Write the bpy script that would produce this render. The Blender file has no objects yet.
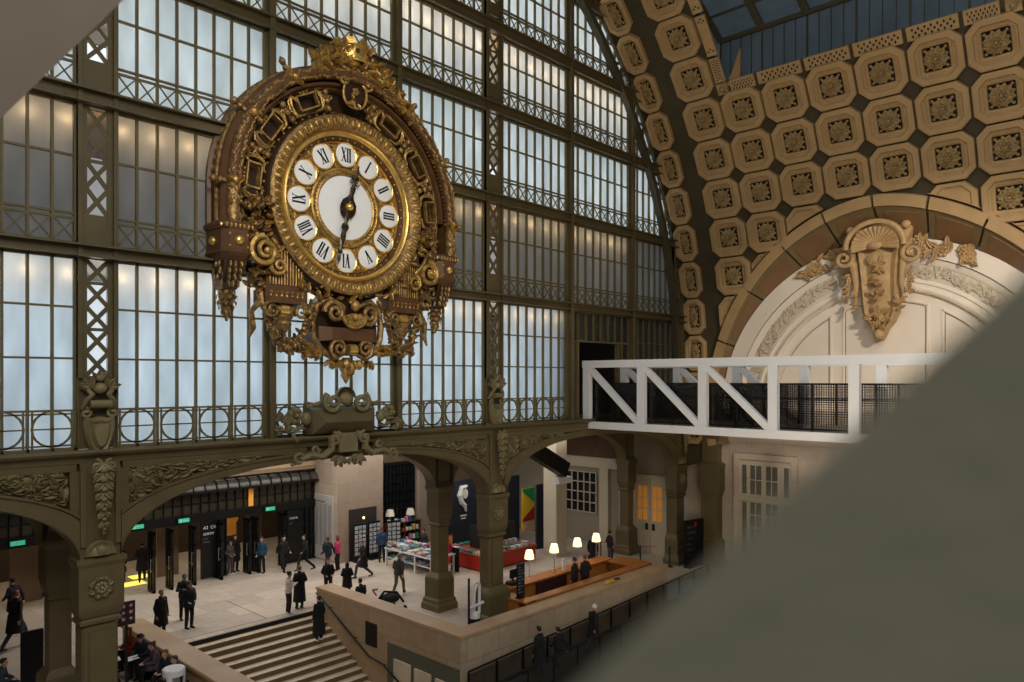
import bpy, bmesh, math, random
from math import sin, cos, pi, radians, sqrt, atan2
from mathutils import Vector, Matrix
random.seed(7)
SC = bpy.context.scene
COL = SC.collection
for _n in ('look',):
    pass
SC.view_settings.view_transform = 'Standard'
SC.view_settings.look = 'None'
SC.view_settings.gamma = 1.0
SC.view_settings.use_curve_mapping = False
SC.view_settings.exposure = 0.0
SC.cycles.use_denoising = True
SC.cycles.max_bounces = 7
SC.cycles.diffuse_bounces = 3
SC.cycles.glossy_bounces = 3
SC.cycles.transmission_bounces = 4
SC.cycles.transparent_max_bounces = 12
SC.cycles.caustics_reflective = False
SC.cycles.caustics_refractive = False
SC.cycles.sample_clamp_indirect = 6.0

# ------------------------------------------------------------------ materials
def lin(c):
    return tuple((x/255/12.92 if x/255 <= .04045 else ((x/255+.055)/1.055)**2.4) for x in c)
MATS = {}
def mat(name, rgb, rough=.6, metal=0., var=.15, scale=3., bump=0., bscale=None, emit=None, estr=0., rgb2=None, spec=.5, stretch=None):
    if name in MATS: return MATS[name]
    m = bpy.data.materials.new(name); m.use_nodes = True
    nt = m.node_tree; N = nt.nodes; L = nt.links
    b = N['Principled BSDF']
    b.inputs['Roughness'].default_value = rough
    b.inputs['Metallic'].default_value = metal
    b.inputs['Specular IOR Level'].default_value = spec
    c = lin(rgb); c2 = lin(rgb2) if rgb2 else tuple(x*(1-var) for x in c)
    if var > 0 or rgb2:
        tc = N.new('ShaderNodeTexCoord'); no = N.new('ShaderNodeTexNoise'); no.inputs['Scale'].default_value = scale
        no.inputs['Detail'].default_value = 5.
        if stretch:
            mp = N.new('ShaderNodeMapping'); mp.inputs['Scale'].default_value = stretch
            L.new(tc.outputs['Object'], mp.inputs['Vector']); L.new(mp.outputs['Vector'], no.inputs['Vector'])
        else:
            L.new(tc.outputs['Object'], no.inputs['Vector'])
        cr = N.new('ShaderNodeValToRGB'); cr.color_ramp.elements[0].position = .35; cr.color_ramp.elements[1].position = .65
        cr.color_ramp.elements[0].color = (*c2, 1); cr.color_ramp.elements[1].color = (*c, 1)
        L.new(no.outputs['Fac'], cr.inputs['Fac']); L.new(cr.outputs['Color'], b.inputs['Base Color'])
        if bump > 0:
            n2 = N.new('ShaderNodeTexNoise'); n2.inputs['Scale'].default_value = bscale or scale*4; n2.inputs['Detail'].default_value = 4
            L.new(tc.outputs['Object'], n2.inputs['Vector'])
            bp = N.new('ShaderNodeBump'); bp.inputs['Strength'].default_value = bump; bp.inputs['Distance'].default_value = .05
            L.new(n2.outputs['Fac'], bp.inputs['Height']); L.new(bp.outputs['Normal'], b.inputs['Normal'])
    else:
        b.inputs['Base Color'].default_value = (*c, 1)
    if emit:
        b.inputs['Emission Color'].default_value = (*lin(emit), 1); b.inputs['Emission Strength'].default_value = estr
    MATS[name] = m
    return m
def brickmat(name, c1, c2, mortar, bw, bh, msize=.012, rough=.6, rot=None, noise=.5):
    m = bpy.data.materials.new(name); m.use_nodes = True
    nt = m.node_tree; N = nt.nodes; L = nt.links; b = N['Principled BSDF']; b.inputs['Roughness'].default_value = rough
    tc = N.new('ShaderNodeTexCoord'); mp = N.new('ShaderNodeMapping')
    if rot: mp.inputs['Rotation'].default_value = rot
    br = N.new('ShaderNodeTexBrick'); br.inputs['Scale'].default_value = 1
    br.inputs['Color1'].default_value = (*lin(c1), 1); br.inputs['Color2'].default_value = (*lin(c2), 1); br.inputs['Mortar'].default_value = (*lin(mortar), 1)
    br.inputs['Brick Width'].default_value = bw; br.inputs['Row Height'].default_value = bh; br.inputs['Mortar Size'].default_value = msize
    L.new(tc.outputs['Object'], mp.inputs['Vector']); L.new(mp.outputs['Vector'], br.inputs['Vector'])
    no = N.new('ShaderNodeTexNoise'); no.inputs['Scale'].default_value = 2.2; no.inputs['Detail'].default_value = 6; L.new(tc.outputs['Object'], no.inputs['Vector'])
    mx = N.new('ShaderNodeMix'); mx.data_type = 'RGBA'; mx.blend_type = 'MULTIPLY'; mx.inputs[0].default_value = noise
    L.new(br.outputs['Color'], mx.inputs[6]); L.new(no.outputs['Color'], mx.inputs[7])
    sat = N.new('ShaderNodeHueSaturation'); sat.inputs['Saturation'].default_value = .0; L.new(no.outputs['Color'], sat.inputs['Color'])
    br2 = N.new('ShaderNodeBrightContrast'); br2.inputs['Bright'].default_value = .25; L.new(sat.outputs['Color'], br2.inputs['Color']); L.new(br2.outputs['Color'], mx.inputs[7])
    L.new(mx.outputs[2], b.inputs['Base Color'])
    return m

IRON = mat('olive_iron_paint', (100, 88, 57), .5, 0, .18, 1.2, .12, 14)
IRON2 = mat('olive_iron_relief', (132, 120, 84), .5, 0, .25, 3.0, .25, 12)
IROND = mat('dark_iron_paint', (78, 72, 52), .5, 0, .18, 1.2)
MULL = mat('window_bar_iron', (110, 98, 62), .55, 0, .15, 2)
GOLD = mat('gilded_bronze', (214, 172, 98), .38, .65, .6, 5, .5, 18)
GOLDL = mat('bright_gilding', (246, 206, 116), .28, .8, .2, 6, .2, 20)
GOLDD = mat('aged_gilding', (178, 142, 88), .4, .6, .65, 7, .6, 16)
BROWN = mat('brown_lacquer', (98, 66, 38), .5, .1, .3, 2.5, .1, 20)
BROWND = mat('dark_brown_lacquer', (62, 42, 26), .4, .1, .3, 2.5)
ENAMEL = mat('white_enamel', (240, 240, 238), .22, 0, .03, 2)
BLACKE = mat('black_enamel', (14, 14, 16), .3, 0, 0)
TAN = mat('tan_plaster', (186, 152, 104), .7, 0, .12, 1.5, .1, 20)
TAN2 = mat('ochre_rosette_plaster', (186, 156, 104), .6, 0, .4, 6, .3, 25)
BROWNP = mat('brown_painted_panel', (132, 98, 62), .7, 0, .12, 1.2)
BROWNP2 = mat('olive_painted_border', (128, 106, 68), .7, 0, .12, 1.2)
VAULTD = mat('dark_olive_vault_paint', (74, 64, 40), .7, 0, .2, 1.0)
WELL = mat('coffer_recess_dark', (40, 31, 22), .8, 0, .2, 4)  # near-black tone of the coffer wells and strip diamonds
KEYST = mat('tan_stone_carving', (196, 160, 110), .7, 0, .25, 3, .3, 14)
WHITEP = mat('cream_plaster', (236, 222, 202), .75, 0, .06, .8, .05, 20)
FRIEZE = mat('cream_relief_plaster', (216, 200, 176), .75, 0, .15, 8, .3, 12)
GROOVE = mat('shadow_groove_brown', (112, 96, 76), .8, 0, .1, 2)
STONE = brickmat('pale_limestone_blocks', (206, 190, 170), (196, 178, 158), (176, 158, 138), 1.6, .8, .008, .75, (0, radians(90), radians(90)), .35)
BRIDGEW = mat('white_bridge_paint', (236, 236, 236), .45, 0, .03, 1)
BLACKM = mat('black_railing_metal', (20, 20, 22), .45, .3, .1, 3)
BLACKP = mat('black_door_metal', (22, 24, 24), .35, .3, .2, 2)
GLASSD = None
FLOORM = brickmat('beige_stone_paving', (208, 192, 174), (186, 172, 157), (150, 134, 118), 1.2, 1.2, .008, .45, None, .55)
PARA = brickmat('beige_limestone_parapet', (184, 158, 126), (172, 146, 114), (142, 118, 90), 1.9, 1.4, .01, .6, (0, radians(90), radians(90)), .5)
PARA2 = brickmat('grey_beige_limestone', (184, 166, 138), (172, 152, 126), (142, 122, 100), 1.5, 1.3, .01, .6, (radians(90), 0, 0), .5)
COPING = mat('stone_coping', (190, 158, 122), .5, 0, .18, .9, .05, 10)
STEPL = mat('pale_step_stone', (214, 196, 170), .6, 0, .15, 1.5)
STEPD = mat('step_riser_shade_brown', (112, 88, 60), .7, 0, .2, 1.5)  # step stone darkened, the risers' shade is put into the colour
PIERM = brickmat('pinkish_stone_shade_toned', (164, 144, 124), (152, 134, 116), (132, 114, 98), 1.4, 1.0, .008, .6, (radians(90), 0, 0), .4)  # pier stone darkened to carry the shade of the front face
PIERM2 = brickmat('pinkish_stone_lit_toned', (200, 182, 160), (190, 172, 150), (160, 138, 116), 1.4, 1.0, .008, .6, (0, radians(90), radians(90)), .4)  # same stone in a paler tone for the better lit left face
GREYP = mat('grey_inscription_panel', (196, 192, 186), .4, 0, .05, 1)
GREYT = mat('engraved_text_grey', (118, 114, 108), .5, 0, 0)
WALLB = mat('dim_beige_wall', (150, 128, 100), .8, 0, .1, 1)
WALLG = mat('grey_beige_plaster', (150, 140, 122), .8, 0, .1, 1)
NAVY = mat('navy_banner_board', (26, 32, 48), .6, 0, .08, 1)
RED = mat('red_counter_laminate', (176, 36, 22), .4, 0, .08, 1)
WOOD = mat('orange_oak_veneer', (184, 116, 52), .4, 0, .25, 3, .05, 20, stretch=(1, 8, 1))
WOODD = mat('dark_oak_veneer', (112, 66, 32), .45, 0, .25, 3)
WHITEL = mat('white_laminate', (222, 222, 222), .4, 0, .03, 1)
LAMPS = mat('lit_lamp_shade', (250, 236, 205), .7, 0, 0, emit=(255, 224, 170), estr=1.6)
LAMPS2 = mat('dim_lamp_shade', (214, 204, 186), .7, 0, 0, emit=(255, 235, 205), estr=.12)
EXITM = mat('lit_green_sign', (30, 150, 110), .5, 0, 0, emit=(60, 190, 150), estr=.55)
WHITES = mat('white_sign_print', (225, 225, 225), .6, 0, 0)
YELLW = mat('lit_yellow_window', (240, 170, 60), .6, 0, 0, emit=(255, 160, 70), estr=.1)
YELLB = mat('lit_yellow_floor_panel', (240, 220, 90), .6, 0, 0, emit=(255, 225, 90), estr=1.2)
DARKGL = mat('dark_window_glass', (30, 34, 36), .12, 0, 0)
GREYGL = mat('grey_window_glass', (104, 100, 92), .15, 0, .1, 1)
BEAMG = mat('grey_green_steel_paint', (172, 166, 140), .6, 0, .08, 3, .05, 30)
BEAMB = mat('grey_brown_steel_paint', (128, 116, 102), .6, 0, .08, 3)
CARPET = mat('dark_ramp_carpet', (34, 30, 28), .9, 0, .2, 3)
TINT = mat('teal_slate_panel', (92, 92, 78), .5, 0, .1, 1)
CREAMD = mat('grey_painted_timber', (196, 184, 160), .6, 0, .08, 1)

def glassmat(name, tint, alpha, rough=.1):
    m = bpy.data.materials.new(name); m.use_nodes = True
    nt = m.node_tree; N = nt.nodes; L = nt.links
    N.remove(N['Principled BSDF']); out = N['Material Output']
    t = N.new('ShaderNodeBsdfTransparent'); t.inputs[0].default_value = (*tint, 1)
    g = N.new('ShaderNodeBsdfGlossy'); g.inputs['Roughness'].default_value = rough; g.inputs[0].default_value = (.8, .8, .8, 1)
    mx = N.new('ShaderNodeMixShader'); mx.inputs[0].default_value = alpha
    L.new(t.outputs[0], mx.inputs[1]); L.new(g.outputs[0], mx.inputs[2]); L.new(mx.outputs[0], out.inputs[0])
    return m
CLEARG = glassmat('clear_display_glass', (.85, .88, .88), .06)
SMOKE = glassmat('smoked_balustrade_glass', (.7, .7, .7), .04)
def frostmat(name, col, tr=.85):
    m = bpy.data.materials.new(name); m.use_nodes = True
    nt = m.node_tree; N = nt.nodes; L = nt.links
    N.remove(N['Principled BSDF']); out = N['Material Output']
    tc = N.new('ShaderNodeTexCoord'); mp = N.new('ShaderNodeMapping'); mp.inputs['Scale'].default_value = (1.5, 1, .5); mp.inputs['Rotation'].default_value = (0, radians(35), 0)
    no = N.new('ShaderNodeTexNoise'); no.inputs['Scale'].default_value = 1.3; no.inputs['Detail'].default_value = 6
    L.new(tc.outputs['Object'], mp.inputs['Vector']); L.new(mp.outputs['Vector'], no.inputs['Vector'])
    cr = N.new('ShaderNodeValToRGB'); cr.color_ramp.elements[0].position = .3; cr.color_ramp.elements[1].position = .7
    cr.color_ramp.elements[0].color = (*[x*.8 for x in lin(col)], 1); cr.color_ramp.elements[1].color = (*lin(col), 1)
    L.new(no.outputs['Fac'], cr.inputs['Fac'])
    t = N.new('ShaderNodeBsdfTranslucent'); d = N.new('ShaderNodeBsdfDiffuse'); g = N.new('ShaderNodeBsdfGlossy'); g.inputs['Roughness'].default_value = .35
    L.new(cr.outputs['Color'], t.inputs[0]); d.inputs[0].default_value = (.12, .12, .12, 1)
    m1 = N.new('ShaderNodeMixShader'); m1.inputs[0].default_value = tr
    L.new(d.outputs[0], m1.inputs[1]); L.new(t.outputs[0], m1.inputs[2])
    m2 = N.new('ShaderNodeMixShader'); m2.inputs[0].default_value = .04
    L.new(m1.outputs[0], m2.inputs[1]); L.new(g.outputs[0], m2.inputs[2]); L.new(m2.outputs[0], out.inputs[0])
    return m
FROST = frostmat('frosted_window_glass', (232, 238, 240))
SKYGL = frostmat('dusky_skylight_glass', (150, 160, 166), .8)

# ------------------------------------------------------------------ mesh builder
class MB:
    def __init__(s): s.v = []; s.f = []
    def add(s, vs, fs):
        n = len(s.v); s.v += [tuple(p) for p in vs]; s.f += [tuple(i+n for i in f) for f in fs]; return s
    def box(s, x0, x1, y0, y1, z0, z1):
        if x0 > x1: x0, x1 = x1, x0
        if y0 > y1: y0, y1 = y1, y0
        if z0 > z1: z0, z1 = z1, z0
        return s.add([(x0,y0,z0),(x1,y0,z0),(x1,y1,z0),(x0,y1,z0),(x0,y0,z1),(x1,y0,z1),(x1,y1,z1),(x0,y1,z1)],
                     [(0,3,2,1),(4,5,6,7),(0,1,5,4),(1,2,6,5),(2,3,7,6),(3,0,4,7)])
    def bbox(s, x0, x1, y0, y1, z0, z1, b=.02):   # box with chamfered vertical edges and top
        P = [(x0+b,y0),(x1-b,y0),(x1,y0+b),(x1,y1-b),(x1-b,y1),(x0+b,y1),(x0,y1-b),(x0,y0+b)]
        return s.loft([[(x,y,z0) for x,y in P],[(x,y,z1-b) for x,y in P],[((x0+x1)/2+(x-(x0+x1)/2)*(1-2*b/max(x1-x0,1e-3)),(y0+y1)/2+(y-(y0+y1)/2)*(1-2*b/max(y1-y0,1e-3)),z1) for x,y in P]])
    def loft(s, rings, closed=True, cap=True):
        n = len(rings[0]); vs = [p for r in rings for p in r]; fs = []
        for k in range(len(rings)-1):
            for i in range(n if closed else n-1):
                j = (i+1) % n
                fs.append((k*n+i, k*n+j, (k+1)*n+j, (k+1)*n+i))
        if cap and closed:
            fs.append(tuple(range(n-1, -1, -1))); fs.append(tuple((len(rings)-1)*n+i for i in range(n)))
        return s.add(vs, fs)
    def bar(s, a, b, w, d=None, up=(0, 0, 1)):
        a = Vector(a); b = Vector(b); d = d or w
        t = (b-a).normalized(); u = Vector(up)
        if abs(t.dot(u)) > .97: u = Vector((0, 1, 0))
        r = t.cross(u).normalized()*w/2; q = r.cross(t).normalized()*d/2
        return s.loft([[a-r-q, a+r-q, a+r+q, a-r+q], [b-r-q, b+r-q, b+r+q, b-r+q]])
    def tube(s, pts, rad, seg=8, cap=True, closed=False):
        pts = [Vector(p) for p in pts]; n = len(pts)
        rr = rad if isinstance(rad, (list, tuple)) else [rad]*n
        rings = []; prev = None
        for i, p in enumerate(pts):
            a = pts[i-1] if (i > 0 or closed) else p; b = pts[(i+1) % n] if (i < n-1 or closed) else p
            t = (b-a).normalized() if (b-a).length > 1e-9 else Vector((0, 0, 1))
            if prev is None:
                u = Vector((0, 0, 1)) if abs(t.z) < .9 else Vector((0, 1, 0)); x = t.cross(u).normalized()
            else:
                x = prev - t*prev.dot(t)
                x = x.normalized() if x.length > 1e-6 else t.cross(Vector((0, 1, 0))).normalized()
            prev = x; y = t.cross(x)
            rings.append([p + (x*cos(2*pi*k/seg)+y*sin(2*pi*k/seg))*rr[i] for k in range(seg)])
        if closed:
            rings.append(rings[0]); return s.loft(rings, cap=False)
        return s.loft(rings, cap=cap)
    def lathe(s, prof, c=(0, 0, 0), axis='z', seg=24, a0=0., a1=2*pi, cap=True):
        full = abs(a1-a0-2*pi) < 1e-6; n = seg if full else seg+1
        rings = []
        for r, h in prof:
            ring = []
            for k in range(n):
                a = a0+(a1-a0)*k/seg
                if axis == 'z': ring.append((c[0]+r*cos(a), c[1]+r*sin(a), c[2]+h))
                elif axis == 'y': ring.append((c[0]+r*cos(a), c[1]+h, c[2]+r*sin(a)))
                else: ring.append((c[0]+h, c[1]+r*cos(a), c[2]+r*sin(a)))
            rings.append(ring)
        return s.loft(rings, closed=full, cap=cap and full)
    def ball(s, c, r, seg=10, rings=6, M=None):
        rx, ry, rz = r if isinstance(r, (tuple, list)) else (r, r, r)
        vs = [(0, 0, 1)]; 
        for i in range(1, rings):
            th = pi*i/rings
            vs += [(sin(th)*cos(2*pi*k/seg), sin(th)*sin(2*pi*k/seg), cos(th)) for k in range(seg)]
        vs.append((0, 0, -1)); fs = []
        for k in range(seg): fs.append((0, 1+k, 1+(k+1) % seg))
        for i in range(rings-2):
            for k in range(seg):
                a = 1+i*seg; fs.append((a+k, a+seg+k, a+seg+(k+1) % seg, a+(k+1) % seg))
        a = 1+(rings-2)*seg
        for k in range(seg): fs.append((a+k, len(vs)-1, a+(k+1) % seg))
        out = []
        for p in vs:
            q = Vector((p[0]*rx, p[1]*ry, p[2]*rz))
            if M is not None: q = M @ q
            out.append(q+Vector(c))
        return s.add(out, fs)
    def prism(s, poly, axis, d0, d1):   # poly 2D; axis 'y': (x,z); 'x': (y,z); 'z': (x,y)
        f = {'y': lambda p, d: (p[0], d, p[1]), 'x': lambda p, d: (d, p[0], p[1]), 'z': lambda p, d: (p[0], p[1], d)}[axis]
        return s.loft([[f(p, d0) for p in poly], [f(p, d1) for p in poly]])
    def xf(s, M, start=0):
        for i in range(start, len(s.v)): s.v[i] = tuple(M @ Vector(s.v[i]))
        return s
    def mirror_x(s, x0):
        n = len(s.v); m = len(s.f)
        s.v += [(2*x0-p[0], p[1], p[2]) for p in s.v]; s.f += [tuple(reversed([i+n for i in f])) for f in s.f[:m]]
        return s
    def build(s, name, m, parent=None, smooth=False, label=None):
        me = bpy.data.meshes.new(name)
        off = Vector((0, 0, 0)); p = parent
        while p is not None: off += Vector(p.location); p = p.parent
        me.from_pydata([tuple(Vector(v)-off) for v in s.v], [], s.f)
        me.materials.append(m)
        bm = bmesh.new(); bm.from_mesh(me); bmesh.ops.recalc_face_normals(bm, faces=bm.faces); bm.to_mesh(me); bm.free()
        if smooth:
            me.polygons.foreach_set('use_smooth', [True]*len(me.polygons))
            try: me.set_sharp_from_angle(angle=radians(45))
            except Exception: pass
        o = bpy.data.objects.new(name, me); COL.objects.link(o)
        if parent is not None: o.parent = parent
        if label: o['label'] = label
        return o

def bsplit(mb, name, m, parent, axis, c, smooth=True):
    """build the two halves of a symmetrical ornament as parts of their own"""
    lo, hi = MB(), MB(); rt = {i: i for i in range(len(mb.v))}
    def find(i):
        while rt[i] != i: rt[i] = rt[rt[i]]; i = rt[i]
        return i
    for f in mb.f:
        for q in f[1:]: rt[find(q)] = find(f[0])
    sm = {}
    for i, p in enumerate(mb.v):
        r = find(i); t = sm.setdefault(r, [0., 0]); t[0] += p[axis]; t[1] += 1
    maps = ({}, {})
    for f in mb.f:
        r = find(f[0]); k = 0 if sm[r][0]/sm[r][1] < c else 1; t = (lo, hi)[k]; g = []
        for q in f:
            if q not in maps[k]: maps[k][q] = len(t.v); t.v.append(mb.v[q])
            g.append(maps[k][q])
        t.f.append(tuple(g))
    return [x.build(name, m, parent, smooth) for x in (lo, hi) if x.f]

def thing(name, label, cat, loc=(0, 0, 0), rz=0, group=None):
    o = bpy.data.objects.new(name, None); COL.objects.link(o); o.location = loc; o.rotation_euler = (0, 0, rz)
    o.empty_display_size = .3
    o['label'] = label; o['category'] = cat
    if group: o['group'] = group
    return o
def tag(o, label, cat, group=None, kind=None):
    o['label'] = label; o['category'] = cat
    if group: o['group'] = group
    if kind: o['kind'] = kind
    return o
def struct(o, label=None, cat=None):
    o['kind'] = 'structure'
    if label: o['label'] = label
    if cat: o['category'] = cat
    return o
def sempty(name, label, cat, loc=(0, 0, 0)):
    o = thing(name, label, cat, loc); o['kind'] = 'structure'; return o
def kids(o): return [c for c in bpy.data.objects if c.parent == o]
def dup(root, loc, rz=None, label=None, group=None, parent=None):
    r = root.copy(); COL.objects.link(r); r.location = loc
    if rz is not None: r.rotation_euler = (0, 0, rz)
    if label: r['label'] = label
    if group: r['group'] = group
    if parent: r.parent = parent
    for ch in list(root.children):
        c = ch.copy(); COL.objects.link(c); c.parent = r
        for g in list(ch.children):
            d = g.copy(); COL.objects.link(d); d.parent = c
    return r
def setmat(o, m):
    o.material_slots[0].link = 'OBJECT'; o.material_slots[0].material = m

def spiral(c, r0, turns, dirn=1, a0=0., r1=.12, n=28, plane='xz', y=0.):
    """scroll in the xz (or yz) plane: from radius r0 winding in to r0*r1"""
    out = []
    for i in range(n+1):
        t = i/n; r = r0*(1-t)+r0*r1*t; a = a0+dirn*turns*2*pi*t
        if plane == 'xz': out.append((c[0]+r*cos(a), c[1]-y*t, c[2]+r*sin(a)))
        else: out.append((c[0]-y*t, c[1]+r*cos(a), c[2]+r*sin(a)))
    return out
def leaf(mb, c, ang, L, w, thick, normal='y', lift=0.):
    """pointed curled leaf lying in the xz plane (normal y) or yz plane (normal x)"""
    pts = []
    rings = []
    for i in range(6):
        t = i/5; ww = w*sin(pi*min(1, t*.92+.08))**.8*(1-.25*t)+.002; h = thick*(.4+.9*sin(pi*t))+lift*t*t
        x = L*t
        ring = [(x, -ww/2, 0), (x, -ww/4, h*.8), (x, 0, h*.55), (x, ww/4, h*.8), (x, ww/2, 0)]
        rings.append(ring)
    n0 = len(mb.v)
    R = []
    for ring in rings:
        rr = []
        for (x, y, h) in ring:
            X = x*cos(ang)-y*sin(ang); Z = x*sin(ang)+y*cos(ang)
            rr.append((c[0]+X, c[1]-h, c[2]+Z) if normal == 'y' else (c[0]-h, c[1]+X, c[2]+Z))
        R.append(rr)
    mb.loft(R, closed=False, cap=False)
    back = []
    return mb
def flower(mb, c, r, n=6, normal='y', d=.05):
    for k in range(n):
        a = 2*pi*k/n
        if normal == 'y': mb.ball((c[0]+r*.6*cos(a), c[1], c[2]+r*.6*sin(a)), (r*.38, d, r*.38), 6, 4)
        else: mb.ball((c[0], c[1]+r*.6*cos(a), c[2]+r*.6*sin(a)), (d, r*.38, r*.38), 6, 4)
    if normal == 'y': mb.ball((c[0], c[1]-d*.6, c[2]), (r*.3, d, r*.3), 6, 4)
    else: mb.ball((c[0]-d*.6, c[1], c[2]), (d, r*.3, r*.3), 6, 4)
    return mb
def foliage(mb, inside, x0, x1, z0, z1, y, n, size, rnd, normal='y', depth=.08):
    """carved acanthus relief filling a region: scrolls, leaves and flowers"""
    k = 0; tries = 0
    while k < n and tries < n*30:
        tries += 1
        x = rnd.uniform(x0, x1); z = rnd.uniform(z0, z1)
        if not inside(x, z): continue
        s = size*rnd.uniform(.6, 1.25); q = rnd.random()
        P = (x, y, z) if normal == 'y' else (y, x, z)
        if q < .22:
            if not (inside(x+s*.5, z) and inside(x-s*.5, z) and inside(x, z+s*.5)): continue
            mb.tube(spiral(P, s*.55, 1.3, rnd.choice((-1, 1)), rnd.uniform(0, 6.28), .15, 14, 'xz' if normal == 'y' else 'yz', y=depth*.5), [depth*.45*(1-.5*i/14) for i in range(15)], 5)
        elif q < .84:
            a = rnd.uniform(0, 6.28)
            if not inside(x+s*cos(a), z+s*sin(a)): continue
            leaf(mb, P, a, s*.95, s*.72, depth*rnd.uniform(.5, 1.2), normal, depth*.4)
        else:
            flower(mb, P, s*.35, 5, normal, depth*.6)
        k += 1
    return mb

def area(name, loc, rot, sx, sy, e, col=(1, 1, 1)):
    l = bpy.data.lights.new(name, 'AREA'); l.shape = 'RECTANGLE'; l.size = sx; l.size_y = sy; l.energy = e; l.color = col
    o = bpy.data.objects.new(name, l); COL.objects.link(o); o.location = loc; o.rotation_euler = rot; return o
def point(name, loc, e, col, r=.05):
    l = bpy.data.lights.new(name, 'POINT'); l.energy = e; l.color = col; l.shadow_soft_size = r
    o = bpy.data.objects.new(name, l); COL.objects.link(o); o.location = loc; return o

# ------------------------------------------------------------------ camera
cam_d = bpy.data.cameras.new('camera'); cam = bpy.data.objects.new('camera', cam_d); COL.objects.link(cam)
cam.location = (0, 0, 9.3); cam.rotation_euler = (radians(90), 0, radians(-46.75))
cam_d.sensor_width = 36.; cam_d.lens = 745/1024*36; cam_d.shift_y = 39./1024
cam_d.clip_start = .02; cam_d.clip_end = 300
cam_d.dof.use_dof = True; cam_d.dof.focus_distance = 26.; cam_d.dof.aperture_fstop = 1.6
SC.camera = cam

# ------------------------------------------------------------------ glass gable wall (plane y = 20)
YW = 20.0
POSTS = [-7.47, -2.87, 1.73, 6.33, 10.93, 15.53, 20.13, 24.73, 29.33, 33.93]
PILL = {6.33, 20.13, -7.47, 33.93}
TIERS = [(7.62, 12.28), (12.58, 16.0), (16.35, 19.42), (19.8, 22.45), (22.88, 25.5), (25.9, 28.4), (28.8, 31.2)]
wnum = 0
def bay_words(x):
    for lim, wd_ in ((5, 'at the left edge'), (9, 'just right of the left pillar'), (13, 'behind the clock'), (18, 'just right of the clock'), (22, 'right of the centre pillar'), (27, 'above or beside the bridge doorway')):
        if x < lim: return wd_
    return 'at the far right by the vault'
def window(x0, x1, z0, z1, tier, door=None):
    global wnum
    wnum += 1
    w = sempty('window_%d' % wnum, 'frosted window bay %s, %s' % (bay_words(x0), ('lowest storey with ring band', 'dim second storey up', 'third storey up', 'fourth storey with warm lamp glow', 'fifth storey up', 'sixth storey near the top', 'topmost storey')[tier]), 'window', (x0, YW, z0))
    n = 8; dx = (x1-x0)/n
    fr = MB(); gl = MB(); lat = MB()
    if tier == 0:
        trs = [z0+.95, 9.82, 11.06]; glz = z0
    else:
        h = z1-z0; trs = [z0+.62, z0+.74, z0+.74+(h-.74)*.52]; glz = z0
    fr.box(x0, x1, YW-.06, YW+.06, z0, z0+.06); fr.box(x0, x1, YW-.06, YW+.06, z1-.06, z1)
    fr.box(x0, x0+.05, YW-.06, YW+.06, z0, z1); fr.box(x1-.05, x1, YW-.06, YW+.06, z0, z1)
    for i in range(1, n): fr.box(x0+i*dx-.028, x0+i*dx+.028, YW-.06, YW+.04, z0, z1)
    for z in trs: fr.box(x0, x1, YW-.05, YW+.03, z-.025, z+.025)
    dz0 = z0
    if door:   # the doorway onto the footbridge
        fr = MB(); gl = MB()
        a, b, zt = door
        fr.box(x0, x1, YW-.06, YW+.06, z1-.06, z1); fr.box(x0, x0+.05, YW-.06, YW+.06, z0, z1); fr.box(x1-.05, x1, YW-.06, YW+.06, z0, z1)
        for i in range(1, n):
            X = x0+i*dx
            fr.box(X-.028, X+.028, YW-.06, YW+.04, zt if a < X < b else z0, z1)
        fr.box(x0, x1, YW-.05, YW+.03, zt, zt+.08)
        fr.box(a-.07, a+.03, YW-.1, YW+.1, z0, zt+.08); fr.box(b-.03, b+.07, YW-.1, YW+.1, z0, zt+.08)
        gl.box(x0, a, YW+.045, YW+.06, z0, z1); gl.box(b, x1, YW+.045, YW+.06, z0, z1); gl.box(a, b, YW+.045, YW+.06, zt, z1)
    else:
        gl.box(x0, x1, YW+.045, YW+.06, z0, z1)
    fr.build('window_frame', MULL, w)
    gl.build('window_pane', FROST, w)
    if not door:
        if tier == 0:
            for i in range(n//2):
                cx = x0+(2*i+1)*dx; R = min(.40, dx*.8)
                lat.lathe([(R, -.05), (R+.045, -.05), (R+.045, .0), (R, .0), (R, -.05)], (cx, YW-.02, z0+.52), 'y', 20, cap=False)
                lat.box(cx-R, cx+R, YW-.06, YW-.03, z0+.5, z0+.535)
                for s in (-1, 1): lat.box(cx+s*(dx-.09)-.02, cx+s*(dx-.09)+.02, YW-.06, YW-.02, z0+.06, z0+.93)
            lat.box(x0, x1, YW-.07, YW-.02, z0+.1, z0+.14); lat.box(x0, x1, YW-.07, YW-.02, z0+.85, z0+.89)
        else:
            for i in range(n):
                a = x0+i*dx+.03; b = a+dx-.06; z_a = z0+.08; z_b = z0+.6
                lat.bar((a, YW-.05, z_a), (b, YW-.05, z_b), .035, .03, (0, 1, 0)); lat.bar((b, YW-.035, z_a), (a, YW-.035, z_b), .035, .03, (0, 1, 0))
        lat.build('lattice_band' if tier else 'ring_band', MULL, w)
    return w
for i in range(2, len(POSTS)-1):
    a, b = POSTS[i], POSTS[i+1]
    x0 = a+(.45 if a in PILL else .12); x1 = b-(.45 if b in PILL else .12)
    for t, (z0, z1) in enumerate(TIERS):
        if t >= 5 and a > 21: continue
        if t == 4 and a > 28: continue
        if t == 0 and abs(a-24.73) < .1:
            window(x0, x1, z0, z1, t, (25.35, 28.3, 10.95)); continue
        window(x0, x1, z0, z1, t)
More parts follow.
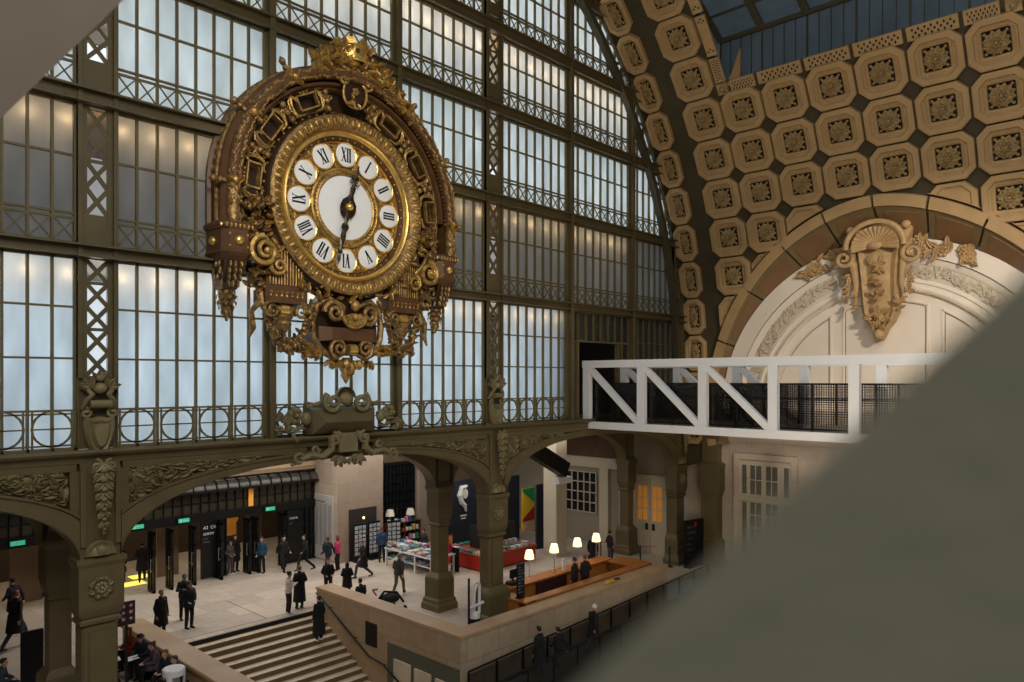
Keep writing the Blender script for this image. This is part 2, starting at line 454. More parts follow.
# horizontal beams
k = 0
for z0, z1 in [(12.28, 12.58), (16.0, 16.35), (19.42, 19.8), (22.45, 22.88), (25.5, 25.9), (28.4, 28.8)]:
    k += 1
    w = sempty('trim_%d' % k, '%s riveted iron beam across the glass gable wall' % ('lowest', 'second lowest', 'third from bottom', 'fourth from bottom', 'fifth from bottom', 'topmost')[k-1], 'beam', (1.73, YW, z0))
    b = MB(); xr = 34.2
    b.box(1.5, xr, YW-.16, YW+.25, z0, z1); b.box(1.5, xr, YW-.34, YW-.1, z1-.05, z1); b.box(1.5, xr, YW-.3, YW-.1, z0, z0+.04)
    b.build('beam_web', IRON, w)
    r = MB(); x = 1.7
    while x < xr:
        r.box(x-.02, x+.02, YW-.175, YW-.15, z0+.1, z0+.13); x += .23
    r.build('rivet_row', IRON, w)['kind'] = 'stuff'
# plain posts
for x in POSTS:
    if x in PILL or x < 1: continue
    k += 1
    w = sempty('trim_%d' % k, 'plain vertical iron post dividing the glass bays at %s' % {1.73: 'the far left edge', 10.93: 'the left flank of the clock', 15.53: 'the right flank of the clock', 24.73: 'the bridge doorway', 29.33: 'the right of the bridge doorway'}[x], 'post', (x, YW, 7.6))
    b = MB(); b.box(x-.12, x+.12, YW-.05, YW+.15, 7.6, 31); b.box(x-.05, x+.05, YW-.26, YW-.02, 7.6, 31); b.box(x-.09, x+.09, YW-.28, YW-.24, 7.6, 31)
    b.build('post_shaft', IRON, w)
# ------------------------------------------------------------------ main riveted pillars with lattice, cartouche, lower pillar
def lattice_pillar(x, where):
    w = thing('iron_pillar', 'tall olive iron pillar with pierced lattice and carved cartouche, %s' % where, 'pillar', (x, YW, 0), group=None)
    b = MB(); hw = .45
    for s in (-1, 1):
        b.box(x+s*hw, x+s*(hw-.22), YW-.12, YW-.02, 9.35, 31); b.box(x+s*hw-.03*s, x+s*hw, YW-.17, YW+.1, 7.6, 31)
        b.box(x+s*(hw-.05)-.05, x+s*(hw-.05)+.05, YW-.2, YW-.12, 9.35, 31)
    b.box(x-hw, x+hw, YW-.28, YW-.02, 7.31, 7.6)
    z = 9.4
    holes = []
    for (p, q) in TIERS:
        b.box(x-hw+.002, x+hw-.002, YW-.115, YW-.025, q-.05, q+.65)                      # beam crossing
        b.box(x-hw-.05, x+hw+.05, YW-.36, YW-.1, q-.02, q+.03)
        b.box(x-hw+.001, x+hw-.001, YW-.11, YW-.03, p+.3 if p>9 else 7.63, p+.75 if p > 9 else 9.4)   # solid plate under the lattice
        holes.append(((p+.75) if p > 9 else 9.4, q-.05))
    b.build('pillar_plate', IRON, w)
    l = MB()
    for (p, q) in holes:
        n = max(1, round((q-p)/.62)); h = (q-p)/n
        for i in range(n):
            za = p+i*h; zb = za+h
            l.bar((x-.25, YW-.09, za), (x+.25, YW-.09, zb), .1, .05, (0, 1, 0)); l.bar((x+.25, YW-.07, za), (x-.25, YW-.07, zb), .1, .05, (0, 1, 0))
            if i % 2 == 0 and i: l.box(x-.25, x+.25, YW-.1, YW-.05, za-.04, za+.04)
    l.build('lattice', IRON, w)
    r = MB()
    for s in (-1, 1):
        z = 9.5
        while z < 24: r.ball((x+s*.33, YW-.13, z), .018, 4, 3); z += .16
    r.build('rivet_row', IRON, w)['kind'] = 'stuff'
    # carved cartouche on the pillar
    c = MB(); y = YW-.18
    sh = [(-.05, 7.35), (-.18, 7.5), (-.3, 7.85), (-.36, 8.2), (-.34, 8.45), (-.2, 8.38), (0, 8.42), (.2, 8.38), (.34, 8.45), (.36, 8.2), (.3, 7.85), (.18, 7.5), (.05, 7.35)]
    rings = []
    for t, d in ((1., 0.), (.97, .12), (.78, .2), (.6, .16), (.45, .26)):
        rings.append([(x+px*t, y-d, 8.0+(pz-8.0)*t) for px, pz in sh])
    c.loft(rings)
    for s in (-1, 1):
        c.tube(spiral((x+s*.3, y-.05, 8.5), .13, 1.2, s, pi/2, .2, 12, y=.08), .045, 6)
        c.tube([(x+s*.36, y, 8.6), (x+s*.3, y-.12, 8.8), (x+s*.18, y-.15, 8.95), (x+s*.3, y-.1, 9.1), (x+s*.42, y-.02, 9.15)], [.05, .07, .07, .06, .03], 6)
        for a in (20, 60, 100): leaf(c, (x+s*.2, y-.1, 9.1), radians(a if s > 0 else 180-a), .3, .18, .1, 'y', .05)
        c.ball((x+s*.3, y-.1, 9.12), (.1, .1, .09), 7, 5)
    c.tube([(x-.24, y-.17, 8.72), (x+.24, y-.17, 8.72)], .1, 10); c.ball((x, y-.12, 9.1), (.17, .14, .14), 8, 6); c.ball((x, y-.1, 9.35), (.12, .1, .1), 8, 6)
    for a in (50, 90, 130): leaf(c, (x, y-.08, 9.3), radians(a), .26, .14, .08, 'y', .04)
    c.build('carved_cartouche', IRON2, w, True)
    # hanging ornament below the cornice
    g = MB(); rnd = random.Random(int(x*10)); z = 7.25
    for i in range(7):
        s = .3*(1-.09*i)
        for sg in (-1, 1):
            g.tube(spiral((x+sg*s*.55, YW-.55, z), s*.5, 1.1, sg, pi/2, .2, 10, y=.05), .04, 5)
            leaf(g, (x, YW-.55, z+.05), radians(-90+sg*50), s*1.2, s*.7, .1, 'y', .05)
        g.ball((x, YW-.58, z-.1), (s*.4, .08, s*.3), 7, 5)
        z -= .24
    g.ball((x, YW-.56, z+.05), .05, 6, 4)
    g.build('hanging_relief', IRON2, w, True)
    # lower pilaster, capital, shaft and plinth
    def lower(name):
        b = MB(); q = lambda a: YW+.17-a
        b.box(x-.45, x+.45, YW-.3, YW+.3, 5.02, 7.31)
        for sg in (-1, 1): b.box(x+sg*.45, x+sg*.33, YW-.37, YW-.31, 5.3, 7.2)
        b.build('pillar_block', IRON, w)
        cpt = MB(); R = lambda a, z: [(x+.03-a, q(a), z), (x+.03+a, q(a), z), (x+.03+a, YW+.32, z), (x+.03-a, YW+.32, z)]
        cpt.loft([R(.46, 5.03), R(.56, 4.98), R(.56, 4.88), R(.53, 4.82), R(.51, 4.76), R(.51, 3.8), R(.5, 3.72), R(.46, 3.58), R(.42, 3.52), R(.47, 3.47), R(.47, 3.4), R(.4, 3.35)])
        cpt.build('capital', IRON, w)
        sft = MB(); sft.bbox(x-.38, x+.44, q(.41), YW+.3, 1.35, 3.36, .05)
        sft.build('shaft', IRON, w)
        pn = MB(); pn.box(x-.22, x+.28, q(.41)-.025, q(.41)+.01, 1.6, 3.2); pn.build('shaft_panel', IRON, w)
        pl = MB(); pl.loft([R(.45, 1.5), R(.5, 1.42), R(.56, 1.3), R(.58, 1.2), R(.58, .5), R(.64, .42), R(.68, .3), R(.74, .22), R(.74, 0)])
        pl.build('plinth', IRON, w)
        rs = MB(); fy = q(.51)-.02
        flower(rs, (x, fy-.03, 4.27), .17, 8, 'y', .06); rs.lathe([(.17, 0), (.21, -.06), (.25, 0)], (x, fy, 4.27), 'y', 16, cap=False)
        for a in range(0, 360, 45): leaf(rs, (x+.15*cos(radians(a+22)), fy, 4.27+.15*sin(radians(a+22))), radians(a+22), .15, .16, .08)
        rs.build('rosette', IRON2, w, True)
        rs = MB(); fy = YW-.32
        rs.lathe([(.36, 0), (.33, -.1), (.24, -.05), (.16, -.12), (.0, -.14)], (x, fy, 5.06), 'y', 16, 0, pi, cap=False)
        rs.lathe([(.13, -.08), (.11, -.16), (.0, -.2)], (x, fy, 5.2), 'y', 12, cap=False)
        rs.build('shell_boss', IRON2, w, True)
    lower('front')
    return w
def back_column(x, yc, where):
    w = thing('iron_column', 'square olive iron column in the back row, %s' % where, 'column', (x, yc, 0))
    R = lambda a, z: [(x-a, yc-a, z), (x+a, yc-a, z), (x+a, yc+a, z), (x-a, yc+a, z)]
    c = MB(); c.loft([R(.3, 5.2), R(.42, 4.98), R(.42, 4.88), R(.37, 4.75), R(.37, 3.85), R(.32, 3.65), R(.28, 3.52), R(.31, 3.47), R(.31, 3.4), R(.26, 3.35)]); c.build('capital', IRON, w)
    b = MB(); b.box(x-.3, x+.3, yc-.28, yc+.28, 5.15, 6.95); b.build('column_head', IRON, w)
    s = MB(); s.bbox(x-.27, x+.27, yc-.27, yc+.27, 1.35, 3.36, .04); s.build('shaft', IRON, w)
    p = MB(); p.loft([R(.28, 1.5), R(.33, 1.42), R(.4, 1.3), R(.42, 1.2), R(.42, .5), R(.47, .42), R(.49, .3), R(.53, .22), R(.53, 0)]); p.build('plinth', IRON, w)
lattice_pillar(6.33, 'left of the clock'); lattice_pillar(20.13, 'right of the clock')
lattice_pillar(33.5, 'far right beyond the white bridge')
back_column(6.33, 23.0, 'in shadow behind the left pillar'); back_column(20.13, 23.0, 'on the shop floor behind the pillar right of the clock'); back_column(33.45, 23.0, 'in the dim corner beside the yellow-lit door')

# ------------------------------------------------------------------ sill beam and arches
def arch_z(x, xa, xb, zs, zc):
    """shallow basket arch"""
    c = (xa+xb)/2; h = (xb-xa)/2; t = min(1, abs(x-c)/h)
    return zs+(zc-zs)*(1-t**2.6)**(1/2.0)
sb = sempty('trim_20', 'moulded iron sill cornice running under the lowest windows', 'cornice', (0, YW, 7.4))
b = MB(); prof = [(YW-.12, 7.62), (YW-.42, 7.62), (YW-.48, 7.56), (YW-.44, 7.5), (YW-.32, 7.44), (YW-.3, 7.3), (YW+.4, 7.3), (YW+.4, 7.62)]
b.loft([[(1.4, y, z) for y, z in prof], [(34.2, y, z) for y, z in prof]])
b.build('sill_moulding', IRON, sb)
ARCH = [(-6.97, 5.87, 'left of the left pillar', 'A'), (6.8, 19.66, 'beneath the clock', 'B'), (20.6, 33.0, 'beneath the white bridge', 'C')]
for xa, xb, nm, _ in ARCH:
    w = thing('iron_arch', 'wide shallow iron arch with carved foliage spandrels, %s' % nm, 'arch', ((xa+xb)/2, YW, 5.0))
    xs = [xa+(xb-xa)*(.5-.5*cos(pi*i/48)) for i in range(49)]
    lo = [arch_z(x, xa, xb, 4.98, 6.9) for x in xs]
    up = [min(7.28, arch_z(x, xa-.3, xb+.3, 5.5, 7.12)) for x in xs]
    for yc, d0, d1, rows in ((YW, -.16, .35, 1), (23.0, -.3, .3, 0)):
        b = MB()      # spandrel plate, full height from intrados to cornice
        rings = [[(x, yc+d0, lo[i]), (x, yc+d0, 7.32), (x, yc+d1, 7.32), (x, yc+d1, lo[i])] for i, x in enumerate(xs)]
        b.loft(rings); b.build('spandrel_plate', IRON, w)
    b = MB()
    rings = [[(x, YW-.36, lo[i]), (x, YW-.36, lo[i]+(up[i]-lo[i])*.86), (x, YW-.3, up[i]), (x, YW-.1, up[i]), (x, YW-.1, lo[i])] for i, x in enumerate(xs)]
    b.loft(rings); b.build('arch_rim', IRON, w)
    b = MB()
    rings = [[(x, YW-.38, lo[i]+.02), (x, YW-.38, lo[i]+.07), (x, YW-.3, lo[i]+.07), (x, YW-.3, lo[i]+.02)] for i, x in enumerate(xs)]
    b.loft(rings); rings = [[(x, YW-.4, up[i]-.05), (x, YW-.4, up[i]+.01), (x, YW-.2, up[i]+.04), (x, YW-.2, up[i]-.05)] for i, x in enumerate(xs)]
    b.loft(rings); b.build('rim_bead', IRON, w)
    # panel frame and relief in both spandrels
    for s in (0, 1):
        if _ == 'A' and s == 0: continue
        X = (lambda u: xa+u) if s == 0 else (lambda u: xb-u)
        fr = MB(); fr.box(X(-.25), X(.2), YW-.295, YW-.17, 5.6, 7.115); fr.box(X(.05), X(5.2), YW-.3, YW-.17, 7.12, 7.29)
        fr.build('spandrel_frame', IRON, w)
        rel = MB(); rnd = random.Random(5+s+int(xa))
        def inside(x, z):
            u = (x-xa) if s == 0 else (xb-x)
            return .24 < u < 4.6 and z < 7.12 and z > min(7.28, arch_z(x, xa-.3, xb+.3, 5.5, 7.12))+.04
        p, q = sorted((X(.24), X(4.6)))
        foliage(rel, inside, p, q, 5.8, 7.12, YW-.18, 230, .4, rnd, 'y', .24)
        rel.build('foliage_relief', IRON2, w, True)
# beam soffit between front and back colonnade (structure over the arcade)
b = MB(); b.box(1.4, 34.3, YW+.3, 23.3, 7.0, 7.3); struct(b.build('trim_21', IROND), 'dark iron floor beam zone over the arcade', 'beam')

# sill ornament under the clock: faceted block with scrolls
w = thing('cornice_ornament', 'carved olive scroll ornament with faceted block on the sill under the clock', 'ornament', (13.24, YW-.5, 7.0))
b = MB(); cx = 13.24; y0 = YW-.45
b.loft([[(cx-1.2, YW-.1, 7.64), (cx+1.2, YW-.1, 7.64), (cx+1.2, YW-.1, 8.5), (cx-1.2, YW-.1, 8.5)], [(cx-1.12, y0, 7.68), (cx+1.12, y0, 7.68), (cx+1.12, y0, 8.42), (cx-1.12, y0, 8.42)],
        [(cx-.85, y0-.28, 8.02), (cx+.85, y0-.28, 8.02), (cx+.85, y0-.28, 8.06), (cx-.85, y0-.28, 8.06)]])
b.build('faceted_block', IRON, w)
b = MB()
for s in (-1, 1):
    b.tube(spiral((cx+s*.52, y0-.1, 8.62), .3, 1.6, -s, pi/2-s*.6, .15, 26, y=.12), [.1*(1-.4*i/26) for i in range(27)], 8)
    b.tube([(cx+s*.8, y0, 8.62), (cx+s*1.1, y0, 8.56), (cx+s*1.4, y0+.05, 8.66)], [.08, .06, .03], 7)
b.lathe([(.34, .0), (.34, .14), (.3, .22), (.1, .24)], (cx, y0-.1, 8.75), 'y', 16, 0, pi, cap=False)
b.ball((cx, y0-.05, 8.72), (.26, .16, .2), 12, 8)
b.build('scroll_crest', IRON2, w, True)
b = MB(); rnd = random.Random(3)
for s in (-1, 1):
    flower(b, (cx+s*1.7, y0+.05, 8.25), .28, 7, 'y', .12); b.ball((cx+s*1.35, y0, 8.15), (.16, .14, .2), 8, 6)
    for i in range(16):
        leaf(b, (cx+s*rnd.uniform(1.3, 2.1), y0+rnd.uniform(0, .15), rnd.uniform(7.7, 8.3)), rnd.uniform(0, 6.28), .32, .18, .1, 'y', .08)
    flower(b, (cx+s*2.2, y0+.02, 7.85), .15, 6, 'y', .1)
bsplit(b, 'flower_cluster', IRON2, w, 0, cx)
b = MB(); yy = YW-.6
for s in (-1, 1):
    pts = [(cx+s*.3, yy, 7.66), (cx+s*.62, yy-.05, 7.5), (cx+s*.6, yy-.05, 7.22), (cx+s*.9, yy, 7.0), (cx+s*1.3, yy, 7.08), (cx+s*1.6, yy, 6.98), (cx+s*1.9, yy+.05, 6.82)]
    b.tube(pts, [.12, .13, .12, .11, .1, .09, .05], 8)
    b.tube(spiral((cx+s*.55, yy-.08, 7.52), .2, 1.4, s, pi/2, .15, 18, y=.1), .055, 7)
    b.tube(spiral((cx+s*1.7, yy-.02, 6.98), .2, 1.3, -s, 0, .15, 16, y=.08), .05, 6)
    b.tube(spiral((cx+s*1.15, yy-.02, 7.25), .15, 1.2, s, 0, .15, 14, y=.06), .045, 6)
    for a in (200, 240, 280, 320): leaf(b, (cx+s*.35, yy-.05, 6.98), radians(a), .34, .2, .1, 'y', .08)
b.box(cx-.34, cx+.34, yy-.06, yy+.2, 7.1, 7.68)
for i in range(7): b.ball((cx+(i-3)*.15, yy-.08, 6.9-.03*(3-abs(i-3))), (.07, .07, .12), 6, 5)
b.build('scroll_bracket', IRON2, w, True)

# ------------------------------------------------------------------ vault
VX, VZ, VR = 12.58, 9.47, 21.83
def V(Y, ang, h=0.):
    return (VX+(VR-h)*cos(ang), Y, VZ+(VR-h)*sin(ang))
AC_Y, AC_Z = 10.35, 7.9          # big side arch centre
def r_in(phi): return 7.8+1.0*(1-sqrt(sin(phi)**2+.012)) if abs(phi) < pi/2 else 7.8
def r_out(phi): return r_in(phi)+.52
vault = sempty('ceiling', 'coffered barrel vault in dark olive paint with tan coffers', 'ceiling', (VX, 10, VZ))
def zpol(Y, ang):
    z = VZ+VR*sin(ang); d = sqrt((Y-AC_Y)**2+(z-AC_Z)**2); phi = atan2(Y-AC_Y, z-AC_Z); return d, phi, z
# base surface with the side arch cut away: bands above and beside the arch
def ang_of_z(z): return math.asin(max(-.99, min(.99, (z-VZ)/VR)))
def ring_pt(phi, r, h=0.):
    Y = AC_Y+r*sin(phi); z = AC_Z+r*cos(phi); return V(Y, ang_of_z(z), h)
b = MB(); NP = 72
A_TOP = radians(36.3)
# region between arch and skylight: radial lofting from arch curve out to a rectangle (Y .. , angle ..)
def outer_pt(phi, YA=.0, YB=20.0, AT=A_TOP, AB=radians(-13)):
    # intersect direction phi with rectangle, in (Y, z) space
    zt = VZ+VR*sin(AT); zb = VZ+VR*sin(AB); dy, dz = sin(phi), cos(phi); t = 1e9
    if dy > 1e-6: t = min(t, (YB-AC_Y)/dy)
    if dy < -1e-6: t = min(t, (YA-AC_Y)/dy)
    if dz > 1e-6: t = min(t, (zt-AC_Z)/dz)
    if dz < -1e-6: t = min(t, (zb-AC_Z)/dz)
    return t
phis = sorted([radians(-108+216*i/NP) for i in range(NP+1)]+[atan2(20-AC_Y, VZ+VR*sin(A_TOP)-AC_Z), atan2(0-AC_Y, VZ+VR*sin(A_TOP)-AC_Z), ])
def r_arch(phi): return r_out(phi) if abs(phi) < pi/2 else 8.32/max(.2, abs(sin(phi)))
rings = []
NR = 14
for phi in phis:
    r0 = r_arch(phi); r1 = max(outer_pt(phi), r0+.01); rings.append([ring_pt(phi, r0+(r1-r0)*j/NR) for j in range(NR+1)])
b.loft(rings, closed=False, cap=False)
# transverse rib running over the nave beside the gable wall
AE = radians(100)
for (ya, yb) in ((15.95, 20.0),):
    N = 40; rr = [[V(ya, A_TOP+(AE-A_TOP)*i/N), V(yb, A_TOP+(AE-A_TOP)*i/N)] for i in range(N+1)]
    b.loft(rr, closed=False, cap=False)
N = 40; rr = [[V(15.95, A_TOP+(AE-A_TOP)*i/N), V(15.95, A_TOP+(AE-A_TOP)*i/N, -.5)] for i in range(N+1)]; b.loft(rr, closed=False, cap=False)
N = 40; rr = [[V(4.7, A_TOP+(AE-A_TOP)*i/N), V(0, A_TOP+(AE-A_TOP)*i/N)] for i in range(N+1)]; b.loft(rr, closed=False, cap=False)
vb = b.build('vault_shell', VAULTD, vault, True)
b = MB(); N = 60      # iron edge rib between glass wall and vault
for rr_, w_, y0_, y1_ in ((21.78, .2, YW-.12, YW+.1),):
    R0 = rr_-w_; rings = []
    for i in range(N+1):
        a = radians(-8+110*i/N); rings.append([(VX+R0*cos(a), y0_, VZ+R0*sin(a)), (VX+rr_*cos(a), y0_, VZ+rr_*sin(a)), (VX+rr_*cos(a), y1_, VZ+rr_*sin(a)), (VX+R0*cos(a), y1_, VZ+R0*sin(a))])
    b.loft(rings)
R1 = 20.52; rings = []
for i in range(N+1):
    a = radians(-8+110*i/N); rings.append([(VX+(R1-.14)*cos(a), YW-.45, VZ+(R1-.14)*sin(a)), (VX+(R1+.14)*cos(a), YW-.45, VZ+(R1+.14)*sin(a)), (VX+(R1+.14)*cos(a), YW-.15, VZ+(R1+.14)*sin(a)), (VX+(R1-.14)*cos(a), YW-.15, VZ+(R1-.14)*sin(a))])
b.loft(rings)
for i in range(26):
    a = radians(-4+4*i); c_ = 1 if i % 2 else -1
    b.bar((VX+(R1)*cos(a), YW-.2, VZ+R1*sin(a)), (VX+21.4*cos(a+c_*.03), YW-.06, VZ+21.4*sin(a+c_*.03)), .09)
rib = sempty('trim_22', 'curved double iron arch rib where the vault meets the glass wall', 'arch rib', (VX, YW, VZ)); b.build('rib_bars', IROND, rib)

# coffer prototype built at angle 0, y = 0 ; local origin is the vault axis
def coffer_proto(hw, hs, ch, name, iw, isz):
    def P(y, s, h): a = s/VR; return ((VR-h)*cos(a), y, (VR-h)*sin(a))
    def oct_(w, s, c, h):
        return [P(*p, h) for p in [(-w+c, -s), (w-c, -s), (w, -s+c), (w, s-c), (w-c, s), (-w+c, s), (-w, s-c), (-w, -s+c)]]
    b = MB()
    b.loft([oct_(hw, hs, ch, -.02), oct_(hw, hs, ch, .2), oct_(hw-.04, hs-.04, ch, .23), oct_(hw*.77, hs*.77, ch*.75, .23), oct_(hw*.72, hs*.72, ch*.7, .15), oct_(iw+.08, isz+.08, .1, .12), oct_(iw+.04, isz+.04, .05, .1), oct_(iw, isz, .03, .02)], cap=False)
    # dentils round the inner edge
    for sgn in (-1, 1):
        n = int(hw*.68*2/.12)
        for i in range(n):
            y = -hw*.62+(i+.5)*2*hw*.62/n; p = P(y, sgn*(isz+.15), .14); b.box(p[0]-.03, p[0]+.03, p[1]-.028, p[1]+.028, p[2]-.03, p[2]+.03)
        n = int(hs*.68*2/.12)
        for i in range(n):
            s = -hs*.6+(i+.5)*2*hs*.6/n; p = P(sgn*(iw+.13), s, .14); b.box(p[0]-.03, p[0]+.03, p[1]-.03, p[1]+.03, p[2]-.028, p[2]+.028)
    o = b.build(name, TAN, None)
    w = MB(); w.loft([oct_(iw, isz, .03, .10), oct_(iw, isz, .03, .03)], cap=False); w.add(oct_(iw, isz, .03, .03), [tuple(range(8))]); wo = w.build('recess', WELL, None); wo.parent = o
    r = MB(); k = 8 if iw == isz else 6
    def leafp(a, L, wd, h0, h1):
        rows = []
        for i in range(5):
            t = i/4; ww = wd*sin(pi*(.15+.75*t)); d = .06+L*t; hh = h0+(h1-h0)*sin(pi*t*.8)
            rr = []
            for q, hq in ((-1, 0), (-.45, .035), (0, .01), (.45, .035), (1, 0)):
                y = (d*cos(a)-q*ww/2*sin(a))*iw/.40; s = (d*sin(a)+q*ww/2*cos(a))*isz/.40
                rr.append(P(y, s, hh+hq))
            rows.append(rr)
        r.loft(rows, closed=False, cap=False)
    for i in range(12): leafp(2*pi*(i+.5)/12, .36, .19, .07, .13)
    for i in range(12): leafp(2*pi*i/12, .31, .14, .1, .2)
    for i in range(7): leafp(2*pi*(i+.5)/7, .12, .11, .16, .26)
    p = P(0, 0, .18); r.ball(p, (.06, .07*iw/.4, .07*isz/.4), 8, 6)
    for sy in (-1, 1):
        for ss in (-1, 1):
            p = P(sy*iw*.82, ss*isz*.82, .09); r.ball(p, (.05, .06, .06), 6, 4)
    ro = r.build('rosette', TAN2, None, True); ro.parent = o
    return o
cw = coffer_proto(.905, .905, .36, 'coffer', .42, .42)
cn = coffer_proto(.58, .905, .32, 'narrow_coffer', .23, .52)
first = {'w': True, 'n': True}
def put(proto, key, Y, ang):
    if first[key]: o = proto; first[key] = False
    else: o = proto.copy(); COL.objects.link(o)
    if o is not proto:
        for ch in list(proto.children):
            c = ch.copy(); COL.objects.link(c); c.parent = o
    o.parent = vault; o.location = (0, Y-10, 0); o.rotation_euler = (0, -ang, 0)
    return o
ROWS = [3.15+4.93*k for k in range(-2, 19)]
CY = [16.96-1.9*i for i in range(9)]
def poly_clip(Y, ang, hw=.89, hs=.89, ch=.42):
    """octagon pushed outside the arch band; returns list of (Y, ang) and the share cut"""
    P = [(-hw+ch, -hs), (hw-ch, -hs), (hw, -hs+ch), (hw, hs-ch), (hw-ch, hs), (-hw+ch, hs), (-hw, hs-ch), (-hw, -hs+ch)]
    D = []
    for i in range(8):
        a, c = P[i], P[(i+1) % 8]
        for j in range(8): t = j/8; D.append((Y+a[0]+(c[0]-a[0])*t, ang+(a[1]+(c[1]-a[1])*t)/VR))
    out = []; cut = 0
    for (y, a) in D:
        d, phi, z = zpol(y, a); lim = r_arch(phi)+.06 if abs(phi) < pi/2 else 99 if abs(y-AC_Y) < 8.4 else 0
        if d < lim: cut += 1; y = AC_Y+lim*sin(phi); a = ang_of_z(min(VZ+VR*.99, AC_Z+lim*cos(phi)))
        out.append((y, a))
    return out, cut/len(D)
for k, rd in enumerate(ROWS):
    a = radians(rd)
    if k < 20 and rd < 95: put(cn, 'n', 19.3, a)
    for j, Y in enumerate(CY):
        if rd > 34 and j > 0: break
        pl, cut = poly_clip(Y, a)
        if cut < .3: put(cw, 'w', Y, a)
        elif cut < .9:
            c, _ = poly_clip(Y, a)
            cyy = sum(p[0] for p in c)/len(c); ca = sum(p[1] for p in c)/len(c)
            if max(p[1] for p in c)-min(p[1] for p in c) < .012 or max(p[0] for p in c)-min(p[0] for p in c) < .25: continue
            b = MB(); sh = lambda f, h: [V(cyy+(p[0]-cyy)*f, ca+(p[1]-ca)*f, h) for p in c]
            b.loft([sh(1, -.02), sh(1, .22), sh(.72, .22), sh(.68, .14)], cap=False); b.add(sh(.68, .14), [tuple(range(len(c)))])
            b.build('cut_coffer', TAN, vault)
# tan band and brown soffit panels round the big side arch
XT = 34.5
CUTS = [-104, -86, -66, -46, -28, -13.5, 0, 13.5, 28, 46, 66, 86, 104]
for i in range(len(CUTS)-1):
    p0, p1 = radians(CUTS[i])+.006, radians(CUTS[i+1])-.006
    if abs(CUTS[i]) > 90 and abs(CUTS[i+1]) > 90: continue
    b = MB(); rings = []; b2 = MB(); rings2 = []; b3 = MB(); rings3 = []; n = 8
    for j in range(n+1):
        phi = p0+(p1-p0)*j/n
        rings.append([ring_pt(phi, r_in(phi)+.03, .26), ring_pt(phi, r_out(phi)-.04, .26), ring_pt(phi, r_out(phi)-.04, -.02), ring_pt(phi, r_in(phi)+.03, -.02)])
        A = Vector(ring_pt(phi, r_in(phi), .16)); Bq = Vector((XT-.02, AC_Y+7.42*sin(phi), AC_Z+7.42*cos(phi)))
        out = Vector((0, sin(phi), cos(phi)))
        rings2.append([A, Bq, Bq+out*.12, A+out*.02])
    b.loft(rings); b.build('arch_band_panel', TAN, vault)
    b2.loft(rings2); b2.build('soffit_panel', BROWNP2, vault)
    q0, q1 = p0+.035, p1-.035
    for j in range(n+1):
        phi = q0+(q1-q0)*j/n
        A = Vector(ring_pt(phi, r_in(phi), .16)); Bq = Vector((XT-.02, AC_Y+7.42*sin(phi), AC_Z+7.42*cos(phi))); out = Vector((0, sin(phi), cos(phi)))
        A2 = A.lerp(Bq, .14)-out*.04; B2 = A.lerp(Bq, .86)-out*.04
        rings3.append([A2, B2, B2+out*.03, A2+out*.03])
    b3.loft(rings3); b3.build('soffit_inset', BROWNP, vault)
b = MB(); rings = []
for j in range(73):
    phi = radians(-90+180*j/72); rings.append([ring_pt(phi, r_in(phi)-.02, .1), ring_pt(phi, r_arch(phi)+.01, .0), ring_pt(phi, r_arch(phi)+.01, -.15), (XT+.05, AC_Y+7.6*sin(phi), AC_Z+7.6*cos(phi))])
b.loft(rings); b.build('arch_backing', VAULTD, vault)
# lattice strips along the skylight
def strip(p0, p1, along):     # p=(Y, ang)
    b = MB(); d = MB()
    if along == 'y':
        ya, yb = p0[0], p1[0]; a0, a1 = p0[1], p1[1]
        q = lambda u, v, h: V(ya+(yb-ya)*u, a0+(a1-a0)*v, h)
    else:
        q = lambda u, v, h: V(p0[0]+(p1[0]-p0[0])*v, p0[1]+(p1[1]-p0[1])*u, h)
    b.loft([[q(0, 0, 0), q(1, 0, 0), q(1, 1, 0), q(0, 1, 0)], [q(0, 0, .12), q(1, 0, .12), q(1, 1, .12), q(0, 1, .12)]]); b.build('lattice_strip', TAN, vault)
    n = 7 if along == 'y' else 8
    for i in range(n):
        for j, v in enumerate((.26, .5, .74)):
            u = .06+(i+.5+(.5 if j == 1 else 0))*.86/(n); c = Vector(q(min(u, .95), v, .125)); e = Vector(q(min(u, .95)+.028, v, .125))-c; g = Vector(q(min(u, .95), v+.13, .125))-c
            d.loft([[c-e, c-g, c+e, c+g], [c-e*.9-e*0+Vector((-.004, 0, -.004)), c-g+Vector((-.004, 0, -.004)), c+e+Vector((-.004, 0, -.004)), c+g+Vector((-.004, 0, -.004))]])
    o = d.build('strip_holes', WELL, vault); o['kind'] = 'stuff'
aS0, aS1 = radians(34.95), radians(36.3)
Y = 15.2; i = 0
for ya, yb in ((15.35, 14.25), (14.1, 12.25), (12.1, 10.35), (10.2, 8.45), (8.3, 6.6), (6.45, 5.35)):
    strip((ya, aS0), (yb, aS1), 'y')
for k in range(9):
    if k == 0: a0_, a1_ = 36.4, 39.2
    else: a0_, a1_ = 39.5+(k-1)*4.93, 44.1+(k-1)*4.93
    strip((15.95, radians(a0_)), (15.5, radians(a1_)), 'a')
for Yc in (15.73, 4.95):
    b = MB(); q = lambda u, v, h: V(Yc+u*.24, radians(35.6)+v*.25/VR, h)
    b.loft([[q(*p, 0) for p in ((-1, -1), (1, -1), (1, 1), (-1, 1))], [q(*p, .14) for p in ((-1, -1), (1, -1), (1, 1), (-1, 1))], [q(*p, .1) for p in ((-.7, -.7), (.7, -.7), (.7, .7), (-.7, .7))]])
    b.ball(q(0, 0, .14), (.1, .1, .1), 8, 6)
    for i in range(6): b.ball(q(.42*cos(i*pi/3), .42*sin(i*pi/3), .13), .05, 6, 4)
    b.build('corner_rosette', TAN2, vault, True)

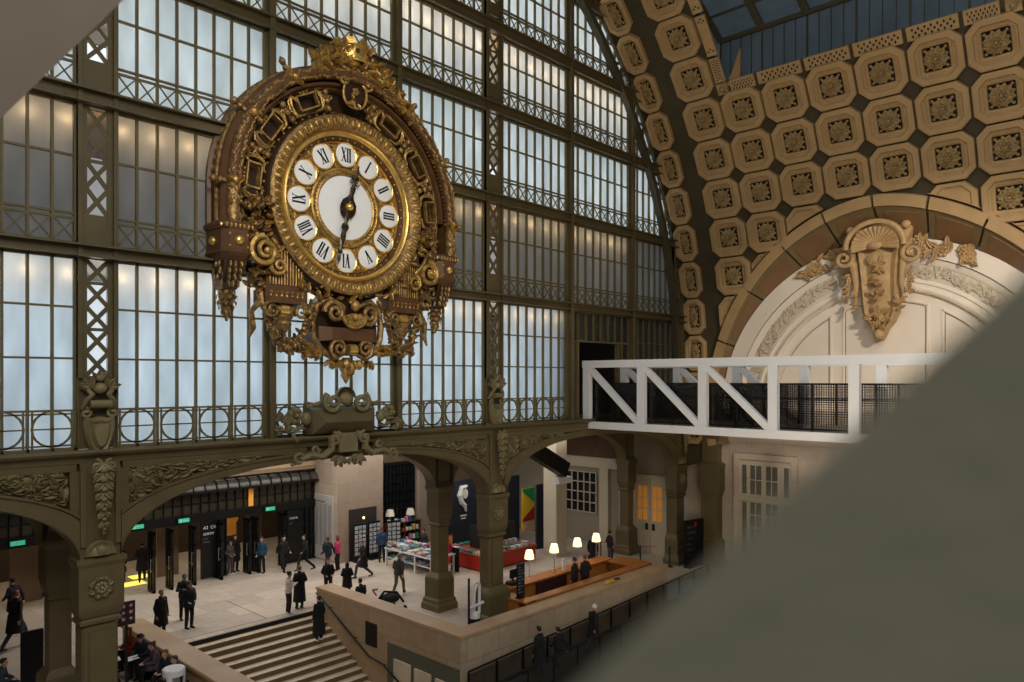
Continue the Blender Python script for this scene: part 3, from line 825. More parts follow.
# skylight over the nave: upright glazing then sloping roof
sk = sempty('window_60', 'dusky blue nave skylight beyond the lattice strips', 'skylight', (30, 10, 22.5))
zb = VZ+VR*sin(aS1); xb = VX+VR*cos(aS1)
g = MB(); g.box(xb+.25, xb+.28, 0, 15.9, zb-.3, zb+1.9)
ap = (13.0, 33.5); ev = (xb+.27, zb+1.9)
g.loft([[(ev[0], 0, ev[1]), (ev[0], 15.9, ev[1]), (ap[0], 15.9, ap[1]), (ap[0], 0, ap[1])], [(ev[0], 0, ev[1]+.03), (ev[0], 15.9, ev[1]+.03), (ap[0], 15.9, ap[1]+.03), (ap[0], 0, ap[1]+.03)]])
end = [(VX+(VR+.35)*cos(radians(a)), VZ+(VR+.35)*sin(radians(a))) for a in range(36, 91, 3)]
endp = end+[(ap[0], ap[1]), (ev[0]+.3, ev[1]+.1)]
for i in range(len(end)-1):
    t0 = i/(len(end)-1); t1 = (i+1)/(len(end)-1); q0 = (ev[0]+.3+(ap[0]-ev[0]-.3)*t0, ev[1]+(ap[1]-ev[1])*t0); q1 = (ev[0]+.3+(ap[0]-ev[0]-.3)*t1, ev[1]+(ap[1]-ev[1])*t1)
    g.prism([end[i], q0, q1, end[i+1]], 'y', 15.98, 16.02)
g.build('skylight_glass', SKYGL, sk)
f = MB()
y = 15.9; i = 0
while y > 0:
    thick = .07 if i % 4 == 0 else .022
    f.box(xb+.2, xb+.26, y-thick/2, y+thick/2, zb-.3, zb+1.9)
    if i % 4 == 0: f.bar((ev[0]-.05, y, ev[1]), (ap[0], y, ap[1]), .16, .3, (0, 1, 0))
    y -= .48; i += 1
f.box(xb+.12, xb+.26, 0, 15.9, zb-.25, zb-.1); f.box(xb+.1, xb+.3, 0, 15.9, zb+1.8, zb+1.98)
for i in range(1, 14):
    t = i/14; f.box(ev[0]+(ap[0]-ev[0])*t-.05, ev[0]+(ap[0]-ev[0])*t+.05, 0, 15.9, ev[1]+(ap[1]-ev[1])*t-.1, ev[1]+(ap[1]-ev[1])*t-.02)
    zt = ev[1]+(ap[1]-ev[1])*t; xx = ev[0]+(ap[0]-ev[0])*t; zl = VZ+sqrt((VR+.3)**2-(xx-VX)**2)
    if zl < zt: f.box(xx-.04, xx+.04, 15.9, 15.98, zl, zt)
f.build('skylight_bars', IROND, sk)
b = MB(); b.prism([(15.55, zb-.2), (14.9, zb-.2), (14.9, zb+1.3), (15.25, zb+.4)], 'x', xb+.05, xb+.17); b.build('plaster_fin', TAN, sk)

# ------------------------------------------------------------------ side wall (plane x = 34.5) with tympanum
sw = sempty('wall_right', 'pale stone side wall with cream tympanum under the big coffered arch', 'wall', (XT, 10, 0))
b = MB(); b.box(XT, XT+.5, -2, 18.0, -3, 7.9); b.build('lower_stone_wall', STONE, sw)
def disc(r, x0, x1, m, name, c=(AC_Y, AC_Z), seg=64, smooth=False):
    b = MB(); P = [(c[0]+r*sin(radians(-90+180*i/seg)), c[1]+r*cos(radians(-90+180*i/seg))) for i in range(seg+1)]
    b.prism(P, 'x', x0, x1); return b.build(name, m, sw)
disc(7.5, XT, XT+.4, WHITEP, 'tympanum_field')
def arcband(r0, r1, x0, x1, m, name, prof=None):
    b = MB(); rings = []
    for i in range(65):
        p = radians(-90+180*i/64); s, c = sin(p), cos(p)
        if prof: rings.append([(x, AC_Y+r*s, AC_Z+r*c) for r, x in prof])
        else: rings.append([(x0, AC_Y+r0*s, AC_Z+r0*c), (x0, AC_Y+r1*s, AC_Z+r1*c), (x1, AC_Y+r1*s, AC_Z+r1*c), (x1, AC_Y+r0*s, AC_Z+r0*c)])
    b.loft(rings); return b.build(name, m, sw)
arcband(6.72, 7.46, XT-.22, XT+.1, WHITEP, 'outer_archivolt')
arcband(0, 0, 0, 0, WHITEP, 'archivolt_moulding', [(6.62, XT+.1), (6.62, XT-.12), (6.68, XT-.16), (6.5, XT-.1), (6.42, XT-.06), (6.42, XT+.1)])
arcband(5.8, 6.42, XT-.03, XT+.1, FRIEZE, 'frieze_ground')
arcband(0, 0, 0, 0, WHITEP, 'inner_archivolt', [(5.8, XT+.1), (5.8, XT-.1), (5.66, XT-.14), (5.6, XT-.08), (5.45, XT-.08), (5.4, XT-.2), (5.28, XT-.2), (5.22, XT-.06), (5.22, XT+.1)])
b = MB(); rnd = random.Random(11)
for i in range(150):
    p = radians(-88+176*(i+.5)/150); r = 6.11+rnd.uniform(-.15, .15); c = (XT-.05, AC_Y+r*sin(p), AC_Z+r*cos(p))
    if i % 3 == 0: b.tube(spiral(c, .16, 1.2, rnd.choice((-1, 1)), rnd.uniform(0, 6), .2, 10, 'yz', .04), .025, 4)
    elif i % 3 == 1: flower(b, c, .15, 5, 'x', .05)
    for q in range(2): leaf(b, c, rnd.uniform(0, 6.28), .26, .13, .06, 'x', .04)
b.build('frieze_relief', FRIEZE, sw, True)
b = MB()
for i in range(170):
    p = radians(-88+176*(i+.5)/170); b.ball((XT-.2, AC_Y+5.34*sin(p), AC_Z+5.34*cos(p)), (.04, .05, .05), 5, 4)
b.build('bead_moulding', FRIEZE, sw)
# raised panel edges on the tympanum: centre and side panels
def panel_edge(Y0, Y1, name):
    b = MB(); pts = []
    R = 4.85; f = lambda Y: AC_Z+sqrt(max(.01, R*R-(Y-AC_Y)**2))
    ys = [Y0+(Y1-Y0)*i/20 for i in range(21)]
    pts = [(XT, Y0, 7.95)]+[(XT, y, f(y)) for y in ys]+[(XT, Y1, 7.95)]
    for i in range(len(pts)-1):
        if (Vector(pts[i])-Vector(pts[i+1])).length > .02: b.bar(pts[i], pts[i+1], .07, .09, (1, 0, 0))
    b.build(name, WHITEP, sw)
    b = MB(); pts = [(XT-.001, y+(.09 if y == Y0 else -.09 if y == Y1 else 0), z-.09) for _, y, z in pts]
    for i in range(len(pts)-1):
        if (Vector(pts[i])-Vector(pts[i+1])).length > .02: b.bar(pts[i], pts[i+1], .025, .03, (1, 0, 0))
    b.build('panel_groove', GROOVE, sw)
panel_edge(8.65, 12.05, 'panel_moulding'); panel_edge(12.6, 15.1, 'panel_moulding'); panel_edge(5.6, 8.1, 'panel_moulding')
# stone wall below: moulding and window
b = MB(); b.box(XT-.1, XT, 2, 17.85, 6.9, 7.1); b.box(XT-.16, XT, 2, 17.85, 7.1, 7.3)
for z0 in (6.25,): b.box(XT-.05, XT, 2.4, 17.5, z0, z0+.05)
b.box(XT-.05, XT, 17.45, 17.5, 0, 6.2)
b.build('wall_moulding', STONE, sw)
wd = sempty('window_61', 'white-painted sash window in the pale stone wall below the bridge', 'window', (XT, 15.7, .5))
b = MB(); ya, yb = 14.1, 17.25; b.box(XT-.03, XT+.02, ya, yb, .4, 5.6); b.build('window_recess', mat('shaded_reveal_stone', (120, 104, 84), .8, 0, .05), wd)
b = MB()
for y in (ya, yb-.28): b.box(XT-.18, XT-.02, y, y+.28, .3, 5.7)
b.box(XT-.19, XT-.02, ya+.28, yb-.28, 5.42, 5.7); b.build('window_surround', STONE, wd)
b = MB(); b.box(XT-.12, XT-.02, ya+.28, yb-.28, .5, 5.4); b.build('window_casing', CREAMD, wd)
b = MB()
cols = [(16.55, 16.85), (15.15, 16.35), ]
lt = [(16.6, 16.82), (15.85, 16.4), (15.05, 15.6), (14.5, 14.72)]
g = MB()
for y0, y1 in lt:
    for z0, z1 in ((3.75, 5.15), (.9, 3.35)):
        g.box(XT-.135, XT-.115, y0, y1, z0, z1)
        if y1-y0 > .3:
            b.box(XT-.16, XT-.13, (y0+y1)/2-.025, (y0+y1)/2+.025, z0, z1); n = 2 if z1 > 4 else 4
            for i in range(1, n): b.box(XT-.16, XT-.13, y0, y1, z0+(z1-z0)*i/n-.025, z0+(z1-z0)*i/n+.025)
g.build('window_pane', GREYGL, wd)
b.box(XT-.2, XT-.1, ya+.25, yb-.25, 3.42, 3.62)
b.build('glazing_bars', CREAMD, wd)
# corner niche and pilaster at the vault springing
pz = sempty('trim_23', 'narrow stone niche panel between the far pillar and the side wall', 'niche', (34.3, 19.4, 0))
b = MB(); b.box(34.35, 34.8, 18.0, 20.0, -1, 7.4); b.build('niche_back', STONE, pz)
b = MB(); pts = [(18.95, 5.0)]+[(19.4-.42*cos(pi*i/12), 4.75+.42*sin(pi*i/12)) for i in range(13)]
b.prism([(18.9, 4.75)]+[(19.4-.45*cos(pi*i/12), 4.75+.45*sin(pi*i/12)) for i in range(13)]+[(19.9, 4.75), (19.9, 5.35), (18.9, 5.35)], 'x', 34.2, 34.36); b.build('niche_spandrel', TAN, pz)
w = thing('iron_pilaster', 'narrow dark iron pilaster between niche and stone window wall', 'pilaster', (34.2, 18.3, 0))
R = lambda a, z: [(34.4, 18.35-a, z), (34.4, 18.35+a, z), (34.05-.3*a, 18.35+a, z), (34.05-.3*a, 18.35-a, z)]
b = MB(); b.loft([R(.42, 7.6), R(.42, 5.2), R(.62, 5.1), R(.64, 5.0), R(.6, 4.9), R(.6, 3.8), R(.5, 3.6), R(.48, 3.5)]); b.build('capital', IRON, w)
b = MB(); b.loft([R(.45, 3.5), R(.45, 1.4)]); b.build('shaft', IRON, w)
b = MB(); b.loft([R(.45, 1.4), R(.6, 1.3), R(.6, .4), R(.75, .2), R(.75, 0)]); b.build('plinth', IRON, w)

# keystone cartouche
ks = thing('keystone_cartouche', 'large tan carved keystone cartouche with shell, hung over the cream tympanum', 'cartouche', (33.9, AC_Y, 13.0))
KY = AC_Y
b = MB(); rings = []
for z, hw_, dep in [(16.0, 1.15, .35), (15.6, 1.3, .5), (15.1, 1.05, .55), (14.6, .88, .62), (14.0, .8, .62), (13.4, .76, .55), (12.8, .74, .45), (12.2, .68, .4), (11.8, .5, .38), (11.5, .25, .3), (11.3, .18, .25), (11.05, .06, .15)]:
    rings.append([(34.45, KY-hw_, z), (34.1-dep*.55, KY-hw_, z), (34.1-dep*.85, KY-hw_*.85, z), (34.16-dep*.75, KY-hw_*.6, z), (34.1-dep, KY, z), (34.16-dep*.75, KY+hw_*.6, z), (34.1-dep*.85, KY+hw_*.85, z), (34.1-dep*.55, KY+hw_, z), (34.45, KY+hw_, z)])
b.loft(rings); b.build('cartouche_body', KEYST, ks, True)
b = MB(); c = (33.35, KY, 14.95)
for i in range(17):     # fluted shell
    a = radians(-10+200*i/16); p = [(c[0]+.05, c[1], c[2])]; 
    b.tube([(c[0]+.05, c[1]+.2*cos(a), c[2]+.2*sin(a)), (c[0]-.05, c[1]+.55*cos(a), c[2]+.5*sin(a)), (c[0]-.12, c[1]+.95*cos(a), c[2]+.82*sin(a))], [.04, .07, .1], 6)
b.tube([(c[0]-.18, c[1]+1.15*cos(radians(a)), c[2]+1.0*sin(radians(a))) for a in range(-5, 190, 10)], .12, 8)
b.ball((c[0]-.1, KY, 14.95), (.14, .3, .18), 10, 6)
b.build('fluted_shell', KEYST, ks, True)
b = MB()
for s in (-1, 1):
    b.tube(spiral((33.6, KY+s*1.35, 14.55), .42, 1.7, s, pi/2, .12, 30, 'yz', .15), [.13*(1-.5*i/30) for i in range(31)], 8)
    b.tube([(33.7, KY+s*1.15, 14.9), (33.65, KY+s*.98, 14.2), (33.7, KY+s*.9, 13.4), (33.8, KY+s*.95, 12.9)], [.14, .16, .12, .07], 8)
    b.ball((33.6, KY+s*1.1, 15.75), (.16, .2, .18), 8, 6)
bsplit(b, 'side_scroll', KEYST, ks, 1, KY)
b = MB(); rnd = random.Random(8)
for z, r in ((14.2, .4), (14.0, .3), (13.5, .28), (12.9, .3), (12.1, .45), (11.9, .4), (11.6, .25)):
    for i in range(9): leaf(b, (33.5 if z > 12.5 else 33.62, KY+rnd.uniform(-r, r)*.6, z), rnd.uniform(0, 6.28), r*.9, r*.45, .1, 'x', .08)
b.build('leaf_relief', KEYST, ks, True); b = MB()
for s in (-1, 1):
    for i in range(7): leaf(b, (33.6, KY+s*(.75+.2*rnd.random()), 12.2+.7*rnd.random()), rnd.uniform(0, 6.28), .3, .16, .08, 'x', .06)
    for i in range(8): leaf(b, (33.65, KY+s*1.15, 13.9-.12*i), radians(-90+s*30+rnd.uniform(-40, 40)), .35, .2, .1, 'x', .08)
bsplit(b, 'side_leaves', KEYST, ks, 1, KY)
b = MB(); b.ball((33.75, KY, 11.25), (.2, .22, .25), 8, 6); b.build('bottom_bud', KEYST, ks, True)
b = MB()
for s, ext in ((-1, 2.3), (1, 2.3)):
    for i in range(34):
        d = 1.3+ext*rnd.random()**1.1; p = s*d/7.0; r = 7.02+rnd.uniform(-.2, .2)*(1.5-.8*(d-1.3)/ext)
        c = (34.2, KY+r*sin(p), AC_Z+r*cos(p)+.12)
        if i % 6 == 0: flower(b, c, .24, 6, 'x', .1)
        else: leaf(b, c, rnd.uniform(0, 6.28), .45, .24, .12, 'x', .08)
bsplit(b, 'side_garland', KEYST, ks, 1, KY)

# ------------------------------------------------------------------ rooms behind the glass wall
# (glowing panes added to whiten the pierced pillar openings; dark passage behind the bridge doorway)
ow = sempty('window_62', 'added glowing panes that whiten the openings of the pierced pillars', 'window', (12, 24.6, 7.6))
DAYGLOW = [mat('daylight_glow_%s' % n, (200, 215, 230), .6, 0, 0, emit=c, estr=e) for n, c, e in (('a', (215, 230, 245), .8), ('b', (190, 200, 215), .35), ('c', (240, 245, 248), 1.0))]
for t, (z0, z1) in enumerate(TIERS[:6]):
    b = MB(); b.box(-2, 24.2 if t == 0 else 33.5, 24.6, 24.7, z0, z1); b.build('glow_pane', DAYGLOW[(0, 1, 2, 2, 2, 2)[t]], ow)
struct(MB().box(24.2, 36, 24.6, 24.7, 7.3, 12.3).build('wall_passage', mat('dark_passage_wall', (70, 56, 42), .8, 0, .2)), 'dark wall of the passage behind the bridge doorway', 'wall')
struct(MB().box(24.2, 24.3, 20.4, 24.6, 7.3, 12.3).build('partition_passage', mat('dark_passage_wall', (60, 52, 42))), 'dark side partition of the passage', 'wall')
struct(MB().box(1.4, 36, YW+.35, 24.7, 7.3, 7.45).build('floor_gallery', WALLG), 'upper gallery floor behind the glass', 'floor')

# ------------------------------------------------------------------ the great gilded clock
CX, CZ = 13.24, 14.61
clock = thing('gilded_wall_clock', 'huge ornate gilded clock with crown, hung high on the glass wall', 'clock', (CX, YW, CZ))
def A(r, deg, y=0.):     # clock face polar: deg clockwise from XII
    a = radians(90-deg); return (CX+r*cos(a), y, CZ+r*sin(a))
def ringprof(prof, name, m, seg=96, a0=0., a1=2*pi, smooth=True, parent=None):
    b = MB(); b.lathe([(r, y) for r, y in prof]+[prof[0]], (CX, 0, CZ), 'y', seg, a0, a1, cap=False); return b.build(name, m, parent or clock, smooth)
# back plate: arch top with straight sides
def archpts(r, zb, n=48):
    return [(CX+r, CZ+zb)]+[(CX+r*cos(pi*i/n), CZ+r*sin(pi*i/n)) for i in range(n+1)]+[(CX-r, CZ+zb)]
b = MB(); b.prism(archpts(4.0, -1.2), 'y', 19.62, 19.98); b.build('back_plate', BROWND, clock)
def archloft(prof, zb, n=60):    # prof: (r, y); swept along arch top and straight sides
    b = MB(); rings = [[(CX+r, y, CZ+zb) for r, y in prof]]
    for i in range(n+1): a = pi*i/n; rings.append([(CX+r*cos(a), y, CZ+r*sin(a)) for r, y in prof])
    rings.append([(CX-r, y, CZ+zb) for r, y in prof]); return b.loft(rings)
archloft([(4.1, 19.98), (4.1, 19.25), (4.13, 19.2), (4.05, 19.1), (3.76, 19.1), (3.76, 19.98)], -1.15).build('case_band', BROWN, clock, True)
archloft([(4.2, 19.98), (4.2, 19.86), (4.1, 19.82), (4.1, 19.98)], -1.15).build('rear_moulding', BROWN, clock, True)
archloft([(4.16, 19.5), (4.18, 19.46), (4.16, 19.42), (4.09, 19.42), (4.09, 19.5)], -1.15).build('side_moulding', GOLDD, clock, True)
# gilded leaves along the flank of the case
b = MB()
def flank(a, y):  # a math angle
    return Vector((CX+4.14*cos(a), y, CZ+4.14*sin(a)))
for i in range(46):
    a = pi*(i+.5)/46
    p = flank(a, 19.64); t = Vector((-sin(a), 0, cos(a))); o = Vector((cos(a), 0, sin(a)))
    b.loft([[p-t*.1, p+Vector((0, .07, 0)), p+t*.1, p-Vector((0, .07, 0))], [p-t*.03+o*.05, p+Vector((0, .02, 0))+o*.05, p+t*.03+o*.05, p-Vector((0, .02, 0))+o*.05]])
b.build('flank_leaves', GOLDD, clock)
# leaf-bound torus roll round the front
def roll(r, y, R, m, name, a0=0, a1=180):
    b = MB(); n = 90; b.tube([(CX+R*cos(radians(a0+(a1-a0)*i/n)), y, CZ+R*sin(radians(a0+(a1-a0)*i/n))) for i in range(n+1)], r, 12); return b.build(name, m, clock, True)
roll(.17, 19.02, 3.87, BROWN, 'laurel_roll')
b = MB()
for s in (-1, 1): b.tube([(CX+s*3.87, 19.02, CZ), (CX+s*3.87, 19.02, CZ-1.1)], .17, 12)
bsplit(b, 'straight_roll', GOLDD, clock, 0, CX)
b = MB(); rnd = random.Random(4)
for i in range(150):      # overlapping laurel leaves on the roll
    a = radians(180*(i+.5)/150); d = 1 if a < pi/2 else -1
    for q in (-.7, .5):
        th = q+rnd.uniform(-.2, .2); c = (CX+(3.87+.17*sin(th))*cos(a), 19.02-.17*cos(th), CZ+(3.87+.17*sin(th))*sin(a))
        leaf(b, c, a+d*pi/2+rnd.uniform(-.5, .5), .17, .1, .05)
for s in (-1, 1):
    for i in range(40): leaf(b, (CX+s*(3.87+rnd.uniform(-.12, .12)), 18.9, CZ-rnd.uniform(0, 1.05)), rnd.uniform(0, 6.28), .17, .1, .05)
b.build('laurel_leaves', GOLDD, clock, True)
ringprof([(3.68, 19.2), (3.64, 19.12), (3.57, 19.12), (3.54, 19.2), (3.54, 19.75), (3.68, 19.75)], 'inner_brown_moulding', BROWN, 80, 0, pi)
ringprof([(3.54, 19.3), (3.51, 19.26), (3.48, 19.3), (3.48, 19.75), (3.54, 19.75)], 'inner_gilt_fillet', GOLDD, 80, -.3, pi+.3)
b = MB()
for i in range(0, 91): b.ball(A(3.71, -90+i*2, 19.08), (.03, .03, .03), 5, 3)
b.build('bead_row', GOLDD, clock, True)
# gilded clusters and outward knobs on the roll
for deg in (-90, -60, -33, 33, 60, 90):
    b = MB(); c = Vector(A(3.89, deg, 18.95)); a = radians(90-deg); o = Vector((cos(a), 0, sin(a)))
    rnd = random.Random(deg+200)
    for k in range(14):
        leaf(b, c+Vector((rnd.uniform(-.14, .14), rnd.uniform(-.08, .1), rnd.uniform(-.14, .14))), rnd.uniform(0, 6.28), .24, .14, .1, 'y', .08)
    for q in (-.16, .16):
        t = Vector((-sin(a), 0, cos(a)))
        b.tube(spiral(tuple(c+t*q*1.3), .13, 1.3, 1 if q > 0 else -1, a, .2, 12, y=.06), .035, 6)
    b.ball(c-Vector((0, .1, 0)), (.11, .11, .11), 8, 6)
    b.build('acanthus_clasp', GOLD, clock, True)
    b = MB(); k0 = c+o*.25+Vector((0, .15, 0)); b.tube([c+o*.1+Vector((0, .15, 0)), k0], [.09, .06], 8); b.ball(k0+o*.06, (.09, .09, .09), 8, 6); b.tube([k0+o*.12, k0+o*.2], [.05, .09], 8); b.ball(k0+o*.25, (.1, .1, .1), 8, 6); b.ball(k0+o*.34, (.04, .04, .04), 6, 4)
    b.build('finial_knob', GOLDD, clock, True)
# strapwork cartouches between the bezel and the roll
for deg in (-84, -56, -28, 28, 56, 84):
    b = MB(); c = Vector(A(3.19, deg, 19.4)); a = radians(90-deg); t = Vector((sin(a), 0, -cos(a))); o = Vector((cos(a), 0, sin(a)))
    P = lambda u, v, y=0: tuple(c+t*u+o*v+Vector((0, -y, 0)))
    fw, fh = .34, .2
    for (u0, v0), (u1, v1) in (((-fw, -fh), (fw, -fh)), ((fw, -fh), (fw, fh)), ((fw, fh), (-fw, fh)), ((-fw, fh), (-fw, -fh))): b.bar(P(u0, v0, .16), P(u1, v1, .16), .045, .12, (0, 1, 0))
    for s in (-1, 1):
        pts = []
        for i in range(22):
            q = i/21; ang = -1.9+q*4.6; R_ = .27*(1-.45*q); pts.append(P(s*(.42+R_*.55*cos(ang)), R_*1.2*sin(ang), .1+.05*q))
        b.tube(pts, .04, 6)
        b.tube([P(s*.2, -.32, .08), P(s*.5, -.3, .1), P(s*.62, -.1, .1), P(s*.6, .15, .1), P(s*.45, .26, .12), P(s*.36, .16, .12)], .03, 6)
    for u in (-.12, 0, .12): b.ball(P(u, .27, .14), (.05, .05, .05), 6, 4)
    b.build('strapwork_cartouche', GOLD, clock, True)
for deg in (-98, -70, -42, -15, 15, 42, 70, 98):
    b = MB(); c = Vector(A(3.2, deg, 19.35)); rnd = random.Random(deg+400); a = radians(90-deg); t = Vector((sin(a), 0, -cos(a))); o = Vector((cos(a), 0, sin(a)))
    b.bar(c-o*.38, c+o*.32, .09, .12, (0, 1, 0)); 
    for v in (-.28, -.05, .2): b.ball(c+o*v-Vector((0, .08, 0)), (.1, .09, .1), 8, 5)
    for s in (-1, 1): b.tube(spiral(tuple(c+t*s*.13+o*.05), .12, 1.2, s, a, .2, 10, y=.08), .03, 5)
    for k in range(7): leaf(b, c+t*rnd.uniform(-.12, .12)+o*rnd.uniform(-.3, .3), rnd.uniform(0, 6.28), .2, .12, .08)
    b.build('consolette', GOLDD, clock, True)
# shield cartouche under the crown
b = MB(); c = Vector((CX, 19.0, CZ+3.4)); n = 26; rim = []
for i in range(n):
    a = 2*pi*i/n; rr = .42+.04*cos(3*a+pi/2); rim.append((c.x+rr*.95*cos(a), c.y-.06*sin(a), c.z+.15+rr*1.35*sin(a)-.05))
b.tube(rim, .045, 7, closed=True); rim2 = [(c.x+(p[0]-c.x)*.9, p[1]+.08, c.z+(p[2]-c.z)*.9) for p in rim]
b.build('shield_rim', GOLD, clock, True)
b = MB(); b.loft([rim2, [(c.x+(p[0]-c.x)*.5, c.y+.3, c.z+(p[2]-c.z)*.5) for p in rim]]); b.build('shield_bowl', BROWND, clock, True)
b = MB(); flower(b, (c.x, c.y-.02, c.z+.05), .13, 5); [leaf(b, (c.x+rnd.uniform(-.2, .2), c.y-.02, c.z-.25+rnd.uniform(-.15, .1)), rnd.uniform(0, 6.28), .2, .1, .06) for _ in range(8)]
b.build('shield_flower', GOLD, clock, True)
# crown and its foliage
cr = MB(); cc = (CX-.02, 19.25, CZ+4.36)
cr.lathe([(.40, -.05), (.43, 0), (.43, .06), (.40, .08), (.42, .38), (.46, .4), (.46, .44), (.42, .44), (.38, .4), (.36, .08), (.36, -.05)], cc, 'z', 32, cap=False)
CS = Matrix.Translation(cc) @ Matrix.Diagonal((1.36, 1.36, .95, 1)) @ Matrix.Translation([-q for q in cc])
co = cr.xf(CS).build('crown', GOLDL, clock, True)
cr = MB()
for i in range(8):
    a = 2*pi*i/8+.2; p = (cc[0]+.44*cos(a), cc[1]+.44*sin(a), cc[2]+.52)
    cr.add([(p[0]-.12*sin(a)+0, p[1]+.12*cos(a), cc[2]+.42), (p[0]+.12*sin(a), p[1]-.12*cos(a), cc[2]+.42), (p[0]+.09*sin(a), p[1]-.09*cos(a), cc[2]+.62), (p[0]-.09*sin(a), p[1]+.09*cos(a), cc[2]+.62),
            (p[0]*1-.12*sin(a)-.05*cos(a), p[1]+.12*cos(a)-.05*sin(a), cc[2]+.42), (p[0]+.12*sin(a)-.05*cos(a), p[1]-.12*cos(a)-.05*sin(a), cc[2]+.42), (p[0]+.09*sin(a)-.05*cos(a), p[1]-.09*cos(a)-.05*sin(a), cc[2]+.62), (p[0]-.09*sin(a)-.05*cos(a), p[1]+.09*cos(a)-.05*sin(a), cc[2]+.62)],
           [(0, 1, 2, 3), (7, 6, 5, 4), (0, 4, 5, 1), (1, 5, 6, 2), (2, 6, 7, 3), (3, 7, 4, 0)])
for i in range(24): a = 2*pi*i/24; cr.ball((cc[0]+.43*cos(a), cc[1]+.43*sin(a), cc[2]+.03), .035, 5, 4)
cr.xf(CS).build('crown_battlement', GOLDL, co)
cr = MB()
for i in range(8):
    a = 2*pi*i/8+.6; cr = MB(); cr.ball((cc[0]+.42*cos(a), cc[1]+.42*sin(a), cc[2]+.23), (.05, .05, .08), 8, 6); cr.xf(CS).build('crown_stone', BROWND, co)
b = MB(); rnd = random.Random(12)
for s in (-1, 1):
    for i in range(110):
        u = rnd.random(); x = CX+s*(.2+(1.25 if s < 0 else 1.6)*u); z = CZ+4.1+.62*(1-u*.6)*rnd.random()+(.05 if s < 0 else -.35)*u-.3*u*u
        c = (x, 19.0+rnd.uniform(-.2, .15), z)
        
        if i % 4 == 0: b.ball(c, rnd.uniform(.05, .08), 7, 5)
        elif i % 7 == 3: flower(b, c, .13, 5, 'y', .08)
        else: leaf(b, c, rnd.uniform(0, 6.28), .32, .17, .12, 'y', .1)
b.tube([(CX-1.0, 19.1, CZ+4.2), (CX-.7, 19.0, CZ+4.35), (CX-.4, 19.0, CZ+4.1), (CX, 18.95, CZ+4.0), (CX+.5, 18.95, CZ+3.95), (CX+1.2, 19.0, CZ+3.55), (CX+1.45, 19.0, CZ+3.4)], [.05, .07, .08, .09, .08, .07, .03], 7)
for s in (-1, 1): b.tube(spiral((CX+s*.45, 18.98, CZ+3.75), .22, 1.5, s, pi/2, .15, 20, y=.08), .05, 7)
b.build('crown_foliage', GOLD, clock, True)
# bezel rings
ringprof([(2.92, 19.75), (2.92, 19.6), (2.88, 19.56), (2.84, 19.6), (2.84, 19.75)], 'outer_gilt_rim', GOLD)
ringprof([(2.84, 19.75), (2.84, 19.58), (2.74, 19.3), (2.7, 19.26), (2.6, 19.26), (2.6, 19.75)], 'dark_bezel', BROWND)
b = MB()
for i in range(64): p = A(2.79, i*360/64, 19.43); b.ball(p, (.045, .045, .045), 6, 4)
b.build('outer_beads', GOLD, clock, True)
ringprof([(2.7, 19.26), (2.72, 19.16), (2.66, 19.1), (2.56, 19.09), (2.42, 19.13), (2.32, 19.24), (2.28, 19.3), (2.28, 19.6), (2.7, 19.6)], 'egg_and_dart_ring', GOLDD)
b = MB(); n = 72
for i in range(n):
    d = i*360/n; a = radians(90-d); M = Matrix.Rotation(-a, 3, 'Y')
    p = A(2.52, d, 19.1); b.ball(p, (.12, .05, .062), 8, 6, M)
    p2 = Vector(A(2.63, d+360/n/2, 19.09)); p3 = Vector(A(2.38, d+360/n/2, 19.16)); b.bar(p2, p3, .028, .06, (0, 1, 0))
    b.tube([A(2.65, d+x, 19.08) if k else A(2.4, d+x, 19.14) for x, k in ((-1.9, 0), (-2.0, 1), (0, 1), (2.0, 1), (1.9, 0))], .012, 4)
b.build('egg_and_dart', GOLD, clock, True)
ringprof([(2.3, 19.32), (2.28, 19.24), (2.22, 19.2), (2.16, 19.24), (2.13, 19.34), (2.13, 19.6), (2.3, 19.6)], 'polished_ring', GOLDL)
ringprof([(2.14, 19.34), (2.0, 19.5), (2.0, 19.65), (2.14, 19.65)], 'beaded_cove', BROWN)
b = MB()
for i in range(48): b.ball(A(2.07, i*7.5, 19.4), (.032, .032, .032), 6, 4)
b.build('inner_beads', GOLDL, clock, True)
ringprof([(2.02, 19.52), (1.99, 19.47), (1.96, 19.52), (1.96, 19.7), (2.02, 19.7)], 'thin_gilt_ring', GOLDL)
b = MB(); b.lathe([(0.01, 19.56), (1.98, 19.56), (1.98, 19.7), (.01, 19.7)], (CX, 0, CZ), 'y', 64, cap=False)
dial = b.build('dial_plate', GOLDD, clock)
b = MB(); rnd = random.Random(9)
for i in range(12):
    for r_, n_ in ((1.83, 7), (1.42, 4)):
        for k in range(n_): leaf(b, A(r_+rnd.uniform(-.06, .06), i*30+15+rnd.uniform(-3.5, 3.5), 19.54), rnd.uniform(0, 6.28), .16, .09, .03)
    b.ball(A(1.9, i*30+15, 19.53), .04, 6, 4); b.ball(A(1.36, i*30+15, 19.53), .035, 6, 4)
b.build('dial_filigree', GOLD, dial, True)
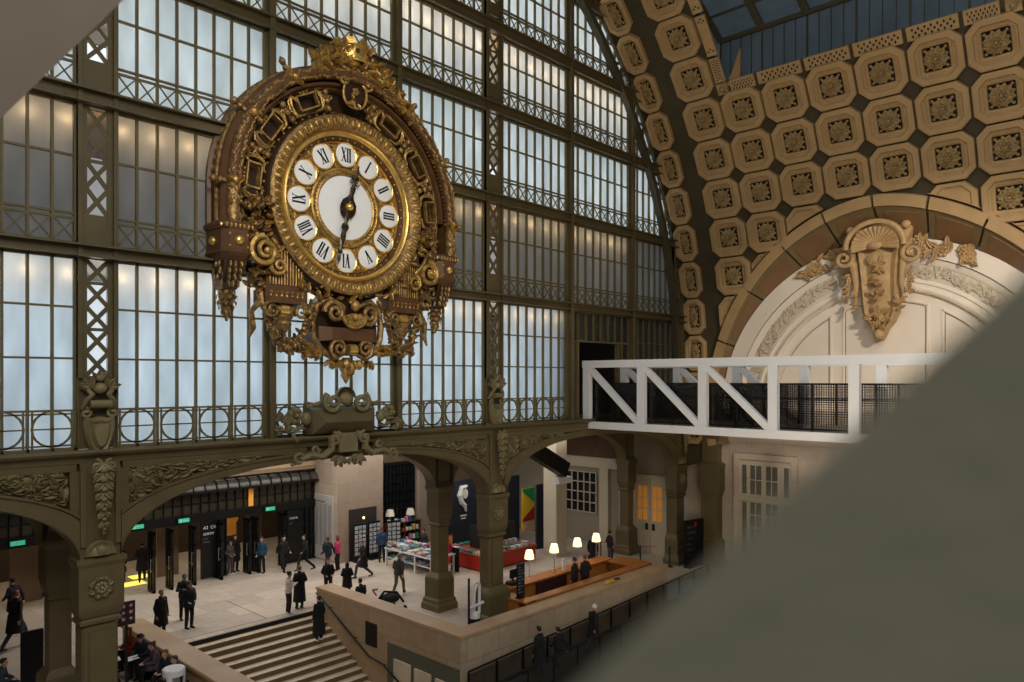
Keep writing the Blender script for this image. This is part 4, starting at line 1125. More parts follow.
# enamel plaques with roman numerals
def stroke(p0, p1, w):   # parallelogram with horizontal ends
    return [(p0[0]-w/2, p0[1]), (p0[0]+w/2, p0[1]), (p1[0]+w/2, p1[1]), (p1[0]-w/2, p1[1])]
def glyph(ch):
    S = []
    if ch == 'I': return .2, [stroke((.1, 0), (.1, 1), .125), stroke((.1, 0), (.1, .045), .17), stroke((.1, .955), (.1, 1), .17)]
    if ch == 'V': return .46, [stroke((.23, 0), (.08, 1), .14), stroke((.23, 0), (.38, 1), .055), stroke((.08, .955), (.08, 1), .18), stroke((.38, .955), (.38, 1), .14)]
    if ch == 'X': return .46, [stroke((.38, 0), (.08, 1), .14), stroke((.08, 0), (.38, 1), .055)]+[stroke((x, z), (x, z+.045), .16) for x in (.08, .38) for z in (0, .955)]
ROM = ['XII', 'I', 'II', 'III', 'IIII', 'V', 'VI', 'VII', 'VIII', 'IX', 'X', 'XI']
for i, tx in enumerate(ROM):
    d = i*30; c = Vector(A(1.635, d, 0)); a = radians(-d)
    b = MB(); b.lathe([(.40, 19.56), (.40, 19.49), (.385, 19.47), (.355, 19.49), (.355, 19.56)], (c.x, 0, c.z), 'y', 32, cap=False); fr_ = b.build('plaque_rim', GOLDL, clock, True)
    b = MB(); b.lathe([(.36, 19.55), (.36, 19.5), (.3, 19.485), (.01, 19.48)], (c.x, 0, c.z), 'y', 32, cap=False); b.build('numeral_plaque', ENAMEL, fr_, True)
    b = MB(); W = sum(glyph(q)[0] for q in tx); h = .43; sx = .43*min(1, .86/W)*.98; u = -W/2
    for ch in tx:
        w_, polys = glyph(ch)
        for P in polys:
            pts = []
            for px, pz in P:
                X = (u+px)*sx; Z = (pz-.5)*h; pts.append((c.x+X*cos(a)-Z*sin(a), c.z+X*sin(a)+Z*cos(a)))
            b.prism(pts, 'y', 19.474, 19.48)
        u += w_
    b.build('numeral', BLACKE, fr_)
b = MB(); b.lathe([(1.0, 19.56), (1.0, 19.5), (.8, 19.48), (.01, 19.47)], (CX, 0, CZ), 'y', 48, cap=False); b.build('centre_enamel', ENAMEL, dial, True)
ringprof([(1.22, 19.56), (1.22, 19.5), (1.17, 19.46), (1.12, 19.49), (1.08, 19.49), (1.03, 19.45), (.98, 19.48), (.98, 19.56)], 'inner_ring', GOLD, parent=clock)
b = MB()
for i in range(60): p = A(1.1, i*6, 19.47); b.ball(p, (.035, .03, .035), 5, 4)
b.build('inner_ring_beads', GOLDD, clock, True)
# hands, 12:32
def hand(deg, L, name, y, prof):
    a = radians(90-deg); t = Vector((cos(a), 0, sin(a))); n = Vector((-sin(a), 0, cos(a))); c = Vector((CX, y, CZ)); b = MB()
    rings = []
    for u, w_ in prof:
        p = c+t*u*L; rings.append([p-n*w_, p-Vector((0, .03, 0)), p+n*w_, p+Vector((0, .015, 0))])
    b.loft(rings); return b, c, t, n
HB = mat('black_gilt_hand', (20, 18, 16), .3, .3, .3, 10, rgb2=(70, 52, 26))
b, c, t, n = hand(16, 1.4, 'hour_hand', 19.36, [(-.26, .06), (-.2, .2), (-.1, .27), (0, .29), (.12, .25), (.2, .14), (.3, .07), (.45, .1), (.55, .05), (.62, .04), (.7, .15), (.78, .05), (.88, .05), (1.0, .005)])
for q in (-1, 1): b.tube(spiral(tuple(c+t*.82+n*q*.1), .08, 1.2, q, 0, .2, 10), .018, 5)
b.build('hour_hand', HB, clock)
b, c, t, n = hand(193.5, 1.86, 'minute_hand', 19.31, [(-.1, .05), (0, .12), (.15, .08), (.28, .06), (.32, .13), (.37, .13), (.42, .07), (.52, .1), (.66, .06), (.74, .04), (.77, .11), (.82, .04), (.89, .08), (.95, .05), (1.0, .01)])
b.build('minute_hand', HB, clock)
b = MB(); b.lathe([(.12, 19.4), (.12, 19.28), (.1, 19.24), (.06, 19.2), (.01, 19.19)], (CX, 0, CZ), 'y', 20, cap=False); b.build('hand_boss', GOLDL, clock, True)

# side consoles with pine-cone drops
for s in (-1, 1):
    x0 = CX+s*3.75; S = lambda v: CX+s*v
    b = MB()
    R = lambda a, d, z: [(x0-a, 19.98, z), (x0-a, 19.3-d, z), (x0-a*.6, 19.12-d, z), (x0+a*.6, 19.12-d, z), (x0+a, 19.3-d, z), (x0+a, 19.98, z)]
    b.loft([R(.42, .18, CZ-1.05), R(.5, .26, CZ-1.12), R(.5, .26, CZ-1.2), R(.42, .2, CZ-1.3), R(.42, .2, CZ-1.85), R(.46, .24, CZ-1.9), R(.4, .18, CZ-1.98), R(.34, .05, CZ-2.1)]); cb = b.build('side_console', BROWN, clock)
    b = MB()
    for k in range(7): x = x0-.36+k*.12; b.ball((x, 18.88, CZ-1.2), (.04, .04, .07), 6, 4); b.ball((x0-s*0-.46 if s > 0 else x0-.46, 19.0+k*.12, CZ-1.2), (.03, .04, .06), 5, 4)
    b.ball((x0, 18.9, CZ-1.58), (.13, .1, .13), 12, 8); b.ball((x0-.43, 19.55, CZ-1.58), (.1, .13, .13), 10, 8)
    for q in (-1, 1):
        for z in (-1.42, -1.74): b.ball((x0+q*.25, 18.94, CZ+z), .04, 6, 4)
    b.build('console_studs', GOLDL, cb, True)
    b = MB(); b.loft([[(x0-.32, 19.95, CZ-2.05), (x0-.32, 19.1, CZ-2.05), (x0+.32, 19.1, CZ-2.05), (x0+.32, 19.95, CZ-2.05)], [(x0-.3, 19.95, CZ-2.35), (x0-.3, 19.2, CZ-2.35), (x0+.3, 19.2, CZ-2.35), (x0+.3, 19.95, CZ-2.35)], [(x0-.24, 19.95, CZ-2.7), (x0-.24, 19.4, CZ-2.7), (x0+.24, 19.4, CZ-2.7), (x0+.24, 19.95, CZ-2.7)], [(x0-.18, 19.9, CZ-2.85), (x0-.18, 19.45, CZ-2.85), (x0+.18, 19.45, CZ-2.85), (x0+.18, 19.9, CZ-2.85)]])
    bo = b.build('console_bracket', BROWND, clock)
    b = MB()
    for k in range(12): leaf(b, (x0+((k % 3)-1)*.15, 19.1+.05*(k//3), CZ-2.1-.17*(k//3)), radians(-90+rnd.uniform(-15, 15)), .2, .1, .04, 'y', .03)
    for k in range(8): leaf(b, (x0-.33+.02*(k//2), 19.35+.2*(k % 3), CZ-2.1-.17*(k//2)), radians(-90), .18, .1, .04, 'x', .03)
    b.build('bracket_leaves', GOLDD, bo, True)
    b = MB()
    for L, (z, r) in enumerate(((-2.88, .22), (-3.02, .27), (-3.18, .25), (-3.32, .2), (-3.44, .15), (-3.54, .1))):
        b.ball((x0, 19.65, CZ+z), (r*.8, r*.8, .12), 10, 6)
        for k in range(9):
            a = 2*pi*k/9+L*.35; b.loft([[(x0+r*.7*cos(a+d), 19.65+r*.7*sin(a+d), CZ+z+.08) for d in (-.3, 0, .3)], [(x0+r*1.1*cos(a+d), 19.65+r*1.1*sin(a+d), CZ+z-.0) for d in (-.22, 0, .22)], [(x0+r*1.05*cos(a+d), 19.65+r*1.05*sin(a+d), CZ+z-.1) for d in (-.04, 0, .04)]])
    b.ball((x0, 19.65, CZ-3.66), .05, 6, 4)
    b.build('pine_cone_drop', GOLDD, clock, True)
    # volutes beside the console
    b = MB(); b.tube(spiral((S(2.95), 19.1, CZ-1.75), .42, 2.0, -s, pi/2, .12, 40, y=.2), [.11*(1-.5*i/40) for i in range(41)], 8)
    b.ball((S(2.95), 18.88, CZ-1.75), (.1, .08, .1), 8, 6)
    b.tube(spiral((S(2.45), 19.2, CZ-2.1), .28, 1.8, -s, pi/2, .12, 30, y=.15), [.07*(1-.5*i/30) for i in range(31)], 7)
    b.tube([(S(2.45), 19.15, CZ-1.82), (S(2.7), 19.1, CZ-1.6), (S(2.9), 19.15, CZ-1.3)], [.06, .08, .05], 7)
    b.build('side_volute', GOLD, clock, True)
    b = MB(); rnd = random.Random(33+s)
    for k in range(60):
        p = (S(3.12)+rnd.uniform(-.24, .24), 19.2+rnd.uniform(-.12, .2), CZ-.25-rnd.random()*1.1)
        if k % 4 == 0: b.ball(p, rnd.uniform(.05, .1), 7, 5)
        elif k % 9 == 4: flower(b, p, .14, 5, 'y', .08)
        else: leaf(b, p, rnd.uniform(0, 6.28), .26, .14, .1, 'y', .1)
    for k in range(30):
        p = (S(3.0)+rnd.uniform(-.2, .2), 19.35+rnd.uniform(-.12, .2), CZ-2.2-rnd.random()*.7)
        if k % 4 == 0: b.ball(p, rnd.uniform(.05, .09), 7, 5)
        else: leaf(b, p, rnd.uniform(0, 6.28), .26, .14, .1, 'y', .1)
    b.build('fruit_cluster', GOLDD, clock, True)
    # fluted pilaster block
    xa, xb = sorted((S(1.55), S(2.75)))
    b = MB(); b.box(xa, xb, 19.32, 19.95, CZ-3.1, CZ-1.2); b.box(xa-.06, xb+.06, 19.26, 19.95, CZ-3.12, CZ-2.75); fo = b.build('fluted_block', BROWN, clock)
    b = MB()
    for k in range(6):
        x = xa+.15+k*(xb-xa-.3)/5; b.tube([(x-.05, 19.3, CZ-1.5), (x-.05, 19.3, CZ-2.6), (x+.05, 19.3, CZ-2.6), (x+.05, 19.3, CZ-1.5)], .018, 5)
    for k in range(7): flower(b, (xa+.1+k*(xb-xa-.2)/6, 19.24, CZ-2.82), .06, 5, 'y', .03); b.ball((xa+.1+k*(xb-xa-.2)/6, 19.25, CZ-2.92), (.04, .03, .05), 5, 4)
    b.build('block_fluting', GOLD, fo, True)
    xm = (xa+xb)/2
    b = MB(); b.tube([(xm-.42, 19.5, CZ-3.3), (xm+.42, 19.5, CZ-3.3)], .17, 12)
    for q in (-1, 1): b.tube(spiral((xm+q*.46, 19.3, CZ-3.32), .24, 1.7, -q, pi/2, .15, 24, y=.1), [.06*(1-.4*i/24) for i in range(25)], 7)
    b.lathe([(.26, CZ-3.45), (.3, CZ-3.5), (.22, CZ-3.62), (.26, CZ-3.7), (.16, CZ-3.85), (.08, CZ-4.0), (.02, CZ-4.1)], (xm, 19.5, 0), 'z', 14)
    b.build('ionic_capital', GOLDD, clock, True)
    b = MB(); b.tube([(xm-.13, 19.5, CZ-3.3), (xm+.13, 19.5, CZ-3.3)], [.2, .2], 14); b.build('capital_barrel', GOLDL, clock, True)
    # swagged garland of fruit and leaves
    b = MB(); rnd = random.Random(77+s); P0 = Vector((S(2.75), 19.45, CZ-3.25)); P1 = Vector((S(1.35), 19.3, CZ-3.15)); n = 34; pts = []
    for i in range(n+1):
        t = i/n; p = P0.lerp(P1, t); p.z -= 1.15*(1-(2*t-1)**2)**.8; pts.append(p)
    b.tube(pts, [.06+.06*sin(pi*i/n) for i in range(n+1)], 7)
    for i, p in enumerate(pts):
        r = .05+.07*sin(pi*i/n)
        for k in range(5):
            q = p+Vector((rnd.uniform(-r, r), rnd.uniform(-r, r)-.03, rnd.uniform(-r, r)))
            if k < 2: b.ball(q, rnd.uniform(.05, .085), 7, 5)
            else: leaf(b, q, rnd.uniform(0, 6.28), .19, .1, .08, 'y', .08)
    for dx, L in ((0, .45), (.3, .3), (-.3, .3)):
        for i in range(int(L*14)):
            q = (P0.x+P1.x)/2+dx+rnd.uniform(-.08, .08); leaf(b, (q, 19.3+rnd.uniform(-.1, .1), CZ-4.3-i*L/14*.9), radians(-90+rnd.uniform(-60, 60)), .2, .12, .08, 'y', .06)
    ho = P0+Vector((s*.18, 0, .1)); b.ball(P0+Vector((0, 0, .1)), (.16, .12, .16), 8, 6); b.tube([P0, ho, ho+Vector((s*.2, 0, -.25)), ho+Vector((s*.15, 0, -.7)), ho+Vector((s*.28, 0, -1.0))], [.09, .1, .08, .09, .03], 7)
    b.tube([P0+Vector((s*.05, 0, .1)), P0+Vector((s*.1, .1, .7)), P0+Vector((s*.05, .1, 1.0))], [.1, .14, .08], 8)
    b.build('garland', GOLDD, clock, True)

# lower scrolled cartouche
b = MB()
for s in (-1, 1):
    pts = [(CX+s*.32, 19.3, CZ-3.35)]
    b.tube(spiral((CX+s*.62, 19.2, CZ-3.28), .34, 1.8, s, pi, .12, 34, y=.15), [.1*(1-.45*i/34) for i in range(35)], 8)
    b.tube([(CX+s*.3, 19.25, CZ-3.05), (CX+s*.75, 19.3, CZ-2.85), (CX+s*1.12, 19.35, CZ-3.1), (CX+s*1.25, 19.4, CZ-3.6), (CX+s*1.2, 19.4, CZ-4.05), (CX+s*.95, 19.35, CZ-4.45), (CX+s*.55, 19.3, CZ-4.65), (CX+s*.2, 19.3, CZ-4.5)], [.06, .09, .1, .1, .1, .11, .1, .06], 8)
    b.tube(spiral((CX+s*.48, 19.2, CZ-4.35), .3, 1.8, s, -pi/2, .12, 30, y=.12), [.08*(1-.45*i/30) for i in range(31)], 8)
bsplit(b, 'scroll_frame', GOLDD, clock, 0, CX)
b = MB(); b.prism([(CX-1.15, CZ-3.1), (CX-1.2, CZ-4.0), (CX-.8, CZ-4.55), (CX+.8, CZ-4.55), (CX+1.2, CZ-4.0), (CX+1.15, CZ-3.1), (CX+.6, CZ-2.6), (CX-.6, CZ-2.6)], 'y', 19.55, 19.95); b.build('cartouche_body', BROWND, clock)
b = MB(); b.loft([[(CX-1.05, 19.6, CZ-3.75), (CX+1.05, 19.6, CZ-3.75), (CX+1.05, 19.6, CZ-4.2), (CX-1.05, 19.6, CZ-4.2)], [(CX-1.05, 19.35, CZ-3.7), (CX+1.05, 19.35, CZ-3.7), (CX+1.05, 19.35, CZ-4.15), (CX-1.05, 19.35, CZ-4.15)], [(CX-.75, 19.1, CZ-3.74), (CX+.75, 19.1, CZ-3.74), (CX+.75, 19.1, CZ-4.11), (CX-.75, 19.1, CZ-4.11)]]); b.build('name_bar', BROWN, clock)
b = MB(); b.tube([(CX-.14, 19.2, CZ-4.38), (CX+.14, 19.2, CZ-4.38)], [.17, .17], 14); b.build('scroll_barrel', GOLDL, clock, True)
b = MB(); rnd = random.Random(5)
for i in range(9): a = radians(200+140*i/8); b.tube([(CX, 19.1, CZ-3.3), (CX+.38*cos(a), 19.02, CZ-3.3+.38*sin(a))], [.03, .07], 6)
b.tube([(CX+.42*cos(radians(a)), 19.02, CZ-3.3+.42*sin(radians(a))) for a in range(190, 360, 12)], .06, 6)
b.ball((CX, 19.0, CZ-3.05), (.16, .12, .18), 8, 6); b.ball((CX, 18.98, CZ-3.4), (.1, .1, .12), 8, 6)
b.build('shell_mask', GOLD, clock, True); b = MB()
for i in range(50):
    a = rnd.uniform(pi*1.05, pi*1.95); r = rnd.uniform(2.75, 3.0)
    leaf(b, (CX+r*cos(a), 19.25, CZ+r*sin(a)), rnd.uniform(0, 6.28), .28, .15, .1, 'y', .1)
b.build('bezel_leaves', GOLD, clock, True)
b = MB()
for s in (-1, 1):
    for i in range(16):
        leaf(b, (CX+s*rnd.uniform(.9, 1.5), 19.35, CZ-4.25-rnd.random()*.25), radians(-20 if s > 0 else 200)+rnd.uniform(-.7, .7), .36, .2, .12, 'y', .1)
    for i in range(10): leaf(b, (CX+s*rnd.uniform(.2, .9), 19.4, CZ-4.7), radians(-90)+rnd.uniform(-.9, .9), .3, .17, .1, 'y', .1)
b.lathe([(.1, CZ-4.62), (.2, CZ-4.75), (.24, CZ-4.9), (.14, CZ-5.1), (.16, CZ-5.18), (.06, CZ-5.35), (.02, CZ-5.42)], (CX, 19.5, 0), 'z', 12)
for i in range(8): leaf(b, (CX+rnd.uniform(-.1, .1), 19.3, CZ-4.8), radians(-90)+rnd.uniform(-.6, .6), .35, .16, .1, 'y', .1)
b.build('acanthus_drop', GOLD, clock, True)
for i in range(9):     # leaves between block and bezel
    pass

# ------------------------------------------------------------------ floors, stairs and parapets
fl = sempty('floor', 'pale beige stone paving of the entrance level', 'floor', (17, 28, 0))
b = MB(); b.box(-12, 34.4, 26.45, 41, -.3, 0); b.build('entrance_paving', FLOORM, fl)
b = MB(); b.box(-12, 9.5, 8, 26.45, -.3, 0); b.build('left_terrace_paving', FLOORM, fl)
b = MB(); b.box(17.3, 34.4, 18.5, 26.45, -.3, 0); b.build('shop_paving', FLOORM, fl)
b = MB(); b.box(10.2, 17.0, 26.86, 26.885, 0, .004); b.box(14.6, 14.63, 26.9, 30.2, 0, .004); b.build('paving_joint', GROOVE, fl)
st = sempty('trim_24', 'broad stone steps leading down between two parapets', 'steps', (13.4, 26.45, 0))
b = MB(); r = MB()
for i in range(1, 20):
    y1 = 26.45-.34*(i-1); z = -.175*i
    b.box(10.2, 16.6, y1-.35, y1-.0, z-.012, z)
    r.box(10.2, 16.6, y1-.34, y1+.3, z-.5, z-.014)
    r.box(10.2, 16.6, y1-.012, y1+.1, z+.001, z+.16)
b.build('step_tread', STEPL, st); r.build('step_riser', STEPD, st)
MB().box(10.2, 16.6, 26.42, 26.5, -.17, -.03).build('top_step_shade_strip', BLACKM, st)  # black strip standing in for shade under the landing edge
struct(MB().box(5, 34.4, -4, 20.4, -3.6, -3.3).build('floor_lower', FLOORM), 'lower nave floor of pale stone', 'floor')
pl = thing('stone_parapet', 'long low stone parapet on the left side of the steps, seated visitors behind it', 'parapet', (9.8, 22, 0))
MB().box(9.55, 10.15, 8, 27.5, -3.3, .78).build('parapet_body', PARA, pl)
b = MB(); b.bbox(9.45, 10.25, 7.9, 27.6, .78, .9, .03); b.build('coping', COPING, pl)
pr = thing('stone_parapet', 'L-shaped stone parapet right of the steps, wrapping the shop terrace corner', 'parapet', (16.9, 18.2, 0))
MB().box(16.6, 17.25, 18.55, 26.5, -3.3, .8).build('parapet_body', PARA, pr)
MB().box(16.6, 29.3, 17.93, 18.55, -3.3, .8).build('parapet_front', PARA2, pr)
b = MB(); P = [(16.58, 17.9), (29.35, 17.9), (29.35, 18.62), (17.32, 18.62), (17.32, 26.55), (16.58, 26.55)]
b.prism(P, 'z', .8, .9); b.build('coping', COPING, pr)
b = MB(); b.bbox(16.57, 16.62, 22.45, 23.15, -.58, .28, .01); b.build('dark_wall_panel', BLACKM, pr)
b = MB(); b.box(16.57, 16.61, 17.95, 21.8, -2.6, -.2); b.build('slate_recess', TINT, pr)
b = MB()
for y0, y1, zz in ((20.45, 21.35, -.68), (19.35, 20.2, -.72), (18.25, 19.1, -.76)): b.box(16.5, 16.58, y0, y1, -2.6, zz)
b.build('pale_slab', STEPL, pr)
b = MB(); b.tube([(16.45, 26.3, .72), (16.45, 26.1, .67), (16.45, 24.69, .0), (16.45, 22.74, -.92), (16.45, 21.9, -1.0), (16.45, 20.97, -1.4), (16.45, 18, -2.8)], .035, 8)
for y, z in ((25.4, .34), (23.7, -.45), (21.9, -1.0), (20.4, -1.7)): b.tube([(16.45, y, z), (16.6, y, z-.05)], .018, 6)
h = b.build('handrail', BLACKM, None, True); tag(h, 'dark metal handrail fixed along the right wall of the steps', 'handrail')
# ramp beyond the parapet with balustrades
rp = sempty('floor_ramp', 'dark carpeted ramp below the shop parapet', 'ramp', (24, 17, -1))
b = MB(); b.loft([[(15.5, 16.35, -3.3), (15.5, 17.9, -3.3), (15.5, 17.9, -1.25), (15.5, 16.35, -1.25)], [(34.4, 16.35, -3.3), (34.4, 17.9, -3.3), (34.4, 17.9, -.55), (34.4, 16.35, -.55)]]); b.build('ramp_slab', CARPET, rp)
def balus(y, z0, z1, label, x0=15.6, x1=34):
    t = thing('balustrade', label, 'balustrade', (x0, y, z0-1))
    b = MB(); b.tube([(x0, y, z0), (x1, y, z1)], .04, 8); b.build('handrail', BLACKM, t)
    n = int((x1-x0)/1.25)
    for i in range(n+1):
        x = x0+i*(x1-x0)/n; z = z0+(z1-z0)*i/n
        MB().box(x-.03, x+.03, y-.03, y+.03, z-.95, z).build('post', BLACKM, t)
    b = MB(); b.loft([[(x0, y-.008, z0-.9), (x0, y+.008, z0-.9), (x0, y+.008, z0-.08), (x0, y-.008, z0-.08)], [(x1, y-.008, z1-.9), (x1, y+.008, z1-.9), (x1, y+.008, z1-.08), (x1, y-.008, z1-.08)]]); b.build('glass_infill', SMOKE, t)
balus(16.4, -.28, .42, 'outer smoked-glass balustrade of the ramp, nearest the viewer')
balus(17.75, -.26, .42, 'inner smoked-glass balustrade running close under the parapet wall', 16.8)

# ------------------------------------------------------------------ entrance hall shell
struct(MB().box(-12, 34.4, 23.4, 41, 7.0, 7.2).build('ceiling_hall', mat('hall_ceiling_plaster', (150, 134, 112), .8, 0, .05)), 'plain beige ceiling of the entrance hall', 'ceiling')
struct(MB().box(-12, 34.4, 40.5, 41, 0, 7).build('wall_vestibule', mat('vestibule_brown_wall', (72, 56, 42), .8, 0, .2)), 'brown back wall of the vestibule behind the doors', 'wall')
struct(MB().box(-12.2, -12, 8, 41, -.3, 8).build('wall_left', WALLB), 'dim wall at the far left of the hall', 'wall')
struct(MB().box(34.3, 34.8, 20.3, 41, 0, 7.2).build('wall_hall_side', WALLG), 'grey beige side wall of the hall beside the shop', 'wall')
fa = sempty('wall_entrance', 'beige wall with black glazed entrance front below it', 'wall', (14, 34.4, 0))
b = MB(); b.box(-12, 21.4, 34.3, 34.6, 4.75, 7.0); b.build('upper_beige_wall', mat('lit_beige_wall', (206, 178, 142), .7, 0, .05), fa)
b = MB(); b.box(-12, 21.35, 34.1, 34.3, 4.7, 4.85); b.box(-12, 21.35, 34.05, 34.3, 5.2, 5.26); b.build('beige_moulding', WALLB, fa)
b = MB(); rings = []
for i in range(9): a = radians(90*i/8); rings.append([(-12, 34.25-.4*cos(a)+.0, 4.15+.42*sin(a)), (21.3, 34.25-.4*cos(a), 4.15+.42*sin(a))])
b.loft(rings, closed=False, cap=False); b.build('curved_canopy_glass', mat('canopy_grey_glass', (84, 82, 76), .25, .2, .3, 2), fa)
b = MB(); x = -11.6
while x < 21.3:
    b.tube([(x, 34.25-.43*cos(radians(a)), 4.15+.45*sin(radians(a))) for a in range(0, 91, 15)], .035, 5); x += .55
b.box(-12, 21.3, 33.78, 33.86, 4.08, 4.18); b.box(-12, 21.3, 34.15, 34.3, 4.62, 4.7); b.build('canopy_rib', BLACKP, fa)
b = MB(); b.box(-12, 21.3, 34.1, 34.35, 2.72, 3.12); b.box(-12, 21.3, 34.2, 34.3, 4.05, 4.15)
x = -12
while x < 21.3: b.box(x-.02, x+.02, 34.2, 34.28, 3.1, 4.1); x += .42
b.box(-12, 21.3, 34.2, 34.28, 3.58, 3.62); b.build('transom_grid', BLACKP, fa)
MB().box(-12, 21.3, 34.29, 34.31, 3.12, 4.1).build('transom_glass', mat('brownish_transom_glass', (66, 58, 44), .2, 0, .4, 1.5), fa)
# glazed dark bays between doorways
def grid_bay(x0, x1, fa=fa):
    b = MB(); n = max(1, round((x1-x0)/.28))
    for i in range(n+1): x = x0+(x1-x0)*i/n; b.box(x-.02, x+.02, 34.15, 34.25, 0, 2.75)
    for z in (.05, .6, 1.15, 1.7, 2.25): b.box(x0, x1, 34.16, 34.24, z-.02, z+.02)
    b.build('door_bay_grid', BLACKP, fa); MB().box(x0, x1, 34.26, 34.28, 0, 2.72).build('door_bay_glass', DARKGL, fa)
for a_, b_ in ((-4, 5.5), (9.6, 11.3), (15.9, 16.5), (19.6, 21.3)): grid_bay(a_, b_)
for x0, x1 in ((14.1, 15.1), (18.55, 19.4), (8.2, 9.4)): MB().box(x0, x1, 36.2, 36.3, 0, 2.75).build('vestibule_screen', mat('brown_vestibule_screen', (150, 124, 96), .6, 0, .1), fa)
for x, y, w_, z in ((12.9, 35.9, 1.0, .02), (12.3, 37.6, .9, .02), (13.6, 37.0, .8, .02), (11.6, 36.4, .8, .02)):
    tag(MB().box(x-w_/2, x+w_/2, y-.35, y+.35, 0, .02).build('floor_light', YELLB), {12.9: 'glowing yellow floor light nearest the left doorway', 12.3: 'glowing yellow floor light deep in the left vestibule', 13.6: 'glowing yellow floor light at the back beside the door leaf', 11.6: 'glowing yellow floor light seen left of the walkers'}[x], 'floor light', 'yellow floor lights in the vestibule')
k = 0
for x, txt in ((7.96, 'above the left bay behind the coat wearer'), (12.42, 'highest left, just under the arch edge'), (14.41, 'over the doorway with the brown screen'), (18.66, 'over the doorway right of the couple')):
    t = thing('exit_sign', 'small green lit exit sign %s' % txt, 'sign', (x, 34.0, 2.9), group='green exit signs over the doors')
    MB().box(x-.27, x+.27, 33.98, 34.08, 2.82, 3.04).build('sign_box', BLACKP, t)
    MB().box(x-.25, x+.25, 33.96, 33.979, 2.84, 3.02).build('lit_panel', EXITM, t)
    b = MB(); b.box(x-.17, x-.12, 33.95, 33.958, 2.87, 2.97); b.ball((x-.14, 33.955, 2.99), .018, 6, 4); b.bar((x-.05, 33.954, 2.93), (x+.17, 33.954, 2.93), .025, .006); b.bar((x-.05, 33.954, 2.93), (x+.01, 33.954, 2.97), .02, .006); b.bar((x-.05, 33.954, 2.93), (x+.01, 33.954, 2.89), .02, .006)
    b.build('running_figure_mark', WHITES, t)
# open black door leaves
LEAF = [(12.96, 'leftmost, beside the yellow floor lights'), (13.73, 'against the brown screen'), (14.75, 'carrying the white lettered panel'), (16.0, 'left of the waiting couple'), (17.39, 'in front of the blue-jacketed visitor'), (17.8, 'right of the blue-jacketed visitor'), (19.24, 'nearest the stone pier')]
for i, (x, d) in enumerate(LEAF):
    t = thing('door_leaf', 'tall open black metal door leaf %s' % d, 'door', (x, 33.7, 0), group='open black door leaves')
    b = MB(); yb, yf = 34.2, 33.55
    for z0, z1 in ((.0, .12), (.9, .98), (1.8, 1.86), (2.55, 2.66)): b.box(x-.05, x+.05, yf, yb, z0, z1)
    for y in (yf, yb-.1, (yf+yb)/2-.05): b.box(x-.05, x+.05, y, y+.1, .0, 2.66)
    b.build('leaf_frame', BLACKP, t); MB().box(x-.012, x+.012, yf+.1, yb-.1, .12, 2.55).build('leaf_glass', DARKGL, t)
    b = MB(); b.tube([(x-.12, yf+.12, .9), (x-.12, yf+.12, 1.5)], .018, 6); b.tube([(x-.12, yf+.12, 1.45), (x-.04, yf+.12, 1.45)], .012, 5); b.tube([(x-.12, yf+.12, .95), (x-.04, yf+.12, .95)], .012, 5); b.build('pull_handle', mat('brushed_metal', (180, 178, 170), .3, .8, 0), t)
# lettered door panels
def blocktext(b, x0, z0, y, cols, rows, cw_, ch_, rnd):
    for r in range(rows):
        n = rnd.randint(max(2, cols-3), cols)
        for c in range(n): b.box(x0+c*cw_, x0+c*cw_+cw_*.72, y-.004, y, z0-r*ch_*1.7, z0-r*ch_*1.7+ch_)
SIGNF = None
def text(s, loc, size, m, name, parent, rot=(radians(90), 0, 0), ext=.004, align='LEFT'):
    cu = bpy.data.curves.new(name, 'FONT'); cu.body = s; cu.size = size; cu.extrude = ext; cu.align_x = align
    o = bpy.data.objects.new(name, cu); COL.objects.link(o)
    dg = bpy.context.evaluated_depsgraph_get(); me = bpy.data.meshes.new_from_object(o.evaluated_get(dg)); bpy.data.objects.remove(o)
    me.materials.clear(); me.materials.append(m)
    o = bpy.data.objects.new(name, me); COL.objects.link(o); off = Vector((0, 0, 0)); p = parent
    while p is not None: off += Vector(p.location); p = p.parent
    o.parent = parent; o.location = Vector(loc)-off; o.rotation_euler = rot; return o
t = thing('door_sign', 'black panel with white lettering and pictograms on the middle door bay', 'sign', (15.55, 33.9, 0))
MB().box(15.2, 15.95, 34.0, 34.06, .1, 2.7).build('sign_board', BLACKP, t)
text('A2  C4', (15.3, 33.99, 2.38), .2, WHITES, 'white_lettering', t); text('SORTIE', (15.3, 33.99, 2.1), .16, WHITES, 'white_lettering', t); text('exit', (15.3, 33.99, 1.9), .13, GREYT, 'white_lettering', t); text('salida', (15.3, 33.99, 1.75), .13, GREYT, 'white_lettering', t)
t = thing('door_sign', 'black panel with two small white lines of lettering next to the pier', 'sign', (19.9, 33.9, 0))
MB().box(19.6, 20.35, 34.0, 34.06, .1, 2.7).build('sign_board', BLACKP, t)
text('SORTIE', (19.72, 33.99, 2.25), .14, WHITES, 'white_lettering', t); text('exit', (19.72, 33.99, 2.0), .11, GREYT, 'white_lettering', t)
# glowing yellow objects in the doorway
t = thing('wall_lamp', 'warm yellow lit wall fitting behind the middle doorway', 'lamp', (17.4, 38, 1.9))
MB().lathe([(.02, 0), (.45, .05), (.5, .2), (.3, .4), (.02, .45)], (18.6, 38, 2.0), 'y', 20).build('lit_bowl', YELLW, t, True); MB().box(18.2, 19.0, 38.2, 38.3, 1.0, 1.6).build('lit_panel', YELLW, t)
tag(MB().box(17.62, 17.86, 34.15, 34.19, 3.15, 4.0).build('lit_window_pane', YELLW), 'narrow glowing yellow pane above the middle doorway', 'pane')

